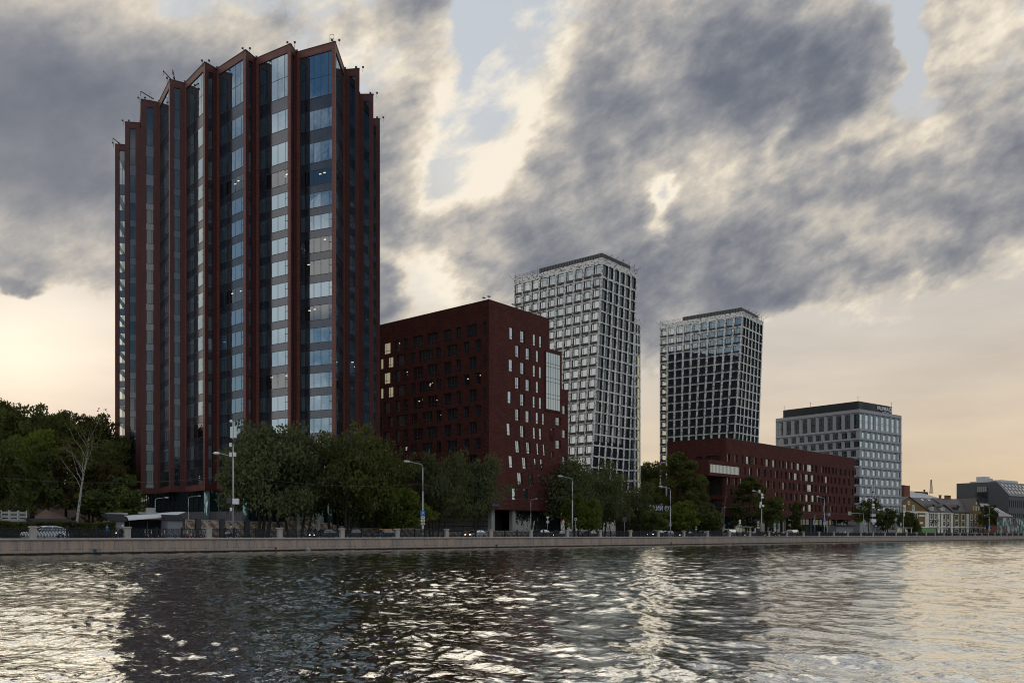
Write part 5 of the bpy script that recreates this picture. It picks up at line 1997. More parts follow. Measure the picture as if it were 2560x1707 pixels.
def water():
    """waves as real relief in front of the quay, a flat sheet beyond"""
    rng = np.random.default_rng(5)
    nth, nr = 760, 1150
    th = np.linspace(R(-43), R(45), nth)
    r = 7.0 * np.exp(np.linspace(0, math.log(420 / 7.0), nr))
    RR, TH = np.meshgrid(r, th, indexing='ij')
    X, Y = RR * np.sin(TH), RR * np.cos(TH)
    Z = np.zeros_like(X)
    dth = (th[1] - th[0])
    dr = math.log(420 / 7.0) / nr
    cell = np.maximum(RR * dr, RR * dth) * 1.0
    wind = R(205)
    # patches of rougher and smoother water
    patch = np.zeros_like(X)
    for _ in range(10):
        a = rng.uniform(0, 2 * math.pi)
        k = 2 * math.pi / rng.uniform(9, 40)
        patch += np.sin(k * (X * math.cos(a) + Y * math.sin(a)) + rng.uniform(0, 6.28))
    patch = np.clip(1 + .13 * patch, .5, 1.4)
    for i in range(120):
        lam = 0.26 * (3.6 / 0.26) ** (rng.uniform(0, 1) ** 1.2)
        a = wind + rng.normal(0, .7)
        k = 2 * math.pi / lam
        amp = WAVE * lam ** .90 * rng.uniform(.5, 1.3)
        ph = k * (X * math.cos(a) + Y * math.sin(a)) + rng.uniform(0, 6.28)
        fade = np.clip((lam / cell - 1.8) / 2.0, 0, 1)
        s = np.sin(ph)
        Z += amp * fade * (s - .35 * np.cos(2 * ph)) * (patch if lam < 2.5 else 1)
    me = bpy.data.meshes.new('river')
    V = np.stack([X.ravel(), Y.ravel(), Z.ravel()], 1)
    idx = np.arange(nr * nth).reshape(nr, nth)
    q = np.stack([idx[:-1, :-1], idx[:-1, 1:], idx[1:, 1:], idx[1:, :-1]], -1).reshape(-1, 4)[:, ::-1]
    # leave out what lies behind the quay wall
    pc = (V[q].mean(1) @ np.array([NR.x, NR.y, 0]))
    q = q[pc < P_W + 1.5]
    me.vertices.add(len(V))
    me.vertices.foreach_set('co', V.astype(np.float32).ravel())
    me.loops.add(q.size)
    me.loops.foreach_set('vertex_index', q.ravel().astype(np.int32))
    me.polygons.add(len(q))
    me.polygons.foreach_set('loop_start', np.arange(0, q.size, 4, dtype=np.int32))
    me.polygons.foreach_set('use_smooth', np.ones(len(q), dtype=bool))
    me.update(calc_edges=True)
    me.validate()
    me.materials.append(M['water'])
    o = bpy.data.objects.new('river', me)
    COL.objects.link(o)
    o['kind'] = 'structure'
    w = MB()
    c = [tp(-3000, P_W + .4, -.30), tp(-3000, -3000, -.30), tp(3500, -3000, -.30), tp(3500, P_W + .4, -.30)]
    w.face(c)
    w.build('river_bed_water', M['water'], kind='structure')


WAVE = .0024
water()


def strip(name, mat, p0, p1, z, t0=-120, t1=1500, zz=None):
    m = MB()
    n = 40
    for i in range(n):
        a, b = t0 + (t1 - t0) * i / n, t0 + (t1 - t0) * (i + 1) / n
        m.face([tp(a, p0, z), tp(b, p0, z), tp(b, p1, z), tp(a, p1, z)])
    return m.build(name, mat, kind='structure')


g = MB()
g.face([tp(-2500, P_W + .6, 1.60), tp(4000, P_W + .6, 1.60), tp(4000, 4000, 1.60), tp(-2500, 4000, 1.60)])
g.build('ground', M['ground'], kind='structure')
strip('quay_pavement', M['pavement'], P_W + .4, 107.0, 1.74)
strip('road', M['asphalt'], 107.0, 119.0, 1.62)
strip('far_pavement', M['pavement'], 119.0, 124.5, 1.74)
mk = MB()
for k in range(120):
    t = -60 + k * 7
    mk.face([tp(t, 112.95, 1.626), tp(t + 3, 112.95, 1.626), tp(t + 3, 113.1, 1.626), tp(t, 113.1, 1.626)])
mk.build('road_markings', M['white_paint'], kind='structure')
kb = MB()
for p in (106.9, 119.0):
    kb.box(tp(-120, p, 1.55), DR * 900, NR * .15, (0, 0, .2))
kb.build('kerb', M['concrete'], kind='structure')


def quay_wall():
    rt = thing('quay_wall', 'long granite quay wall with a rounded coping and stained blocks along the river', 'wall', tp(100, P_W, 0))
    m = MB()
    prof = [(-.42, -1.2), (-.05, ZQ - .30)]
    n = 60
    t0, t1 = -90, 1500
    ts = [t0 + (t1 - t0) * (i / n) ** 1.8 for i in range(n + 1)]
    for a, b in zip(ts[:-1], ts[1:]):
        m.face([tp(a, P_W + prof[0][0], prof[0][1]), tp(b, P_W + prof[0][0], prof[0][1]), tp(b, P_W + prof[1][0], prof[1][1]), tp(a, P_W + prof[1][0], prof[1][1])])
        m.face([tp(a, P_W + .6, ZQ - .1), tp(b, P_W + .6, ZQ - .1), tp(b, P_W + .6, 1.3), tp(a, P_W + .6, 1.3)])
    m.build('wall_face', M['granite'], rt)
    c = MB()
    pf = [(-.02, ZQ - .30), (-.12, ZQ - .27), (-.20, ZQ - .20), (-.23, ZQ - .12), (-.20, ZQ - .04), (-.12, ZQ), (.62, ZQ), (.62, ZQ - .3)]
    for a, b in zip(ts[:-1], ts[1:]):
        k = max(1, int((b - a) / 2.2)) if a < 260 else 1
        for j in range(k):
            x0, x1 = a + (b - a) * j / k, a + (b - a) * (j + 1) / k - (.02 if a < 260 else 0)
            for (p0, z0), (p1, z1) in zip(pf[:-1], pf[1:]):
                c.face([tp(x0, P_W + p0, z0), tp(x1, P_W + p0, z0), tp(x1, P_W + p1, z1), tp(x0, P_W + p1, z1)])
    c.build('coping', M['granite_post'], rt)
    for px, r in ((238, .16), (690, .13), (1242, .16), (1679, .18)):
        f = MB()
        q = quay(px, P_W - .36, .42)
        f.tube([q + NR * .3, q - NR * .06], r, 12)
        f.build('drain_outlet', M['frame_dark'], rt)
    f = MB()
    q = quay(769, P_W - .45, .0)
    f.ball(q + Vector((0, 0, .22)), .33, 9, sz=.9)
    f.ball(q + DR * .28 + Vector((0, 0, .12)), .2, 8)
    f.build('pipe_mouth', M['concrete'], rt)


quay_wall()
SPAN = 10.3
T_FIRST = 32.9


def granite_post():
    o = tp(T_FIRST, P_W + .28, ZQ)
    rt = thing('granite_post', 'square granite post with a flat cap in the iron quay railing', 'post', o, 'granite posts of the quay railing', math.atan2(DR.y, DR.x))
    m = MB()
    m.cbox((0, 0, -.05), .68, .52, 1.18)
    m.cbox((0, 0, 1.13), .60, .45, .05)
    b = m.build('shaft', M['granite_post'])
    b.parent = rt
    m = MB()
    m.cbox((0, 0, 1.18), .84, .66, .13)
    for s in range(1):
        m.cbox((0, 0, 1.31), .70, .54, .04)
    c = m.build('cap', M['granite_post'])
    c.parent = rt
    return rt


def railing_span():
    o = tp(T_FIRST, P_W + .28, ZQ)
    rt = thing('iron_railing', 'dark ornamental iron railing span between granite posts on the quay', 'railing', o, 'iron railing spans of the quay', math.atan2(DR.y, DR.x))
    x0, x1 = .40, SPAN - .40

    def part(mb, name):
        q = mb.build(name, M['railing'])
        q.parent = rt

    m = MB()
    m.cbox(((x0 + x1) / 2, 0, 1.08), x1 - x0, .11, .07)
    part(m, 'top_rail')
    m = MB()
    m.cbox(((x0 + x1) / 2, 0, .10), x1 - x0, .07, .06)
    m.cbox(((x0 + x1) / 2, 0, .92), x1 - x0, .05, .04)
    m.cbox(((x0 + x1) / 2, 0, .26), x1 - x0, .04, .04)
    part(m, 'bottom_rail')
    for k in (1, 2):
        m = MB()
        m.cbox((x0 + (x1 - x0) * k / 3, 0, -.02), .20, .18, 1.20)
        m.ball((x0 + (x1 - x0) * k / 3, 0, 1.24), .11, 8)
        part(m, 'post')
    m = MB()
    n = 62
    for i in range(n):
        x = x0 + (x1 - x0) * (i + .5) / n
        pts = [(.045, .12), (-.02, .26), (-.06, .40), (.0, .54), (.065, .68), (.03, .82), (-.03, .93)]
        w = .030
        for (a, z0), (b, z1) in zip(pts[:-1], pts[1:]):
            m.add([(x + a - w, -.02, z0), (x + a + w, -.02, z0), (x + b + w, -.02, z1), (x + b - w, -.02, z1), (x + a - w, .02, z0), (x + a + w, .02, z0), (x + b + w, .02, z1), (x + b - w, .02, z1)],
                  [(0, 1, 2, 3), (5, 4, 7, 6), (1, 5, 6, 2), (4, 0, 3, 7)])
        if i % 2 == 0:
            m.cbox((x + .04, 0, .95), .07, .03, .12)
    for i in range(n // 2):
        x = x0 + (x1 - x0) * (i + .5) / (n / 2)
        m.cbox((x, 0, .13), .09, .03, .10)
    part(m, 'lattice')
    for k in range(6):
        m = MB()
        m.cbox((x0 + (x1 - x0) * (k + .5) / 6, 0, -.03), .10, .12, .14)
        part(m, 'foot')
    return rt


gp, rs = granite_post(), railing_span()
ang = math.atan2(DR.y, DR.x)
for k in range(-1, 45):
    if k == 0:
        continue
    dup(gp, tp(T_FIRST + SPAN * k, P_W + .28, ZQ))
for k in range(-1, 44):
    if k == 0:
        continue
    dup(rs, tp(T_FIRST + SPAN * k, P_W + .28, ZQ))


# ---------------------------------------------------------------- the wooded slope west of the tower
def hill_z(x, y):
    p = x * NR.x + y * NR.y
    t = x * DR.x + y * DR.y
    k = min(1, max(0, (p - 131) / 60))
    side = min(1, max(0, (92 - t) / 25))
    return 1.66 + 11.5 * k * k * (3 - 2 * k) * side


def slope():
    m = MB()
    n = 26
    vs, fs = [], []
    for i in range(n + 1):
        for j in range(n + 1):
            t, p = -140 + 250 * i / n, 124 + 140 * j / n
            v = tp(t, p)
            vs.append((v.x, v.y, hill_z(v.x, v.y) + .25 * mnoise.noise(Vector((t * .12, p * .12, 0))) * min(1, max(0, (p - 130) / 8))))
    for i in range(n):
        for j in range(n):
            a = i * (n + 1) + j
            fs.append((a, a + n + 1, a + n + 2, a + 1))
    m.add(vs, fs, 0, True)
    m.build('hill', M['soil'], kind='structure')
    # distant wooded rise behind the towers
    vs, fs = [], []
    m2 = MB()
    for i in range(21):
        for j in range(9):
            t, p = 60 + 45 * i, 300 + 60 * j
            v = tp(t, p)
            h = 16 * math.sin(min(1, j / 5) * math.pi / 2) * (.8 + .3 * mnoise.noise(Vector((t * .01, p * .01, 3))))
            vs.append((v.x, v.y, 1.6 + h * (1 if t < 330 else max(0, 1 - (t - 330) / 120))))
    for i in range(20):
        for j in range(8):
            a = i * 9 + j
            fs.append((a, a + 9, a + 10, a + 1))
    m2.add(vs, fs, 0, True)
    m2.build('distant_hill', M['ground'], kind='structure')


slope()
# ---------------------------------------------------------------- trees
L_DARK = leaf_mat('foliage_dark', (.054, .062, .026), (.10, .108, .040), (.150, .148, .055))
L_MID = leaf_mat('foliage_mid', (.062, .074, .029), (.115, .126, .042), (.18, .182, .065))
L_LIGHT = leaf_mat('foliage_light', (.095, .120, .028), (.135, .160, .034), (.19, .20, .055), .4)
L_WILLOW = leaf_mat('foliage_willow', (.078, .090, .045), (.118, .128, .062), (.18, .185, .10), .35)
L_BROWN = leaf_mat('foliage_rust', (.07, .055, .025), (.10, .065, .028), (.13, .085, .04), .35)


def _birch():
    m, nt, out = new_mat('birch_bark')
    tc = nd(nt, 'ShaderNodeTexCoord').outputs['Object']
    n = noise(nt, vmth(nt, 'MULTIPLY', tc, (1, 1, 3)), 2.2, 4, .6)
    c = mixc(nt, sstep(nt, n, .52, .60), (.36, .335, .30), (.05, .043, .038))
    b = nd(nt, 'ShaderNodeBsdfPrincipled', ins={'Roughness': .8})
    nt.links.new(c, b.inputs['Base Color'])
    nt.links.new(b.outputs[0], out.inputs[0])
    return m


M['birch'] = _birch()


def branches(rng, base, h, r0, lean, n_limb, spread, start=.25, trunks=1, gap=1.0, up=0.0):
    """trunk and limbs: list of (points, radii); ends of limbs"""
    out, tips = [], []
    for k in range(trunks):
        a0 = rng.uniform(0, 6.28)
        b = Vector(base) + Vector((math.cos(a0), math.sin(a0), 0)) * (gap * (trunks > 1) * rng.uniform(.4, 1))
        ln = Vector((lean[0] + (math.cos(a0) * .18 if trunks > 1 else 0), lean[1] + (math.sin(a0) * .18 if trunks > 1 else 0), 1))
        pts, rad = [], []
        for i in range(8):
            q = i / 7
            p = b + ln * (h * .92 * q) + Vector((rng.gauss(0, .02), rng.gauss(0, .02), 0)) * h * q
            pts.append(p)
            rad.append(max(.02, r0 / math.sqrt(trunks) * (1 - .9 * q) ** .9))
        out.append((pts, rad))
        tips.append(pts[-1])
        for j in range(n_limb):
            q = start + (1 - start) * (j + rng.random()) / n_limb * .93
            f = q * 7
            i0 = min(6, int(f))
            o = pts[i0].lerp(pts[i0 + 1], f - i0)
            a = rng.uniform(0, 6.28)
            L = spread * (1 - .55 * q) * rng.uniform(.7, 1.1)
            d = Vector((math.cos(a), math.sin(a), rng.uniform(.35, .9) + up))
            lp = [o]
            for s in range(1, 5):
                lp.append(o + d * (L * s / 4) + Vector((rng.gauss(0, .05), rng.gauss(0, .05), -.03 * s * s)) * L * .6)
            rr = r0 / math.sqrt(trunks) * (1 - q * .8) * .45
            out.append((lp, [max(.012, rr * (1 - .85 * s / 4)) for s in range(5)]))
            tips.append(lp[-1])
            tips.append(lp[2])
            for s in range(2):
                e = lp[2 + s]
                a2 = a + rng.uniform(-1.2, 1.2)
                d2 = Vector((math.cos(a2), math.sin(a2), rng.uniform(-.1, .7)))
                tw = [e, e + d2 * L * .25, e + d2 * L * .42 + Vector((0, 0, -.05 * L))]
                out.append((tw, [max(.01, rr * .35), max(.008, rr * .2), .008]))
                tips.append(tw[-1])
    return out, tips


def leaf_cloud(seed, clumps, per, size, drop=0.0, aspect=1.6, sig=.5, flat=.8):
    """leaf-sized faces scattered round clump centres: (centre, radius)"""
    rg = np.random.default_rng(seed)
    P = []
    S = []
    for c, r in clumps:
        n = max(3, int(per * r * r))
        # shells rather than balls: fewer leaves inside
        d = rg.normal(size=(n, 3))
        d /= np.linalg.norm(d, axis=1, keepdims=True)
        rad = r * rg.uniform(.35, 1.0, size=(n, 1)) ** .6
        p = np.array(c) + d * rad * np.array([1, 1, flat])
        if drop:
            p[:, 2] -= np.abs(rg.normal(0, drop, n)) * r * .5
        P.append(p)
        S.append(np.full(n, 1.0))
    P = np.concatenate(P)
    n = len(P)
    u = rg.normal(size=(n, 3))
    if drop:
        u = u * np.array([.45, .45, 1.0]) + np.array([0, 0, -.5])
    u /= np.linalg.norm(u, axis=1, keepdims=True)
    w = np.cross(u, rg.normal(size=(n, 3)))
    w /= np.linalg.norm(w, axis=1, keepdims=True)
    s = (size * rg.uniform(.55, 1.35, n))[:, None]
    a, b = u * s * aspect * .5, w * s * .5
    V = np.stack([P - a, P + b * .9 - a * .1, P + a, P - b * .9 - a * .1], 1).reshape(-1, 3)
    return V, n


def mesh_quads(name, V, n, mat):
    me = bpy.data.meshes.new(name)
    me.vertices.add(len(V))
    me.vertices.foreach_set('co', V.astype(np.float32).ravel())
    me.loops.add(n * 4)
    me.loops.foreach_set('vertex_index', np.arange(n * 4, dtype=np.int32))
    me.polygons.add(n)
    me.polygons.foreach_set('loop_start', np.arange(0, n * 4, 4, dtype=np.int32))
    me.update(calc_edges=True)
    me.materials.append(mat)
    return me


PROTO = {}


def tree_proto(key, seed, h, crown_w, crown_z0, mat, leaves=9000, size=.34, trunks=1, lean=(0, 0), kind='round', drop=0.0, bark=None, r0=.28, sparse=1.0, n_limb=13, gap=1.0):
    """builds the meshes of one kind of tree (at the origin) and keeps them"""
    rng = random.Random(seed)
    br, tips = branches(rng, (0, 0, 0), h, r0, lean, n_limb, crown_w * .55, start=max(.15, crown_z0 / h * .9), trunks=trunks, gap=gap)
    mb = MB()
    for pts, rad in br:
        mb.tube(pts, rad, 6 if rad[0] > .06 else 4, 0, True, False)
    clumps = []
    zc = (crown_z0 + h) / 2
    hz = (h - crown_z0) / 2
    for t in tips:
        if t.z > crown_z0 * .8:
            r = rng.uniform(.55, 1.05) * crown_w * .13
            clumps.append(((t.x, t.y, t.z), r))
    n_extra = int(46 * sparse)
    for _ in range(n_extra):
        # uneven outline: shell points of a lumpy body
        th, cz = rng.uniform(0, 6.28), rng.uniform(-1, 1)
        rr = math.sqrt(1 - cz * cz)
        lump = .80 + .22 * mnoise.noise(Vector((math.cos(th) * 1.6 + seed, math.sin(th) * 1.6, cz * 1.8))) * 1.6
        k = rng.uniform(.55, .98) * lump
        if kind == 'cone':
            wz = 1 - (cz + 1) / 2
            x, y = math.cos(th) * crown_w * .5 * wz * k, math.sin(th) * crown_w * .5 * wz * k
        elif kind == 'tall':
            wz = math.sqrt(max(0, 1 - abs(cz) ** 2.6))
            x, y = math.cos(th) * crown_w * .5 * wz * k, math.sin(th) * crown_w * .5 * wz * k
        else:
            x, y = math.cos(th) * crown_w * .5 * rr * k, math.sin(th) * crown_w * .5 * rr * k
        z = zc + cz * hz * (k if kind == 'round' else 1)
        x += lean[0] * z
        y += lean[1] * z
        clumps.append(((x, y, z), rng.uniform(.55, 1.25) * crown_w * .135))
    tot = sum(r * r for _c, r in clumps)
    V, n = leaf_cloud(seed, clumps, leaves / tot, size, drop)
    V[:, 2] = np.maximum(V[:, 2], .4)
    crown = mesh_quads('crown', V, n, mat)
    o = mb.build('trunk', bark or M['bark'])
    tm = o.data
    bpy.data.objects.remove(o)
    PROTO[key] = (tm, crown)


def plant(key, name, loc, label, cat='tree', group=None, scale=1.0, rot=0.0, sq=None, mat=None):
    tm, cm = PROTO[key]
    rt = thing(name, label, cat, loc, group, rot)
    rt.scale = (scale, scale, scale) if sq is None else sq
    for nm, me in (('trunk', tm), ('crown', cm)):
        if me is None:
            continue
        o = bpy.data.objects.new(nm, me)
        COL.objects.link(o)
        o.parent = rt
        if nm == 'crown' and mat is not None:
            o.material_slots[0].link = 'OBJECT'
            o.material_slots[0].material = mat
    return rt


tree_proto('willow_a', 21, 18, 15, 3.8, L_WILLOW, 9500, .38, trunks=4, drop=.9, r0=.55, gap=2.4, n_limb=8)
tree_proto('willow_b', 22, 17, 14, 3.4, L_WILLOW, 9500, .38, trunks=5, drop=.9, r0=.55, gap=2.8, n_limb=7)
tree_proto('dark_a', 23, 18, 13, 3.5, L_DARK, 8500, .40, trunks=1, r0=.4)
tree_proto('dark_b', 24, 17, 12, 3.0, L_MID, 8500, .40, trunks=2, r0=.4)
tree_proto('poplar', 25, 22, 11, 4, L_MID, 10500, .40, kind='tall', r0=.4)
tree_proto('round', 26, 8, 9, 1.0, L_LIGHT, 9000, .34, r0=.2)
tree_proto('loose', 27, 11, 7, 2.2, L_LIGHT, 5000, .34, r0=.16, sparse=.7)
tree_proto('cone', 28, 11, 6.5, 1.2, L_DARK, 6000, .34, kind='cone', r0=.2)
tree_proto('thin', 29, 10, 8, 3, L_MID, 2600, .36, r0=.16, sparse=.5)


def top_scale(key_h, py, depth, z0):
    return (zy(py, depth) - z0) / key_h


def tree_at(key, kh, name, px, p, py_top, label, group=None, rot=0, z0=1.66, wide=1.0, cat='tree', depth=None, mat=None):
    q = quay(px, p) if depth is None else px_at(px, depth)
    if z0 is None:
        z0 = hill_z(q.x, q.y) - .1
    s = top_scale(kh, py_top, q.y, z0)
    return plant(key, name, (q.x, q.y, z0), label, cat, group, rot=rot, sq=(s * wide, s * wide, s), mat=mat)


# the willows before the pleated tower and the brick block
tree_at('willow_a', 18, 'willow_tree', 640, 122.5, 1046, 'grey green willow with several trunks beside the tall grey mast pole', rot=.3, wide=.98)
tree_at('willow_b', 17, 'willow_tree', 738, 123.5, 1066, 'grey green willow behind the white plinth at the mosaic wall', rot=1.2, wide=.9)
tree_at('willow_b', 17, 'willow_tree', 860, 122.5, 1078, 'broad dark willow between the pleated tower and the brick block', rot=2.6, wide=1.0, mat=L_MID)
tree_at('willow_a', 18, 'willow_tree', 960, 125.5, 1090, 'dark willow behind the lamp with the parking sign', rot=3.8, wide=.88, mat=L_MID)
tree_at('round', 8, 'maple_tree', 995, 119.6, 1222, 'yellow green young tree by the parking sign lamp', rot=1.0, wide=1.1)
tree_at('willow_b', 17, 'willow_tree', 1085, 123, 1122, 'olive willow in front of the brick block, next to the parking sign lamp', rot=4.4, wide=.80)
tree_at('willow_a', 18, 'willow_tree', 1180, 125, 1140, 'olive willow hiding the corner of the tall brick block', rot=5.1, wide=.78)
# before the white tower
tree_at('willow_a', 18, 'willow_tree', 1425, 130, 1138, 'large grey willow in front of the higher white speckled tower', rot=.9, wide=.95)
tree_at('willow_b', 17, 'willow_tree', 1500, 131, 1160, 'dark willow under the dark windows of the higher white tower', rot=2.2, wide=.92)
tree_at('willow_b', 17, 'willow_tree', 1565, 132, 1210, 'low dark willow beside the letters on the low roof', rot=3.1, wide=1.0)
tree_at('loose', 11, 'maple_tree', 1434, 120.8, 1232, 'small yellow green tree touching the street lamp', rot=.4, wide=.95)
tree_at('round', 8, 'maple_tree', 1472, 120.8, 1250, 'bright yellow green round tree standing before the dark willows', rot=2.4, wide=.75)
tree_at('dark_b', 17, 'maple_tree', 1624, 150, 1226, 'mid green tree behind the roof letters between the white towers', rot=1.3, wide=.8)
tree_at('round', 8, 'maple_tree', 1634, 122, 1279, 'low yellow green tree under the roof letters', rot=.3, wide=1.1, mat=L_MID)
tree_at('poplar', 22, 'poplar_tree', 1702, 128, 1136, 'tall bushy tree covering the end of the long low brick building', rot=.2, wide=1.05)
tree_at('poplar', 22, 'poplar_tree', 1745, 127, 1190, 'tall green tree under the ribbon window of the low brick building', rot=2.0, wide=.9)
tree_at('round', 8, 'maple_tree', 1702, 121, 1254, 'round yellow green tree beside the letters on the low roof', rot=3.3, wide=1.0)
tree_at('round', 8, 'maple_tree', 1770, 122, 1258, 'round mid green tree under the ribbon window', rot=4.9, wide=.9, mat=L_MID)
tree_at('poplar', 22, 'poplar_tree', 1872, 122, 1194, 'spreading green tree by the bus stop before the low brick building', rot=4.0, wide=1.25)
tree_at('dark_b', 17, 'linden_tree', 1920, 122.5, 1235, 'dense dark green tree between the bus stop and the conical tree', rot=1.0, wide=.95)
tree_at('cone', 11, 'linden_tree', 1990, 122, 1258, 'dark conical tree in front of the low brick building', rot=.5, wide=.95)
tree_at('thin', 10, 'birch_tree', 2172, 124, 1244, 'sparse pale tree in front of the grey framed building', rot=.5, wide=1.0)
tree_at('dark_b', 17, 'linden_tree', 2212, 124.5, 1266, 'dark bushy tree below the grey framed building', rot=1.6, wide=1.05)
tree_at('dark_b', 17, 'linden_tree', 2250, 126, 1270, 'olive bushy tree against the ochre mansion gable', rot=3.0, wide=1.15)
tree_at('round', 8, 'maple_tree', 2275, 124, 1283, 'small round tree beside the bus stop at the mansion', rot=4.0, wide=.85, mat=L_MID)
tree_at('dark_a', 18, 'linden_tree', 2474, 121, 1257, 'dark tree beside the mansion and the mural wall', rot=1.0, wide=.85)
for k, (px, top, dep) in enumerate(((1612, 1160, 375), (1640, 1146, 380), (1664, 1152, 372), (1590, 1165, 385), (1655, 1190, 350), (1622, 1200, 345))):
    tree_at('dark_a', 18, 'forest_tree', px, 0, top, 'dark tree on the wooded rise between the two white towers', 'dark trees between the white towers', rot=k * 1.1, z0=9 if dep > 360 else 4, depth=dep, wide=1.0)
# the wooded slope
spots = [(8, 168, 986, 'dark_a'), (45, 165, 1000, 'dark_b'), (85, 176, 1030, 'dark_a'), (118, 172, 1024, 'dark_b'), (150, 178, 1016, 'dark_a'), (185, 182, 1034, 'dark_b'), (212, 178, 1026, 'dark_a'), (240, 184, 1030, 'dark_b'), (262, 180, 1048, 'dark_a'),
         (-25, 170, 990, 'dark_b'), (275, 172, 1090, 'dark_b'), (300, 184, 1085, 'dark_a')]
for k, (px, p, top, key) in enumerate(spots):
    tree_at(key, 18 if key == 'dark_a' else 17, 'forest_tree', px, p, top, 'leafy tree on the crest of the wooded slope beside the pleated tower', 'trees along the crest of the slope', rot=k * .9, z0=None, wide=.62 + .1 * (k % 3))
front = [(20, 143, 1085, 'dark_b', None, 'green tree at the foot of the wooded slope with two trunks over the hedge'), (70, 148, 1060, 'dark_b', L_LIGHT, 'light green tree low on the wooded slope above the stone bank'),
         (120, 145, 1110, 'dark_a', L_MID, 'olive tree on the wooded slope behind the white car'), (165, 146, 1085, 'dark_a', L_BROWN, 'rust brown tinged tree beside the white birch'),
         (225, 144, 1095, 'dark_b', None, 'dark tree behind the white birch by the kiosk'), (262, 141, 1150, 'dark_b', L_BROWN, 'small rust green tree against the tower edge'), (285, 139, 1190, 'round', L_MID, 'low bushy tree beside the tower foot and the kiosk'),
         (-20, 142, 1100, 'dark_a', None, 'dark tree cut by the picture edge over the hedge')]
for k, (px, p, top, key, mt, lab) in enumerate(front):
    tree_at(key, {'dark_a': 18, 'dark_b': 17, 'round': 8}[key], 'forest_tree', px, p, top, lab, rot=k * 1.7, z0=None, wide=.72 if key != 'round' else 1.0, mat=mt)


def bare_tree(name, label, px, p, py0, py1, lean_px, bark, seed, limbs=9, spread=5.5, r0=.22, leaves=500, up=0.0):
    q = quay(px, p)
    z0, z1 = zy(py0, q.y), zy(py1, q.y)
    h = z1 - z0
    rt = thing(name, label, 'tree', (q.x, q.y, z0))
    rng = random.Random(seed)
    br, tips = branches(rng, (0, 0, -.6), h, r0, (lean_px * q.y / F / h, 0), limbs, spread, start=.38, up=up)
    mb = MB()
    for pts, rad in br:
        mb.tube(pts, rad, 6, 0, True, False)
    o = mb.build('trunk', bark)
    o.parent = rt
    V, n = leaf_cloud(seed, [((t.x, t.y, t.z), .9) for t in tips], leaves / (len(tips) * .81), .22)
    c = bpy.data.objects.new('crown', mesh_quads('crown', V, n, L_MID))
    COL.objects.link(c)
    c.parent = rt


bare_tree('birch_tree', 'leaning white birch with bare branches on the wooded slope', 192, 129.5, 1303, 1062, 34, M['birch'], 41, 13, 5.2, .22, 900, up=1.1)
bare_tree('dead_tree', 'bare grey trunk standing at the corner of the low brick building', 1806, 124, 1328, 1184, 12, pbr('dead_bark', (.12, .095, .08), .9, var=.3), 42, 5, 3.0, .25, 120)


def hedge():
    rt = thing('hedge', 'long clipped dark green hedge along the far pavement', 'hedge', quay(120, 123.6, 1.7))
    a, b = quay(-60, 123.6), quay(284, 123.6)
    L = (b - a).length
    rg = np.random.default_rng(9)
    n = 9000
    t, w, z = rg.uniform(0, 1, n), rg.uniform(-.7, .7, n), rg.uniform(0, 1, n) ** .6 * 2.15
    P = np.array(a)[None] + t[:, None] * np.array(b - a)[None] + w[:, None] * np.array(NR)[None]
    P[:, 2] = 1.75 + z + .12 * np.sin(t * L * .8)
    u = rg.normal(size=(n, 3))
    u /= np.linalg.norm(u, axis=1, keepdims=True)
    v = np.cross(u, rg.normal(size=(n, 3)))
    v /= np.linalg.norm(v, axis=1, keepdims=True)
    s = rg.uniform(.12, .28, n)[:, None]
    V = np.stack([P - u * s, P + v * s * .6, P + u * s, P - v * s * .6], 1).reshape(-1, 3) - np.array(rt.location)
    o = bpy.data.objects.new('foliage', mesh_quads('foliage', V, n, L_DARK))
    COL.objects.link(o)
    o.parent = rt
    m = MB()
    for k in range(40):
        p = a.lerp(b, k / 39)
        m.tube([(p.x, p.y, 1.6), (p.x + .1, p.y, 3.2)], [.05, .02], 5)
    m.build('stems', M['bark'], rt)


hedge()


def undergrowth():
    """shrubs and brambles on the slope, one mass"""
    rg = np.random.default_rng(12)
    cl = []
    for _ in range(420):
        t, p = rg.uniform(-90, 92), 128 + 75 * rg.uniform(0, 1)
        v = tp(t, p)
        px = CX + F * v.x / v.y
        if 40 < px < 190 and p < 150 or px > 318:
            continue
        r = rg.uniform(.8, 2.2)
        cl.append(((v.x, v.y, hill_z(v.x, v.y) + r * .5), r))
    V, n = leaf_cloud(13, cl, 22000 / sum(r * r for _c, r in cl), .42)
    o = bpy.data.objects.new('undergrowth', mesh_quads('undergrowth', V, n, L_DARK))
    COL.objects.link(o)
    o['kind'] = 'stuff'
    o['label'] = 'dense dark shrubs and brambles covering the wooded slope'
    o['category'] = 'shrubs'


undergrowth()
# ---------------------------------------------------------------- lamps, masts, signs, wires
LAMP_GREY = pbr('lamp_head_grey', (.48, .48, .47), .45, .5)


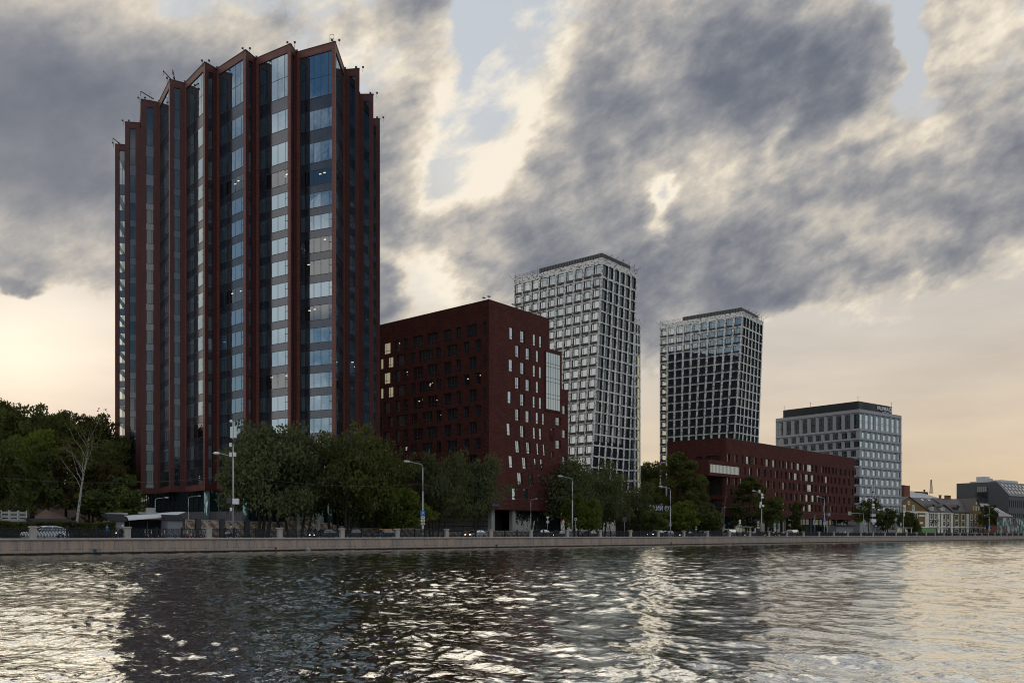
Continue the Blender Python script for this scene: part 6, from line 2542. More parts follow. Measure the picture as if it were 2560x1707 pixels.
def street_lamp(px, p, py_top, label, head_dir, arm=2.2, kids_=(), pole_r=.10, base_z=1.72):
    q = quay(px, p)
    h = zy(py_top, q.y) - base_z
    rt = thing('street_lamp', label, 'street lamp', (q.x, q.y, base_z), 'street lamps on the quay')
    d = head_dir.normalized()
    o = Vector((q.x, q.y, base_z))
    m = MB()
    m.tube([o, o + Vector((0, 0, h * .62))], [pole_r * 1.25, pole_r * 1.1], 8)
    m.tube([o + Vector((0, 0, h * .62)), o + Vector((0, 0, h * .93))], [pole_r * .85, pole_r * .75], 8)
    m.tube([o, o + Vector((0, 0, .9))], pole_r * 1.6, 8)
    m.build('pole', M['metal_grey'], rt)
    m = MB()
    t = o + Vector((0, 0, h * .93))
    pts = [t, t + Vector((0, 0, h * .03)) + d * .08, t + Vector((0, 0, h * .05)) + d * .35, t + Vector((0, 0, h * .06)) + d * (arm * .6), t + Vector((0, 0, h * .075)) + d * arm]
    m.tube(pts, pole_r * .55, 6)
    m.build('arm', M['metal_grey'], rt)
    m = MB()
    e = pts[-1]
    k = min(1.0, pole_r / .09) * (1 if pole_r > .08 else .8)
    m.tube([e - d * .1 * k, e + d * .15 * k, e + d * .55 * k, e + d * .95 * k, e + d * 1.05 * k], [.06 * k, .16 * k, .21 * k, .16 * k, .03 * k], 8)
    m.build('lamp_head', LAMP_GREY, rt)
    return rt, o, h


AWAY = (NR * .35 - DR).normalized()
lamps = [(1057, 1156, 'grey street lamp carrying the blue parking sign and four small plates'), (1431, 1192, 'grey street lamp rising out of the small yellow green tree'), (1676, 1217, 'grey street lamp beside the roof letters'),
         (1904, 1228, 'grey street lamp with two white round boxes near its top'), (2061, 1242, 'grey street lamp with a blue sign before the low brick building')]
LP = []
for px, py, lab in lamps:
    LP.append(street_lamp(px, 104.6, py, lab, AWAY))
for px, py, lab, sgn in ((2258, 1262, 'grey lamp pole with white globes in front of the ochre mansion gable', 1), (2473, 1263, 'grey lamp pole in front of the dark tree by the mural wall', 1)):
    LP.append(street_lamp(px, 104.6, py, lab, AWAY, 1.4))
for px, py, lab in ((1327, 1246, 'thin far lamp before the shop windows of the brick block'), (388, 1243, 'small grey lamp with a camera behind the white canopy'), (471, 1239, 'small grey lamp beside the end of the white canopy'), (1805, 1268, 'thin dark lamp by the dead trunk')):
    street_lamp(px, 121.5 if px > 500 else 126.5, py, lab, DR, 1.5, pole_r=.06)


def box_on(rt, name, c, sx, sy, sz, mat, ang=0.8):
    m = MB()
    m.cbox(c, sx, sy, sz, ang)
    return m.build(name, mat, rt)


def sign_face(rt, c, w, h, mat, name='sign_plate', normal=None):
    n = normal or -NR
    d = Vector((-n.y, n.x, 0)) * 1
    if d.dot(Vector((1, 0, 0))) < 0:
        d = -d
    m = MB()
    m.box(c - d * w / 2 - n * .02, d * w, n * .03, (0, 0, h))
    return m.build(name, mat, rt), d, n


VIEW = Vector((.15, -1, 0)).normalized()
S_BLUE = pbr('sign_blue_face', (.02, .11, .42), .4, .5)
S_TEAL = pbr('sign_teal_face', (.02, .22, .34), .4, .5)
S_WHITE = pbr('sign_white_face', (.62, .60, .54), .4, .5)
S_YELL = pbr('sign_yellow_face', (.55, .62, .06), .4, .5)
S_CREAM = pbr('sign_cream_face', (.55, .47, .30), .4, .5)
S_BLACK = pbr('sign_black_print', (.02, .02, .02), .5)
S_RED = pbr('sign_red_face', (.42, .03, .03), .4, .5)


def plates(rt, o, zs, n=VIEW):
    """stack of square plates: (z, w, h, face, symbol)"""
    for z, w, h, mat, sym in zs:
        c = o + n * .14 + Vector((0, 0, z))
        s, d, nn = sign_face(rt, c, w, h, mat, normal=n)
        f = MB()
        if sym in ('P',):
            add_text(f, 'P', h * .95, c - d * w * .22 + Vector((0, 0, h * .16)) + n * .03, d, depth=.01, n=n)
            f.build('lettering', S_WHITE, s)
        elif sym == 'bar':
            f.box(c - d * w * .32 + n * .015 + Vector((0, 0, h * .36)), d * w * .64, n * .01, (0, 0, h * .28))
            f.build('symbol', S_BLACK, s)
        elif sym == 'car':
            f.box(c - d * w * .1 + n * .015 + Vector((0, 0, h * .25)), d * w * .3, n * .01, (0, 0, h * .4))
            f.build('symbol', S_BLACK, s)
        elif sym == 'zebra':
            f.box(c - d * w * .34 + n * .015 + Vector((0, 0, h * .16)), d * w * .68, n * .008, (0, 0, h * .68))
            b = f.build('symbol', S_BLUE, s)
            f = MB()
            q = c + n * .026 + Vector((0, 0, h * .2))
            f.face([q - d * w * .28, q + d * w * .28, q + Vector((0, 0, h * .55))])
            f.build('symbol', S_WHITE, s)
        elif sym == 'tri':
            q = c + n * .018 + Vector((0, 0, h * .18))
            f.face([q - d * w * .36, q + d * w * .36, q + Vector((0, 0, h * .68))])
            f.build('symbol', S_WHITE, s)
        elif sym == 'bus':
            f.box(c - d * w * .36 + n * .015 + Vector((0, 0, h * .34)), d * w * .72, n * .01, (0, 0, h * .3))
            f.build('symbol', S_WHITE, s)


rt, o, h = LP[0]
plates(rt, o, [(zy(1288.5, o.y) - o.z, .72, .78, S_BLUE, 'P'), (zy(1296, o.y) - o.z, .66, .38, S_WHITE, 'bar'), (zy(1303.5, o.y) - o.z, .66, .38, S_WHITE, 'car'), (zy(1311.5, o.y) - o.z, .66, .40, S_CREAM, 'bar'), (zy(1320.5, o.y) - o.z, .32, .42, S_WHITE, 'car')])
rt, o, h = LP[4]
plates(rt, o, [(zy(1304, o.y) - o.z, .85, .85, S_BLUE, 'P'), (zy(1307.5, o.y) - o.z, .8, .35, S_WHITE, 'bar'), (zy(1311.5, o.y) - o.z, .8, .35, S_WHITE, 'bar')])
rt, o, h = LP[6]
plates(rt, o, [(zy(1319.5, o.y) - o.z, 1.0, 1.0, S_BLUE, 'tri'), (zy(1323, o.y) - o.z, .9, .5, S_WHITE, 'bar'), (zy(1327, o.y) - o.z, .9, .4, S_WHITE, 'bar')])
rt, o, h = LP[3]
for dz, dx, r in ((1236, .0, .32), (1243, .05, .34), (1264, .25, .3)):
    m = MB()
    c = o + Vector((dx, -.2, zy(dz, o.y) - o.z))
    m.tube([c, c + VIEW * .3], r, 12)
    m.build('antenna_dish', M['white_paint'], rt)
for dz, dx in ((1262, -.3), (1269, -.45), (1232, -.6)):
    box_on(rt, 'equipment_box', o + Vector((dx, -.15, zy(dz, o.y) - o.z)), .4, .3, .8, M['white_paint'], .2)
rt, o, h = LP[5]
for dz in (1267, 1280):
    m = MB()
    c = o + Vector((.2, -.2, zy(dz, o.y) - o.z))
    m.ball(c, .42, 10)
    m.build('globe', M['white_paint'], rt)
box_on(rt, 'equipment_box', o + Vector((.25, -.1, zy(1290, o.y) - o.z)), .4, .4, 1.0, M['white_paint'])


def equipment_mast(px, top, label, boxes, r=.13, p=104.6):
    q = quay(px, p)
    rt = thing('utility_mast', label, 'mast', (q.x, q.y, 1.72))
    o = Vector((q.x, q.y, 1.72))
    h = zy(top, q.y) - 1.72
    m = MB()
    m.tube([o, o + Vector((0, 0, h * .55)), o + Vector((0, 0, h))], [r, r * .8, r * .45], 8)
    m.build('pole', M['metal_grey'], rt)
    k = q.y / F
    for (nm, dx, y0, y1, w, mat) in boxes:
        m = MB()
        z0 = zy(y1, q.y)
        if nm == 'globe':
            m.ball((q.x + dx * k, q.y - .2, (z0 + zy(y0, q.y)) / 2), w * k / 2, 10)
        else:
            m.cbox((q.x + dx * k, q.y - .25, z0), w * k, w * k * .6, zy(y0, q.y) - z0, .15)
        m.build(nm, mat, rt)
    return rt, o, h


W_, G_, D_ = M['white_paint'], M['metal_grey'], M['metal_dark']
rt, o, h = equipment_mast(583, 1054, 'tall pale mast with white antenna panels and cabinets beside the grey green willow',
                          [('globe', -4, 1050, 1057, 8, W_), ('antenna_panel', -2.5, 1067, 1095, 6.5, W_), ('antenna_panel', 6.5, 1066, 1095, 6.5, W_), ('equipment_box', -5, 1107, 1117, 6, W_), ('equipment_box', -5, 1131, 1142, 6, W_), ('equipment_box', 5, 1131, 1141, 7, W_),
                           ('cabinet', 8, 1246, 1260, 15, W_), ('cabinet', -8, 1243, 1258, 12, D_), ('equipment_box', 1, 1260, 1267, 8, D_), ('bracket', 3, 1098, 1110, 5, D_), ('bracket', -4, 1268, 1277, 5, W_)])
m = MB()
t = o + Vector((0, 0, zy(1141, o.y) - o.z))
e = t + AWAY * 1.7 + Vector((0, 0, .35))
m.tube([t, e], .05, 6)
m.build('arm', G_, rt)
m = MB()
m.tube([e, e + AWAY * .2, e + AWAY * .6, e + AWAY * .85], [.06, .2, .2, .04], 8)
m.build('lamp_head', W_, rt)
equipment_mast(2182, 1203, 'tall thin mast with stacked white boxes before the grey framed building',
               [('antenna_panel', -1.5, 1210, 1228, 2.5, G_), ('antenna_panel', 2, 1210, 1228, 2.5, G_), ('equipment_box', 0, 1228, 1232, 5, D_), ('equipment_box', 0, 1247, 1252, 5, W_), ('equipment_box', 0, 1259, 1264, 6, W_), ('equipment_box', 0, 1266, 1270, 6, W_),
                ('cabinet', -.5, 1284, 1291, 11, G_), ('cabinet', 0, 1297, 1305, 12, W_), ('equipment_box', 0, 1306, 1310, 6, G_)], r=.15)


def road_sign(px, p, label, items, top, r=.045, base=1.72):
    q = quay(px, p)
    rt = thing('road_sign', label, 'road sign', (q.x, q.y, base))
    o = Vector((q.x, q.y, base))
    m = MB()
    m.tube([o, Vector((q.x, q.y, zy(top, q.y)))], r, 6)
    m.build('post', G_, rt)
    for it in items:
        kind, y0, y1, mat, sym = it
        z0, z1 = zy(y1, q.y), zy(y0, q.y)
        hh = z1 - z0
        c = Vector((q.x, q.y, z0)) + VIEW * .08
        if kind == 'sq':
            plates(rt, Vector((q.x, q.y, 0)), [(z0, hh * 1.0, hh, mat, sym)])
        elif kind == 'wide':
            plates(rt, Vector((q.x, q.y, 0)), [(z0, hh * 1.7, hh, mat, sym)])
        elif kind == 'disc':
            m = MB()
            cc = c + Vector((0, 0, hh / 2))
            m.tube([cc, cc + VIEW * .04], hh / 2, 16)
            s = m.build('sign_plate', mat, rt)
            if sym:
                m = MB()
                m.tube([cc + VIEW * .045, cc + VIEW * .05], hh * .32, 14)
                m.build('symbol', sym, s)
        elif kind in ('tri', 'yield'):
            d = Vector((-VIEW.y, VIEW.x, 0))
            for mm, k, f in ((mat, 1.0, .0), (S_WHITE, .62, .02)):
                m = MB()
                w = hh * 1.1 * k / 2
                zz = (z0 + z1) / 2
                a = hh * k / 2
                zc = zz - (0 if k == 1 else (.10 * hh if kind == 'tri' else -.10 * hh))
                P = [Vector((q.x, q.y, zc - a)) - d * w, Vector((q.x, q.y, zc - a)) + d * w, Vector((q.x, q.y, zc + a))] if kind == 'tri' else [Vector((q.x, q.y, zc + a)) + d * w, Vector((q.x, q.y, zc + a)) - d * w, Vector((q.x, q.y, zc - a))]
                P = [v + VIEW * (.1 + f) for v in P]
                m.face(P)
                m.face([v - VIEW * .015 for v in P][::-1])
                m.build('sign_plate' if k == 1 else 'symbol', mm, rt)


road_sign(1369, 121.6, 'grey backs of a triangular and a round road sign before the shop windows', [('yield', 1290.5, 1299, G_, None), ('disc', 1300, 1308, G_, None)], 1291)
road_sign(1408, 105.2, 'red edged warning triangle over striped plates beside the brick block', [('tri', 1296, 1306, S_RED, None), ('wide', 1306.5, 1309, S_WHITE, 'bar'), ('wide', 1310, 1312.5, S_WHITE, 'bar'), ('sq', 1313, 1319, S_CREAM, 'car')], 1297)
road_sign(1417.5, 121.8, 'small red octagonal sign beside the warning triangle', [('disc', 1305, 1310, S_RED, None)], 1306)
road_sign(1439, 105.2, 'round white sign with a dark ring beside the small yellow green tree', [('disc', 1294, 1301, S_WHITE, S_BLACK)], 1294)
road_sign(1561, 121.8, 'thin grey sign post among the dark trees', [('sq', 1292, 1303, D_, None)], 1292)
road_sign(1675.5, 105.4, 'post with small white plates under the roof letters', [('wide', 1307, 1309.5, S_WHITE, 'bar'), ('wide', 1311, 1314, S_WHITE, 'bar')], 1307)
road_sign(1740, 121.6, 'round sign over a white plate in the shade of the round trees', [('disc', 1315, 1319.5, D_, S_WHITE), ('wide', 1321, 1324, S_WHITE, None)], 1310)
road_sign(1808, 121.6, 'small traffic light showing red by the dead trunk', [('disc', 1312.5, 1316, bpy.data.materials['lit_tail_lamp'], None)], 1312)
road_sign(1895, 105.2, 'blue and white sign over a red ringed one beside the bus stop', [('sq', 1301, 1308, S_BLUE, 'tri'), ('disc', 1309, 1315, S_RED, S_WHITE), ('wide', 1316, 1320, S_WHITE, 'bar')], 1301)
road_sign(1936.5, 105.4, 'teal parking sign over three small plates', [('sq', 1308, 1315, S_TEAL, 'P'), ('wide', 1316, 1319, S_WHITE, 'bar'), ('wide', 1320, 1323, S_WHITE, 'car'), ('wide', 1324, 1327, S_WHITE, 'bar')], 1308)
road_sign(2000, 121.6, 'dark blue bus stop sign under the conical tree', [('sq', 1310, 1316.5, pbr('sign_navy_face', (.03, .05, .14), .4), 'bus')], 1310)
road_sign(2037, 121.6, 'yellow framed crossing sign before the low brick building', [('sq', 1303, 1311, S_YELL, 'zebra')], 1290)
road_sign(2159, 121.6, 'yellow framed crossing sign below the sparse pale tree', [('sq', 1302.5, 1311, S_YELL, 'zebra')], 1285)
road_sign(2189, 121.6, 'dark bus stop sign next to the mast with white boxes', [('sq', 1311.5, 1318, pbr('sign_navy_face_b', (.04, .05, .12), .4), 'bus')], 1311)
road_sign(2344, 121.6, 'blue triangular crossing sign by the green box', [('sq', 1317, 1322, S_BLUE, 'tri')], 1317)
road_sign(2368, 121.6, 'round blue sign over white plates before the mansion', [('disc', 1311, 1316, S_BLUE, None), ('wide', 1317, 1319, S_WHITE, None), ('wide', 1321, 1323, S_WHITE, None)], 1311)
road_sign(2462.5, 121.6, 'round blue sign with a small plate at the dark tree by the mansion', [('disc', 1314, 1318.5, S_BLUE, None), ('wide', 1319, 1321, S_WHITE, None)], 1314)
road_sign(2551, 121.6, 'round blue sign with plates in front of the mural', [('disc', 1316, 1320.5, S_BLUE, None), ('wide', 1321, 1325, S_WHITE, 'bar')], 1316)


def gantry():
    for px, px_end, py, label, sym in ((2159, 2123.5, 1283, 'bracket arm holding a yellow framed crossing sign over the road', 'zebra'), (2037, 2072, 1286, 'bracket arm holding a grey traffic sign over the road', None)):
        q = quay(px, 121.4)
        rt = thing('sign_gantry', label, 'sign gantry', (q.x, q.y, 1.72))
        z = zy(py, q.y)
        a = Vector((q.x, q.y, z))
        e = quay(px_end, 113)
        b = Vector((e.x, e.y, zy(py - 1, e.y)))
        m = MB()
        m.tube([Vector((q.x, q.y, 1.7)), a], .1, 7)
        m.build('post', G_, rt)
        m = MB()
        m.tube([a, a.lerp(b, .9)], .06, 6)
        m.build('arm', G_, rt)
        if sym:
            plates(rt, Vector((b.x, b.y, 0)), [(zy(py + 3.7, e.y), 1.15, 1.15, S_YELL, 'zebra')])
        else:
            plates(rt, Vector((b.x, b.y, 0)), [(zy(py + 3.5, e.y), .95, .95, pbr('sign_back_grey', (.25, .26, .28), .5), None)])


gantry()


CABLE = pbr('cable_grey', (.16, .16, .16), .7)


def wire(label, a, b, sag, r=.013, n=14):
    rt = thing('overhead_cable', label, 'cable', a)
    pts = []
    for k in range(n + 1):
        s = k / n
        p = a.lerp(b, s)
        pts.append(p - Vector((0, 0, sag * 4 * s * (1 - s))))
    m = MB()
    m.tube(pts, r, 4)
    m.build('strand', CABLE, rt)


def lp_at(i, py):
    o = LP[i][1]
    return Vector((o.x, o.y, zy(py, o.y)))


mast = quay(583, 104.6)
wire('thin overhead cable from the tall pale mast to the parking sign lamp', Vector((mast.x, mast.y, zy(1186, mast.y))), lp_at(0, 1208), .9)
wire('twisted overhead cable from the parking sign lamp past the brick block', lp_at(0, 1209), lp_at(1, 1238), 1.5)
wire('thin cable strung along the dark willows before the white tower', lp_at(1, 1240), lp_at(2, 1258), .8)
wire('thin cable strung over the round trees by the roof letters', lp_at(2, 1254), lp_at(3, 1262), .8)
wire('thin cable crossing the low brick building below its windows', lp_at(3, 1262), lp_at(4, 1280), 1.0)
wire('thin cable from the pale mast over the white canopy into the slope trees', Vector((mast.x, mast.y, zy(1186, mast.y))), quay(-40, 104.6, zy(1190, quay(-40, 104.6).y)), .9)
wire('thin cable reaching the mast of white boxes across the grey building foot', lp_at(4, 1276), quay(2182, 104.6, zy(1282, quay(2182, 104.6).y)), .8)
wire('thin cable between the mast of white boxes and the globe lamp', quay(2182, 104.6, zy(1280, quay(2182, 104.6).y)), lp_at(5, 1278), .8)


# ---------------------------------------------------------------- pavilions, walls, stops along the street
def mosaic(name_label, pts, z0, hs):
    rt = thing('retaining_wall', name_label, 'wall', pts[0])
    m, c = MB(), MB()
    for i in range(len(pts) - 1):
        a, b = pts[i], pts[i + 1]
        d = (b - a).normalized()
        n = Vector((d.y, -d.x, 0))
        za, zb = hs[i], hs[i + 1]
        A, B = Vector((a.x, a.y, z0)), Vector((b.x, b.y, z0))
        m.face([A, B, Vector((b.x, b.y, zb)), Vector((a.x, a.y, za))])
        k = -n * .4
        m.face([B + k, A + k, Vector((a.x, a.y, za)) + k, Vector((b.x, b.y, zb)) + k])
        c.face([Vector((a.x, a.y, za)) + n * .05, Vector((b.x, b.y, zb)) + n * .05, Vector((b.x, b.y, zb)) + k, Vector((a.x, a.y, za)) + k])
        c.face([Vector((a.x, a.y, za - .12)) + n * .05, Vector((b.x, b.y, zb - .12)) + n * .05, Vector((b.x, b.y, zb)) + n * .05, Vector((a.x, a.y, za)) + n * .05])
    m.build('mosaic_face', M['mosaic'], rt)
    c.build('coping', M['concrete'], rt)
    return rt


P2 = 125.0
rt = mosaic('brown and cream mosaic stone wall in front of the pleated tower', [quay(x, P2) for x in (462, 540, 620, 700, 790, 830)], 1.7, [4.55, 4.5, 4.4, 4.4, 4.4, 4.3])
for px in (495, 555, 617):
    q = quay(px, P2 - .25)
    m = MB()
    m.cbox((q.x, q.y, 1.6), .75, .5, 3.1, ang)
    m.build('pier', M['metal_dark'], rt)
mosaic('sloping brown and cream mosaic wall between the willows', [quay(x, P2) for x in (832, 900, 960, 1030, 1062)], 1.7, [4.0, 3.4, 3.6, 3.5, 3.2])
mosaic('low mosaic wall before the glazed ground floor of the brick block', [quay(x, P2) for x in (1064, 1120, 1165, 1250, 1330, 1384)], 1.7, [3.0, 2.75, 3.0, 3.15, 3.0, 2.9])


def plinth():
    q = quay(742, P2 - 1.2)
    rt = thing('stone_plinth', 'white topped square stone plinth standing out of the mosaic wall', 'plinth', (q.x, q.y, 1.7))
    m = MB()
    d = DR
    m.box(Vector((q.x, q.y, 1.7)), d * 4.6, NR * 3.0, (0, 0, 3.1))
    m.build('body', M['mosaic'], rt)
    m = MB()
    m.box(Vector((q.x, q.y, 4.8)) - d * .15 - NR * .15, d * 4.9, NR * 3.3, (0, 0, .42))
    m.build('cap', M['concrete'], rt)
    m = MB()
    for k in (0, 4.1):
        m.box(Vector((q.x, q.y, 1.7)) + d * k - NR * .06, d * .5, NR * .3, (0, 0, 3.1))
    m.build('pilaster', M['concrete'], rt)


plinth()


def pavilion():
    rt = thing('canopy_pavilion', 'black pavilion under a curved white canopy roof before the pleated tower', 'pavilion', quay(390, 124.5, 1.7))
    a, b = quay(314, 124.8), quay(440, 124.8)
    d = (b - a).normalized()
    n = Vector((-d.y, d.x, 0))
    L = (b - a).length
    m = MB()
    m.box(Vector((a.x, a.y, 1.7)), d * L * .86, n * 4, (0, 0, 2.75))
    m.build('body', pbr('pavilion_black', (.008, .008, .01), .9, .1), rt)
    r = MB()
    e = quay(466, 123.6)
    L2 = (e - a).length
    prof = [(-.9, 0.0), (-.85, .22), (-.6, .42), (.0, .56), (1.6, .62), (4, .6)]
    N = 10
    for i in range(N):
        s0, s1 = i / N, (i + 1) / N
        for (p0, h0), (p1, h1) in zip(prof[:-1], prof[1:]):
            def P(s, p, h):
                z = 4.45 + .80 * s
                cut = max(0.0, s - .72) / .28
                q = a + d * (L2 * s) + n * p
                return Vector((q.x, q.y, z - .1 + max(h, cut * .5)))
            r.face([P(s0, p0, h0), P(s1, p0, h0), P(s1, p1, h1), P(s0, p1, h1)])
            r.face([v - Vector((0, 0, .06)) for v in (P(s0, p1, h1), P(s1, p1, h1), P(s1, p0, h0), P(s0, p0, h0))])
    r.build('canopy', pbr('canopy_white', (.66, .66, .68), .5, .5, var=.08), rt)
    for s in (.05, .35, .65, .9):
        m = MB()
        p = a + d * (L2 * s) - n * .3
        m.tube([(p.x, p.y, 1.7), (p.x, p.y, 4.4)], .07, 6)
        m.build('column', M['metal_dark'], rt)
    m = MB()
    m.cbox(quay(376, 125.5, 5.1), 1.2, 1.0, 1.1, .5)
    m.cbox(quay(370, 125.5, 5.35), 2.6, .5, .2, .5)
    m.build('roof_unit', M['concrete'], rt)


pavilion()


def kiosk(px0, px1, p, ztop, zroof, label, over=.5):
    a, b = quay(px0, p), quay(px1, p)
    rt = thing('kiosk', label, 'kiosk', (a.x, a.y, 1.7))
    d = (b - a).normalized()
    n = Vector((-d.y, d.x, 0))
    L = (b - a).length
    m = MB()
    m.box(Vector((a.x, a.y, 1.68)), d * L, n * 3, (0, 0, ztop - 1.7))
    k = int(L / .35)
    for i in range(k):
        m.box(Vector((a.x, a.y, 1.9)) + d * (L * (i + .45) / k) - n * .025, d * .05, n * .05, (0, 0, ztop - 2.1))
    m.build('body', pbr('kiosk_grey', (.20, .20, .225), .5, .4, var=.08), rt)
    r = MB()
    A, B = Vector((a.x, a.y, ztop)), Vector((b.x, b.y, ztop))
    q = [A - n * over - d * .3, B - n * over + d * .3, B + n * 1.0 + d * .3 + Vector((0, 0, zroof - ztop)), A + n * 1.0 - d * .3 + Vector((0, 0, zroof - ztop)), B + n * 3.4 + d * .3 + Vector((0, 0, zroof - ztop)), A + n * 3.4 - d * .3 + Vector((0, 0, zroof - ztop))]
    r.face([q[0], q[1], q[2], q[3]])
    r.face([q[3], q[2], q[4], q[5]])
    r.face([q[0] - Vector((0, 0, .1)), q[5] - Vector((0, 0, .1)), q[4] - Vector((0, 0, .1)), q[1] - Vector((0, 0, .1))])
    r.face([q[1], q[1] - Vector((0, 0, .1)), q[4], q[2]])
    r.face([q[0], q[3], q[5], q[0] - Vector((0, 0, .1))])
    r.face([q[0] - Vector((0, 0, .1)), q[1] - Vector((0, 0, .1)), q[1], q[0]])
    r.build('roof', M['roof_felt'], rt)
    return rt


kiosk(419, 456, 122.6, 4.4, 5.2, 'grey kiosk with a dark sloping roof under the canopy end', .25)
kiosk(279, 311, 123.6, 4.2, 5.2, 'grey kiosk with a dark roof between the hedge and the canopy', .3)


def vent_cap():
    q = quay(292, 128)
    rt = thing('vent_box', 'small pale metal roof box behind the grey kiosk by the hedge', 'vent', (q.x, q.y, 3.5))
    m = MB()
    m.cbox((q.x, q.y, 3.0), 1.8, 1.6, 2.2, .8)
    m.build('body', M['metal_grey'], rt)
    m = MB()
    m.cbox((q.x, q.y, 5.2), 2.4, 2.0, .25, .8)
    m.build('cap', M['concrete'], rt)


vent_cap()


def bank():
    """old stone bank and a dark shed at the foot of the slope"""
    rt = thing('stone_bank', 'brownish stone bank at the foot of the wooded slope', 'bank', quay(110, 136, 2))
    m = MB()
    ps = [(60, 134, 2.4), (90, 136, 5.0), (112, 137, 6.0), (135, 137, 5.6), (165, 137, 4.9), (188, 138, 3.2)]
    low = [quay(x, 130.5, 1.7) for x, _p, _z in ps]
    top = [Vector((*quay(x, p)[:2], z)) for x, p, z in ps]
    bk = [Vector((*quay(x, p + 6)[:2], z - .5)) for x, p, z in ps]
    for i in range(len(ps) - 1):
        n = 4
        for k in range(n):
            s0, s1 = k / n, (k + 1) / n
            m.face([low[i].lerp(top[i], s0), low[i + 1].lerp(top[i + 1], s0), low[i + 1].lerp(top[i + 1], s1), low[i].lerp(top[i], s1)], 0, True)
        m.face([top[i], top[i + 1], bk[i + 1], bk[i]])
    m.build('stone_face', M['soil'], rt)
    m = MB()
    for x, _p, z in ps[1:5]:
        for j in range(2):
            q = quay(x + 9 * j, 133.5)
            m.ball((q.x, q.y, z * .6), .7, 7)
    m.build('boulders', M['soil'], rt)
    k = kiosk(85, 176, 128.5, 4.1, 4.5, 'long low dark brown shed behind the hedge', .2)
    for c in kids(k):
        c.data.materials[0] = M['roof_felt'] if c.name.startswith('roof') else pbr('shed_brown', (.045, .032, .03), .9)
    f = thing('wall_fence', 'white slatted fence glimpsed between the trunks over the hedge', 'fence', quay(25, 131, 1.9))
    for x0 in (2, 24, 46):
        m = MB()
        a, b = quay(x0, 131), quay(x0 + 19, 131)
        for z in (3.6, 4.1, 4.6, 5.1):
            m.box(Vector((a.x, a.y, z)), b - a, NR * .06, (0, 0, .32))
        m.build('slats', M['concrete'], f)
        m = MB()
        for e in (a, b):
            m.box(Vector((e.x, e.y, 1.6)), DR * .12, NR * .12, (0, 0, 4.0))
        m.build('posts', M['metal_grey'], f)


bank()


def bus_stop(px0, px1, py, label):
    a, b = quay(px0, 121.0), quay(px1, 121.0)
    rt = thing('bus_shelter', label, 'bus shelter', (a.x, a.y, 1.74))
    d = (b - a).normalized()
    n = Vector((-d.y, d.x, 0))
    L = (b - a).length
    zt = zy(py, (a.y + b.y) / 2)
    m = MB()
    m.box(Vector((a.x, a.y, zt)) - d * .3 - n * .5, d * (L + .6), n * 2.2, (0, 0, .18))
    m.build('roof', G_, rt)
    m = MB()
    m.box(Vector((a.x, a.y, 2.0)) + n * 1.5, d * L, n * .03, (0, 0, zt - 2.1))
    m.build('glass_back', M['glass_clear'], rt)
    for k in (0, L - .6 if L > 4 else L - .4):
        m = MB()
        m.box(Vector((a.x, a.y, 1.9)) + d * k, d * .9, n * .12, (0, 0, zt - 2.0))
        m.build('poster_panel', pbr('poster_pale', (.45, .46, .46), .4, .5) if 'poster_pale' not in bpy.data.materials else bpy.data.materials['poster_pale'], rt)
    for k in (.05, L * .5, L - .1):
        m = MB()
        m.box(Vector((a.x, a.y, 1.7)) + d * k + n * 1.4, d * .08, n * .08, (0, 0, zt - 1.7))
        m.build('post', M['metal_dark'], rt)
    m = MB()
    m.box(Vector((a.x, a.y, 2.15)) + d * (L * .2) + n * .9, d * (L * .55), n * .4, (0, 0, .06))
    m.build('bench', M['metal_dark'], rt)
    m = MB()
    m.box(Vector((a.x, a.y, zt + .18)) + d * (L * .05) + n * .2, d * .1, n * .1, (0, 0, 1.7))
    m.box(Vector((a.x, a.y, zt + .9)) + d * (L * .05 - .3) + n * .15, d * .8, n * .15, (0, 0, 1.2))
    m.build('stop_flag', M['white_paint'], rt)


bus_stop(1849, 1889, 1317, 'bus shelter with pale panels under the spreading green tree')
bus_stop(2252, 2279, 1319, 'bus shelter with white poster panels beside the ochre mansion')
kiosk(2091, 2133, 123.5, 5.4, 5.9, 'long grey kiosk with a pale roof at the end of the low brick building', .8)


def green_box():
    a, b = quay(2305, 119.8), quay(2340, 119.8)
    rt = thing('container', 'green painted street container with an orange mark before the mansion', 'container', (a.x, a.y, 1.7))
    d = (b - a).normalized()
    n = Vector((-d.y, d.x, 0))
    L = (b - a).length
    m = MB()
    m.box(Vector((a.x, a.y, 1.72)), d * L, n * 2.6, (0, 0, 3.4))
    m.build('body', pbr('container_green', (.05, .20, .05), .5, .5, var=.15), rt)
    m = MB()
    m.box(Vector((a.x, a.y, 2.2)) + d * (L * .02) - n * .02, d * (L * .44), n * .02, (0, 0, 1.7))
    m.build('banner', pbr('banner_green', (.09, .24, .03), .6), rt)
    m = MB()
    c = Vector((a.x, a.y, 4.4)) + d * (L * .2) - n * .03
    m.tube([c, c - n * .02], .45, 12)
    m.build('mark', pbr('mark_orange', (.5, .20, .02), .5), rt)
    m = MB()
    m.box(Vector((a.x, a.y, 5.1)) - n * .1 - d * .1, d * (L + .2), n * 2.8, (0, 0, .12))
    m.build('rim', M['metal_dark'], rt)


green_box()


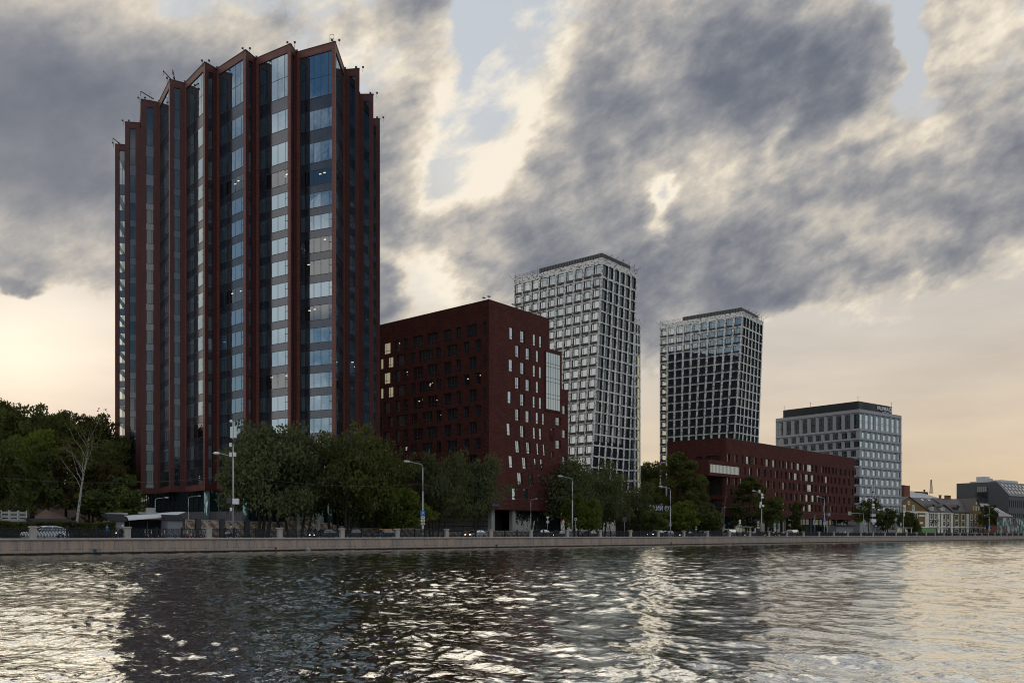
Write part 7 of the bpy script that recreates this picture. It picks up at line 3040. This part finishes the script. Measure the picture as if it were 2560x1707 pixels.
def roof_letters():
    a = quay(1600, 131)
    b = quay(1700, 131)
    rt = thing('pavilion_building', 'low dark building with pale rooftop letters between the white towers', 'building', (a.x, a.y, 1.7))
    d = (b - a).normalized()
    n = Vector((-d.y, d.x, 0))
    L = (b - a).length
    zt = zy(1279, a.y)
    m = MB()
    m.box(Vector((a.x, a.y, 1.7)), d * L, n * 8, (0, 0, zt - 1.7))
    m.build('body', pbr('dark_brown_wall', (.045, .035, .03), .9), rt)
    m = MB()
    m.box(Vector((a.x, a.y, zt)) - n * .4 - d * .4, d * (L + .8), n * 8.8, (0, 0, .3))
    for z in (zt + 1.2, zt + 2.0):
        m.tube([Vector((a.x, a.y, z)), Vector((b.x, b.y, z))], .05, 5)
    for k in range(14):
        q = a.lerp(b, k / 13)
        m.tube([Vector((q.x, q.y, zt)), Vector((q.x, q.y, zt + 2.1))], .05, 4)
    m.build('sign_frame', M['metal_dark'], rt)
    f = MB()
    q = quay(1622, 131)
    w = (quay(1677, 131) - q).length
    add_text(f, 'СКИЙ СО', 2.0, Vector((q.x, q.y, zt + .45)) - n * .15, d, depth=.12, width=w)
    f.build('lettering', pbr('letter_white', (.62, .62, .64), .5, .5), rt)


roof_letters()
# ---------------------------------------------------------------- cars, riders, people
def mesh_obj(mb, name, mats, parent):
    o = mb.build(name, mats)
    o.parent = parent
    return o


CAR_GLASS = glass('car_glass', .12, (.9, .95, 1), (.008, .009, .01), .03, .8)
TYRE = pbr('tyre_rubber', (.015, .015, .015), .9, .2)
RIM = pbr('alloy_rim', (.35, .35, .36), .35, .5, .6)
TRIM = pbr('car_trim', (.02, .02, .022), .6, .4)


def paint(name, col, rough=.28):
    return pbr(name, col, rough, .5, coat=.6)


def car_proto(kind, label, mat_paint, lamps=False, mat_hood=None, roof_mat=None, group=None):
    """car standing at the origin, nose towards -x"""
    rt = thing('parked_car' if not lamps else 'car', label, 'car', (0, 0, -50), group)
    if kind == 'sedan':
        L, Wd, H = 4.6, 1.80, 1.45
        low = [(-2.30, .42), (-2.27, .62), (-2.05, .74), (-1.10, .90), (1.35, .95), (2.10, .92), (2.27, .80), (2.30, .45)]
        cab = [(-1.15, .88), (-.35, 1.38), (.10, 1.45), (.75, 1.43), (1.70, .93)]
    elif kind == 'suv':
        L, Wd, H = 4.75, 1.92, 1.66
        low = [(-2.37, .48), (-2.34, .80), (-2.15, .93), (-1.15, 1.04), (1.7, 1.12), (2.25, 1.10), (2.36, .9), (2.37, .5)]
        cab = [(-1.2, 1.02), (-.35, 1.55), (.2, 1.64), (1.0, 1.60), (1.75, 1.42), (2.20, 1.08)]
    elif kind == 'hatch':
        L, Wd, H = 4.2, 1.75, 1.50
        low = [(-2.1, .44), (-2.07, .70), (-1.9, .80), (-1.15, .95), (1.6, 1.0), (2.0, .95), (2.09, .75), (2.1, .45)]
        cab = [(-1.2, .93), (-.45, 1.42), (.1, 1.50), (1.1, 1.47), (1.85, .98)]
    else:
        L, Wd, H = 5.2, 1.95, 2.1
        low = [(-2.6, .5), (-2.57, .95), (-2.35, 1.1), (-1.7, 1.2), (2.4, 1.22), (2.58, 1.1), (2.6, .5)]
        cab = [(-1.85, 1.18), (-1.1, 1.95), (-.5, 2.08), (2.0, 2.08), (2.45, 1.9), (2.56, 1.2)]
    w2 = Wd / 2
    # body: closed profile with bulging sides
    b = MB()
    base = [(low[-1][0], .26), (low[0][0], .26)]
    prof = low + base
    ys = [(-w2 * .93, .985), (-w2, 1.0), (w2, 1.0), (w2 * .93, .985)]
    n = len(prof)
    rings = []
    for y, k in ((-w2 * .90, .97), (-w2, 1.0), (w2, 1.0), (w2 * .90, .97)):
        rings.append([Vector((x * k, y, z if z < .3 else .26 + (z - .26) * (1 if abs(y) >= w2 else 1.0))) for x, z in prof])
    for i in range(3):
        for j in range(n):
            j2 = (j + 1) % n
            mi = 1 if (mat_hood is not None and prof[j][0] < -1.0 and prof[j2][0] < -.9) else 0
            b.face([rings[i][j], rings[i][j2], rings[i + 1][j2], rings[i + 1][j]][::-1], mi)
    b.face(rings[0][::-1][::-1], 0)
    b.face(rings[3][::-1], 0)
    mesh_obj(b, 'body', [mat_paint, mat_hood or mat_paint], rt)
    # greenhouse
    g, r = MB(), MB()
    cw = w2 * .80
    zb = cab[0][1]
    N = len(cab)
    lo = [Vector((x, s * w2 * .95, min(z, zb + .03))) for s in (-1, 1) for x, z in (cab[0], cab[-1])]

    def side(s):
        pts = []
        for x, z in cab:
            k = (z - zb) / (H - zb)
            pts.append(Vector((x, s * (w2 * .95 - (w2 * .95 - cw) * max(0, k)), z)))
        return pts

    A, B = side(-1), side(1)
    g.face(A[::-1][::-1])
    g.face(B[::-1])
    for i in range(N - 1):
        top = cab[i][1] > H - .22 and cab[i + 1][1] > H - .28
        (r if top else g).face([A[i], B[i], B[i + 1], A[i + 1]][::-1])
    for i in range(N - 1):
        if cab[i][1] > H - .22 and cab[i + 1][1] > H - .28:
            for S, sg in ((A, -1), (B, 1)):
                r.tube([S[i], S[i + 1]], .05, 5)
    mesh_obj(g, 'window', CAR_GLASS, rt)
    ro = mesh_obj(r, 'roof', roof_mat or mat_paint, rt)
    pil = MB()
    for S in (A, B):
        for i in (0, N - 2):
            pil.tube([S[i], S[i + 1]], .045, 5)
        xm = (cab[0][0] + cab[-1][0]) / 2
        k = .5
        pil.tube([Vector((xm, S[1].y / abs(S[1].y) * w2 * .95, zb)), Vector((xm + .1, S[2].y * 1.01, H - .04))], .04, 5)
    mesh_obj(pil, 'pillar', roof_mat or mat_paint, rt)
    wr = .34 if kind != 'van' and kind != 'suv' else .37
    for x in (-L * .31, L * .30):
        for s in (-1, 1):
            t = MB()
            t.tube([(x, s * (w2 - .20), wr), (x, s * (w2 + .01), wr)], wr, 16)
            w = mesh_obj(t, 'wheel', TYRE, rt)
            t = MB()
            t.tube([(x, s * (w2 + .012), wr), (x, s * (w2 + .022), wr)], wr * .62, 12)
            c = t.build('rim', RIM)
            c.parent = w
    zl = low[1][1] - .02
    for s in (-1, 1):
        h = MB()
        h.cbox((low[1][0] + .06, s * w2 * .68, zl - .10), .22, .36, .15)
        mesh_obj(h, 'headlight', M['lamp_on_white'] if lamps else S_WHITE, rt)
        h = MB()
        h.cbox((low[-1][0] - .07, s * w2 * .74, low[-2][1] - .08), .2, .28, .16)
        mesh_obj(h, 'tail_light', M['lamp_on_red'] if lamps else S_RED, rt)
        h = MB()
        h.cbox((cab[0][0] + .28, s * (w2 + .06), zb + .06), .14, .18, .13)
        mesh_obj(h, 'mirror', TRIM, rt)
    h = MB()
    h.cbox((low[0][0] - .005, 0, .34), .05, Wd * .7, .22)
    mesh_obj(h, 'grille', TRIM, rt)
    return rt


WHITE_P, BLACK_P, SILVER_P, RED_P = paint('car_white', (.72, .73, .74)), paint('car_black', (.012, .013, .016)), paint('car_silver', (.36, .37, .38)), paint('car_red', (.20, .018, .02))
ORANGE_P, BLUE_P, GREY_P = paint('car_orange', (.62, .22, .02)), paint('car_blue', (.03, .06, .12)), paint('car_grey', (.10, .10, .11))
Z_R = 1.626


def put(o, px, p, face=1, name=None):
    """face 1: nose against the picture's far end (towards -DR)"""
    q = quay(px, p, Z_R)
    o.location = q
    o.rotation_euler = (0, 0, math.atan2(DR.y, DR.x) + (0 if face == 1 else math.pi))
    return o


c = put(car_proto('suv', 'white coupe car with a dark roofline driving behind the railing near the hedge', WHITE_P), 112, 110.0)
put(car_proto('sedan', 'black car with one bright headlight behind the railing under the willows', BLACK_P, True), 812, 110.0)
put(car_proto('sedan', 'black car half hidden by a granite post behind the car with the bright headlight', BLACK_P), 880, 110.2)


def decal_paint():
    m, nt, out = new_mat('decal_black_paint')
    tc = nd(nt, 'ShaderNodeTexCoord').outputs['Object']
    vo = nd(nt, 'ShaderNodeTexVoronoi', ins={'Scale': 5.0})
    nt.links.new(tc, vo.inputs['Vector'])
    sp = nd(nt, 'ShaderNodeSeparateColor', ins={0: vo.outputs['Color']})
    cr = nd(nt, 'ShaderNodeValToRGB')
    cr.color_ramp.interpolation = 'CONSTANT'
    e = cr.color_ramp.elements
    e[0].position, e[0].color = 0, (.012, .014, .018, 1)
    e[1].position, e[1].color = .62, (.05, .28, .06, 1)
    for pos, c_ in ((.72, (.5, .10, .04, 1)), (.80, (.10, .22, .42, 1)), (.88, (.5, .5, .5, 1)), (.93, (.012, .014, .018, 1))):
        k = e.new(pos)
        k.color = c_
    nt.links.new(sp.outputs[0], cr.inputs[0])
    b = nd(nt, 'ShaderNodeBsdfPrincipled', ins={'Roughness': .3})
    nt.links.new(cr.outputs[0], b.inputs['Base Color'])
    nt.links.new(b.outputs[0], out.inputs[0])
    return m


put(car_proto('hatch', 'black small car with coloured patches and an orange roof', decal_paint(), roof_mat=ORANGE_P), 958, 110.2)
put(car_proto('hatch', 'white car with an orange front end behind the railing', WHITE_P, True, mat_hood=ORANGE_P, roof_mat=BLACK_P), 1190, 110.0)
put(car_proto('suv', 'black off road car with a pale roof bar before the mosaic wall', BLACK_P), 1349, 110.0)
put(car_proto('sedan', 'dark car with two bright headlights beside the granite post near the warning triangle', GREY_P, True), 1397, 113.5)
put(car_proto('sedan', 'dark red car behind the railing below the yellow green trees', RED_P), 1474, 110.5)
put(car_proto('suv', 'dark off road car with lit headlights by the roof letters', BLUE_P, True), 1641, 110.0)
put(car_proto('hatch', 'white small car following the dark off road car', WHITE_P), 1668, 110.0)
put(car_proto('sedan', 'grey car under the round trees with a lit tail lamp', GREY_P, True), 1718, 113.5)
put(car_proto('sedan', 'silver car with a bright roof below the round mid green tree', SILVER_P), 1757, 110.4)
put(car_proto('van', 'white van half hidden beyond the railing left of the bus shelter'.replace('left of', 'before'), WHITE_P), 1822, 116.5)
put(car_proto('sedan', 'silver car with bright headlights in front of the bus shelter', SILVER_P, True), 1878, 110.4)
put(car_proto('sedan', 'dark car with a lit headlight beside the teal parking sign', GREY_P, True), 1927, 113.0)
put(car_proto('van', 'white minibus beside the conical tree', WHITE_P), 1979, 110.6)
put(car_proto('sedan', 'dark saloon car ahead of the white minibus', BLACK_P, True), 1952, 110.6)
put(car_proto('suv', 'white car with a bright roof by the long grey kiosk', WHITE_P), 2107, 110.6)
put(car_proto('hatch', 'silver small car behind the shrubs at the mast with white boxes', SILVER_P), 2163, 117.0)
put(car_proto('sedan', 'dark grey car beside the bus shelter of the mansion', GREY_P), 2236, 117.0)
put(car_proto('sedan', 'dark car standing between the shelter and the green container', BLACK_P), 2290, 118.0)
row = [(2372, SILVER_P, 'silver', 'sedan'), (2391, WHITE_P, 'white', 'hatch'), (2408, WHITE_P, 'white', 'sedan'), (2424, BLUE_P, 'dark blue', 'sedan'), (2437, WHITE_P, 'white', 'suv'), (2461, SILVER_P, 'silver', 'hatch'), (2484, WHITE_P, 'white', 'sedan'), (2515, WHITE_P, 'white', 'hatch'), (2530, SILVER_P, 'silver', 'sedan')]
where = ['below the round blue sign before the mansion', 'in front of the mansion between two pilasters', 'at the tall brown wing of the mansion', 'beside the white pilaster of the mansion', 'below the mansion gable with three windows', 'at the dark tree by the mansion',
         'behind the lamp pole at the dark tree', 'before the painted mural wall', 'at the far end of the mural, beside the round blue sign']
for (px, mt, cn, kd), w in zip(row, where):
    put(car_proto(kd, cn + ' car parked ' + w, mt, group='cars parked before the mansion'), px, 117.2)
for px, p, lab in ((2381, 111.0, 'dark car with a lit headlight passing the mansion'), (2449, 111.0, 'dark car with a lit headlight passing the mansion gable with three windows')):
    put(car_proto('sedan', lab, GREY_P, True), px, p)


# people: one skin-grown body per pose
def body_mesh(name, joints, edges, radii, cuts):
    """skin modifier body; cuts: list of (test(co) -> material index)"""
    me = bpy.data.meshes.new(name)
    me.from_pydata(joints, edges, [])
    o = bpy.data.objects.new(name, me)
    COL.objects.link(o)
    sk = o.modifiers.new('skin', 'SKIN')
    for i, r in enumerate(radii):
        r = r if isinstance(r, tuple) else (r, r)
        me.skin_vertices[0].data[i].radius = r
    me.skin_vertices[0].data[0].use_root = True
    su = o.modifiers.new('sub', 'SUBSURF')
    su.levels = su.render_levels = 1
    dg = bpy.context.evaluated_depsgraph_get()
    dg.update()
    out = bpy.data.meshes.new_from_object(o.evaluated_get(dg))
    bpy.data.objects.remove(o)
    out.name = name
    for p in out.polygons:
        p.use_smooth = True
        p.material_index = cuts(p.center)
    return out


def person_meshes(pose):
    if pose == 'walk':
        lf, rf, lk, rk = (.30, .09, .04), (-.30, -.09, .06), (.14, .09, .50), (-.08, -.09, .48)
        lh, rh, le, re_ = (-.16, .27, .82), (.22, -.27, .84), (-.05, .25, 1.10), (.02, -.25, 1.10)
    else:
        lf, rf, lk, rk = (.02, .10, .04), (.0, -.10, .04), (.03, .10, .48), (.02, -.10, .48)
        lh, rh, le, re_ = (.08, .25, .80), (.06, -.25, .80), (-.02, .25, 1.08), (-.02, -.25, 1.08)
    J = [(0, 0, .94), (0, 0, 1.12), (0, 0, 1.34), (0, 0, 1.47), (.02, 0, 1.55), (.03, 0, 1.66), (.02, 0, 1.76),
         (0, .18, 1.40), le, lh, (0, -.18, 1.40), re_, rh,
         (0, .10, .88), lk, lf, (lf[0] + .16, lf[1], .03), (0, -.10, .88), rk, rf, (rf[0] + .16, rf[1], .03)]
    E = [(0, 1), (1, 2), (2, 3), (3, 4), (4, 5), (5, 6), (2, 7), (7, 8), (8, 9), (2, 10), (10, 11), (11, 12), (0, 13), (13, 14), (14, 15), (15, 16), (0, 17), (17, 18), (18, 19), (19, 20)]
    Rr = [(.15, .12), (.14, .11), (.17, .12), .065, .06, (.095, .085), .06, .075, .05, .04, .075, .05, .04, .09, .062, .045, .04, .09, .062, .045, .04]

    def cut(c):
        if c.z > 1.47:
            return 0
        if abs(c.y) > .21 and c.z < .95:
            return 0
        if c.z > .92:
            return 1
        if c.z > .09:
            return 2
        return 3

    return body_mesh('person_' + pose, J, E, Rr, cut)


SKIN_M = pbr('skin_tone', (.42, .25, .18), .6, .4)
HAIR = pbr('dark_hair', (.03, .022, .018), .7)
SHOE = pbr('dark_shoe', (.03, .03, .03), .7)
PM = {'walk': person_meshes('walk'), 'stand': person_meshes('stand')}
CL = {}


def cloth(name, col):
    if name not in CL:
        CL[name] = pbr('cloth_' + name, col, .9, .2)
    return CL[name]


def person(px, p, label, top, legs, pose='walk', rot=0.0, z=1.74, bag=None, helmet=None, scale=1.0):
    q = quay(px, p, z)
    rt = thing('person', label, 'person', q, None, rot)
    rt.scale = (scale,) * 3
    o = bpy.data.objects.new('body', PM[pose])
    COL.objects.link(o)
    o.parent = rt
    if not o.data.materials:
        for m_ in (SKIN_M, TRIM, TRIM, SHOE):
            o.data.materials.append(m_)
    for i, m_ in ((1, cloth(*top)), (2, cloth(*legs))):
        o.material_slots[i].link = 'OBJECT'
        o.material_slots[i].material = m_
    h = MB()
    h.ball((.012, 0, 1.70), .115, 8, sz=1.0)
    hh = h.build('hair', HAIR if helmet is None else helmet)
    hh.parent = rt
    if bag:
        h = MB()
        h.cbox((-.20, 0, 1.02), .16, .30, .42)
        b_ = h.build('backpack', bag)
        b_.parent = rt
    return rt


WALK1 = math.atan2(-DR.y, -DR.x)
WALK2 = math.atan2(DR.y, DR.x)
person(268, 106.0, 'person in a blue shirt walking behind the railing by the grey kiosk', ('blue', (.05, .17, .34)), ('navy', (.03, .04, .09)), rot=WALK1)
person(1491, 121.0, 'person in beige standing under the dark willows', ('beige', (.36, .30, .24)), ('brown', (.06, .05, .045)), 'stand', rot=WALK1)
person(1502, 121.5, 'person in a white shirt bending forward under the dark willows', ('white', (.62, .62, .64)), ('dark', (.03, .03, .035)), 'walk', rot=WALK2)
person(1579, 106.0, 'person in a yellow green vest by a granite post', ('vest', (.42, .55, .05)), ('dark', (.03, .03, .035)), 'walk', rot=WALK1, bag=S_RED)
person(778, 106.2, 'dark clothed person beside the black car with the bright headlight', ('black', (.02, .02, .022)), ('dark', (.03, .03, .035)), 'stand', rot=WALK1)
person(788, 106.4, 'person with bare arms next to the dark clothed one by the willows', ('black2', (.03, .025, .03)), ('dark', (.03, .03, .035)), 'walk', rot=WALK2)
person(1444, 121.2, 'person in grey near the round white sign', ('grey', (.2, .2, .2)), ('dark', (.03, .03, .035)), 'walk', rot=WALK1)
person(1912, 121.2, 'person in dark blue waiting beside the bus shelter', ('navy2', (.05, .06, .11)), ('dark', (.03, .03, .035)), 'stand', rot=WALK1)
person(1920, 121.0, 'person in black walking past the teal parking sign', ('black', (.02, .02, .022)), ('dark', (.03, .03, .035)), 'walk', rot=WALK1)
person(2050, 121.0, 'person in a white top under the yellow framed crossing sign', ('white', (.62, .62, .64)), ('dark', (.03, .03, .035)), 'stand', rot=WALK1)
person(2077, 121.4, 'person in grey by the long grey kiosk', ('grey', (.2, .2, .2)), ('dark', (.03, .03, .035)), 'walk', rot=WALK2)
person(2165, 120.6, 'person in a white shirt below the sparse pale tree', ('white', (.62, .62, .64)), ('brown', (.06, .05, .045)), 'stand', rot=WALK1)
person(2195, 120.6, 'person in beige beside the dark bus stop sign', ('beige', (.36, .30, .24)), ('dark', (.03, .03, .035)), 'walk', rot=WALK1)


def seated(pose='ride'):
    J = [(0, 0, .86), (.06, 0, 1.02), (.16, 0, 1.22), (.22, 0, 1.34), (.25, 0, 1.42), (.27, 0, 1.52), (.27, 0, 1.61),
         (.16, .18, 1.28), (.30, .24, 1.06), (.55, .25, 1.00), (.16, -.18, 1.28), (.30, -.24, 1.06), (.55, -.25, 1.00),
         (.02, .11, .84), (.40, .15, .72), (.26, .15, .34), (.42, .15, .30), (.02, -.11, .84), (.40, -.15, .72), (.26, -.15, .34), (.42, -.15, .30)]
    E = [(0, 1), (1, 2), (2, 3), (3, 4), (4, 5), (5, 6), (2, 7), (7, 8), (8, 9), (2, 10), (10, 11), (11, 12), (0, 13), (13, 14), (14, 15), (15, 16), (0, 17), (17, 18), (18, 19), (19, 20)]
    Rr = [(.15, .13), (.14, .11), (.17, .12), .065, .06, (.095, .085), .06, .075, .05, .04, .075, .05, .04, .09, .065, .045, .04, .09, .065, .045, .04]
    return body_mesh('rider', J, E, Rr, lambda c: 0 if c.z > 1.36 or (c.x > .5 and c.z > .9) else (1 if c.z > .9 else (2 if c.z > .36 else 3)))


PM['ride'] = seated()


def motorcycle(px, p, label, rider_label, body, top, helmet, face):
    q = quay(px, p, Z_R)
    rt = thing('motorcycle', label, 'motorcycle', q, None, face)

    def part(nm, fn, mat):
        m = MB()
        fn(m)
        return mesh_obj(m, nm, mat, rt)

    for x in (-.62, .68):
        w = part('wheel', lambda m, x=x: m.tube([(x, -.06, .31), (x, .06, .31)], .31, 14), TYRE)
        r = MB()
        r.tube([(x, -.065, .31), (x, .065, .31)], .17, 10)
        c_ = r.build('rim', RIM)
        c_.parent = w
    part('frame', lambda m: (m.tube([(-.6, 0, .35), (-.1, 0, .45), (.35, 0, .60), (.45, 0, .95)], .07, 6), m.cbox((0, 0, .30), .55, .26, .35)), TRIM)
    part('seat', lambda m: m.tube([(-.75, 0, .78), (-.3, 0, .75), (.1, 0, .74)], [.10, .15, .12], 8), TRIM)
    part('fairing', lambda m: m.tube([(.15, 0, .78), (.4, 0, .85), (.62, 0, .98), (.72, 0, .9), (.70, 0, .6)], [.14, .18, .17, .15, .06], 8), body)
    part('handlebar', lambda m: m.tube([(.48, -.34, 1.02), (.52, 0, 1.02), (.48, .34, 1.02)], .02, 5), TRIM)
    part('fork', lambda m: m.tube([(.5, 0, .95), (.68, 0, .33)], .04, 6), RIM)
    part('headlight', lambda m: m.ball((.80, 0, .88), .08, 8), M['lamp_on_white'])
    r_ = person(px, p, rider_label, top, ('dark', (.03, .03, .035)), 'ride', face, Z_R, helmet=helmet)
    return rt


motorcycle(307, 108.0, 'dark motorcycle passing behind the railing at the grey kiosk', 'person in black riding the dark motorcycle with a white helmet', BLACK_P, ('black', (.02, .02, .022)), WHITE_P, WALK1)
motorcycle(578, 108.0, 'white scooter behind the railing at the foot of the tall pale mast', 'person in grey riding the white scooter', WHITE_P, ('grey', (.2, .2, .2)), WHITE_P, WALK1)
person(562, 107.2, 'dark haired person in black walking by the tall pale mast', ('black', (.02, .02, .022)), ('dark', (.03, .03, .035)), 'walk', rot=WALK2)


def kick_scooter():
    rt = thing('kick_scooter', 'white and red rental kick scooter parked in a row behind the railing', 'scooter', (0, 0, 0), 'rental kick scooters parked in a row')

    def part(nm, fn, mat):
        m = MB()
        fn(m)
        return mesh_obj(m, nm, mat, rt)

    part('deck', lambda m: m.cbox((0, 0, .13), .75, .18, .07), S_RED)
    part('stem', lambda m: m.tube([(.42, 0, .15), (.55, 0, .4), (.42, 0, 1.15)], .035, 6), S_WHITE)
    part('handlebar', lambda m: m.tube([(.42, -.28, 1.15), (.44, 0, 1.17), (.42, .28, 1.15)], .025, 5), TRIM)
    for x in (-.42, .58):
        part('wheel', lambda m, x=x: m.tube([(x, -.04, .13), (x, .04, .13)], .13, 12), TYRE)
    part('fender', lambda m: m.tube([(-.56, 0, .22), (-.42, 0, .29), (-.30, 0, .2)], .05, 6), S_WHITE)
    return rt


ks = kick_scooter()
sp = [363, 371, 380, 395, 402, 411, 462, 470, 478, 487, 497, 505]
for i, px in enumerate(sp):
    q = quay(px, 106.3, 1.75)
    if i == 0:
        ks.location = q
        ks.rotation_euler = (0, 0, WALK1 + 1.15)
    else:
        dup(ks, q, WALK1 + 1.15 + RNG.uniform(-.25, .25))
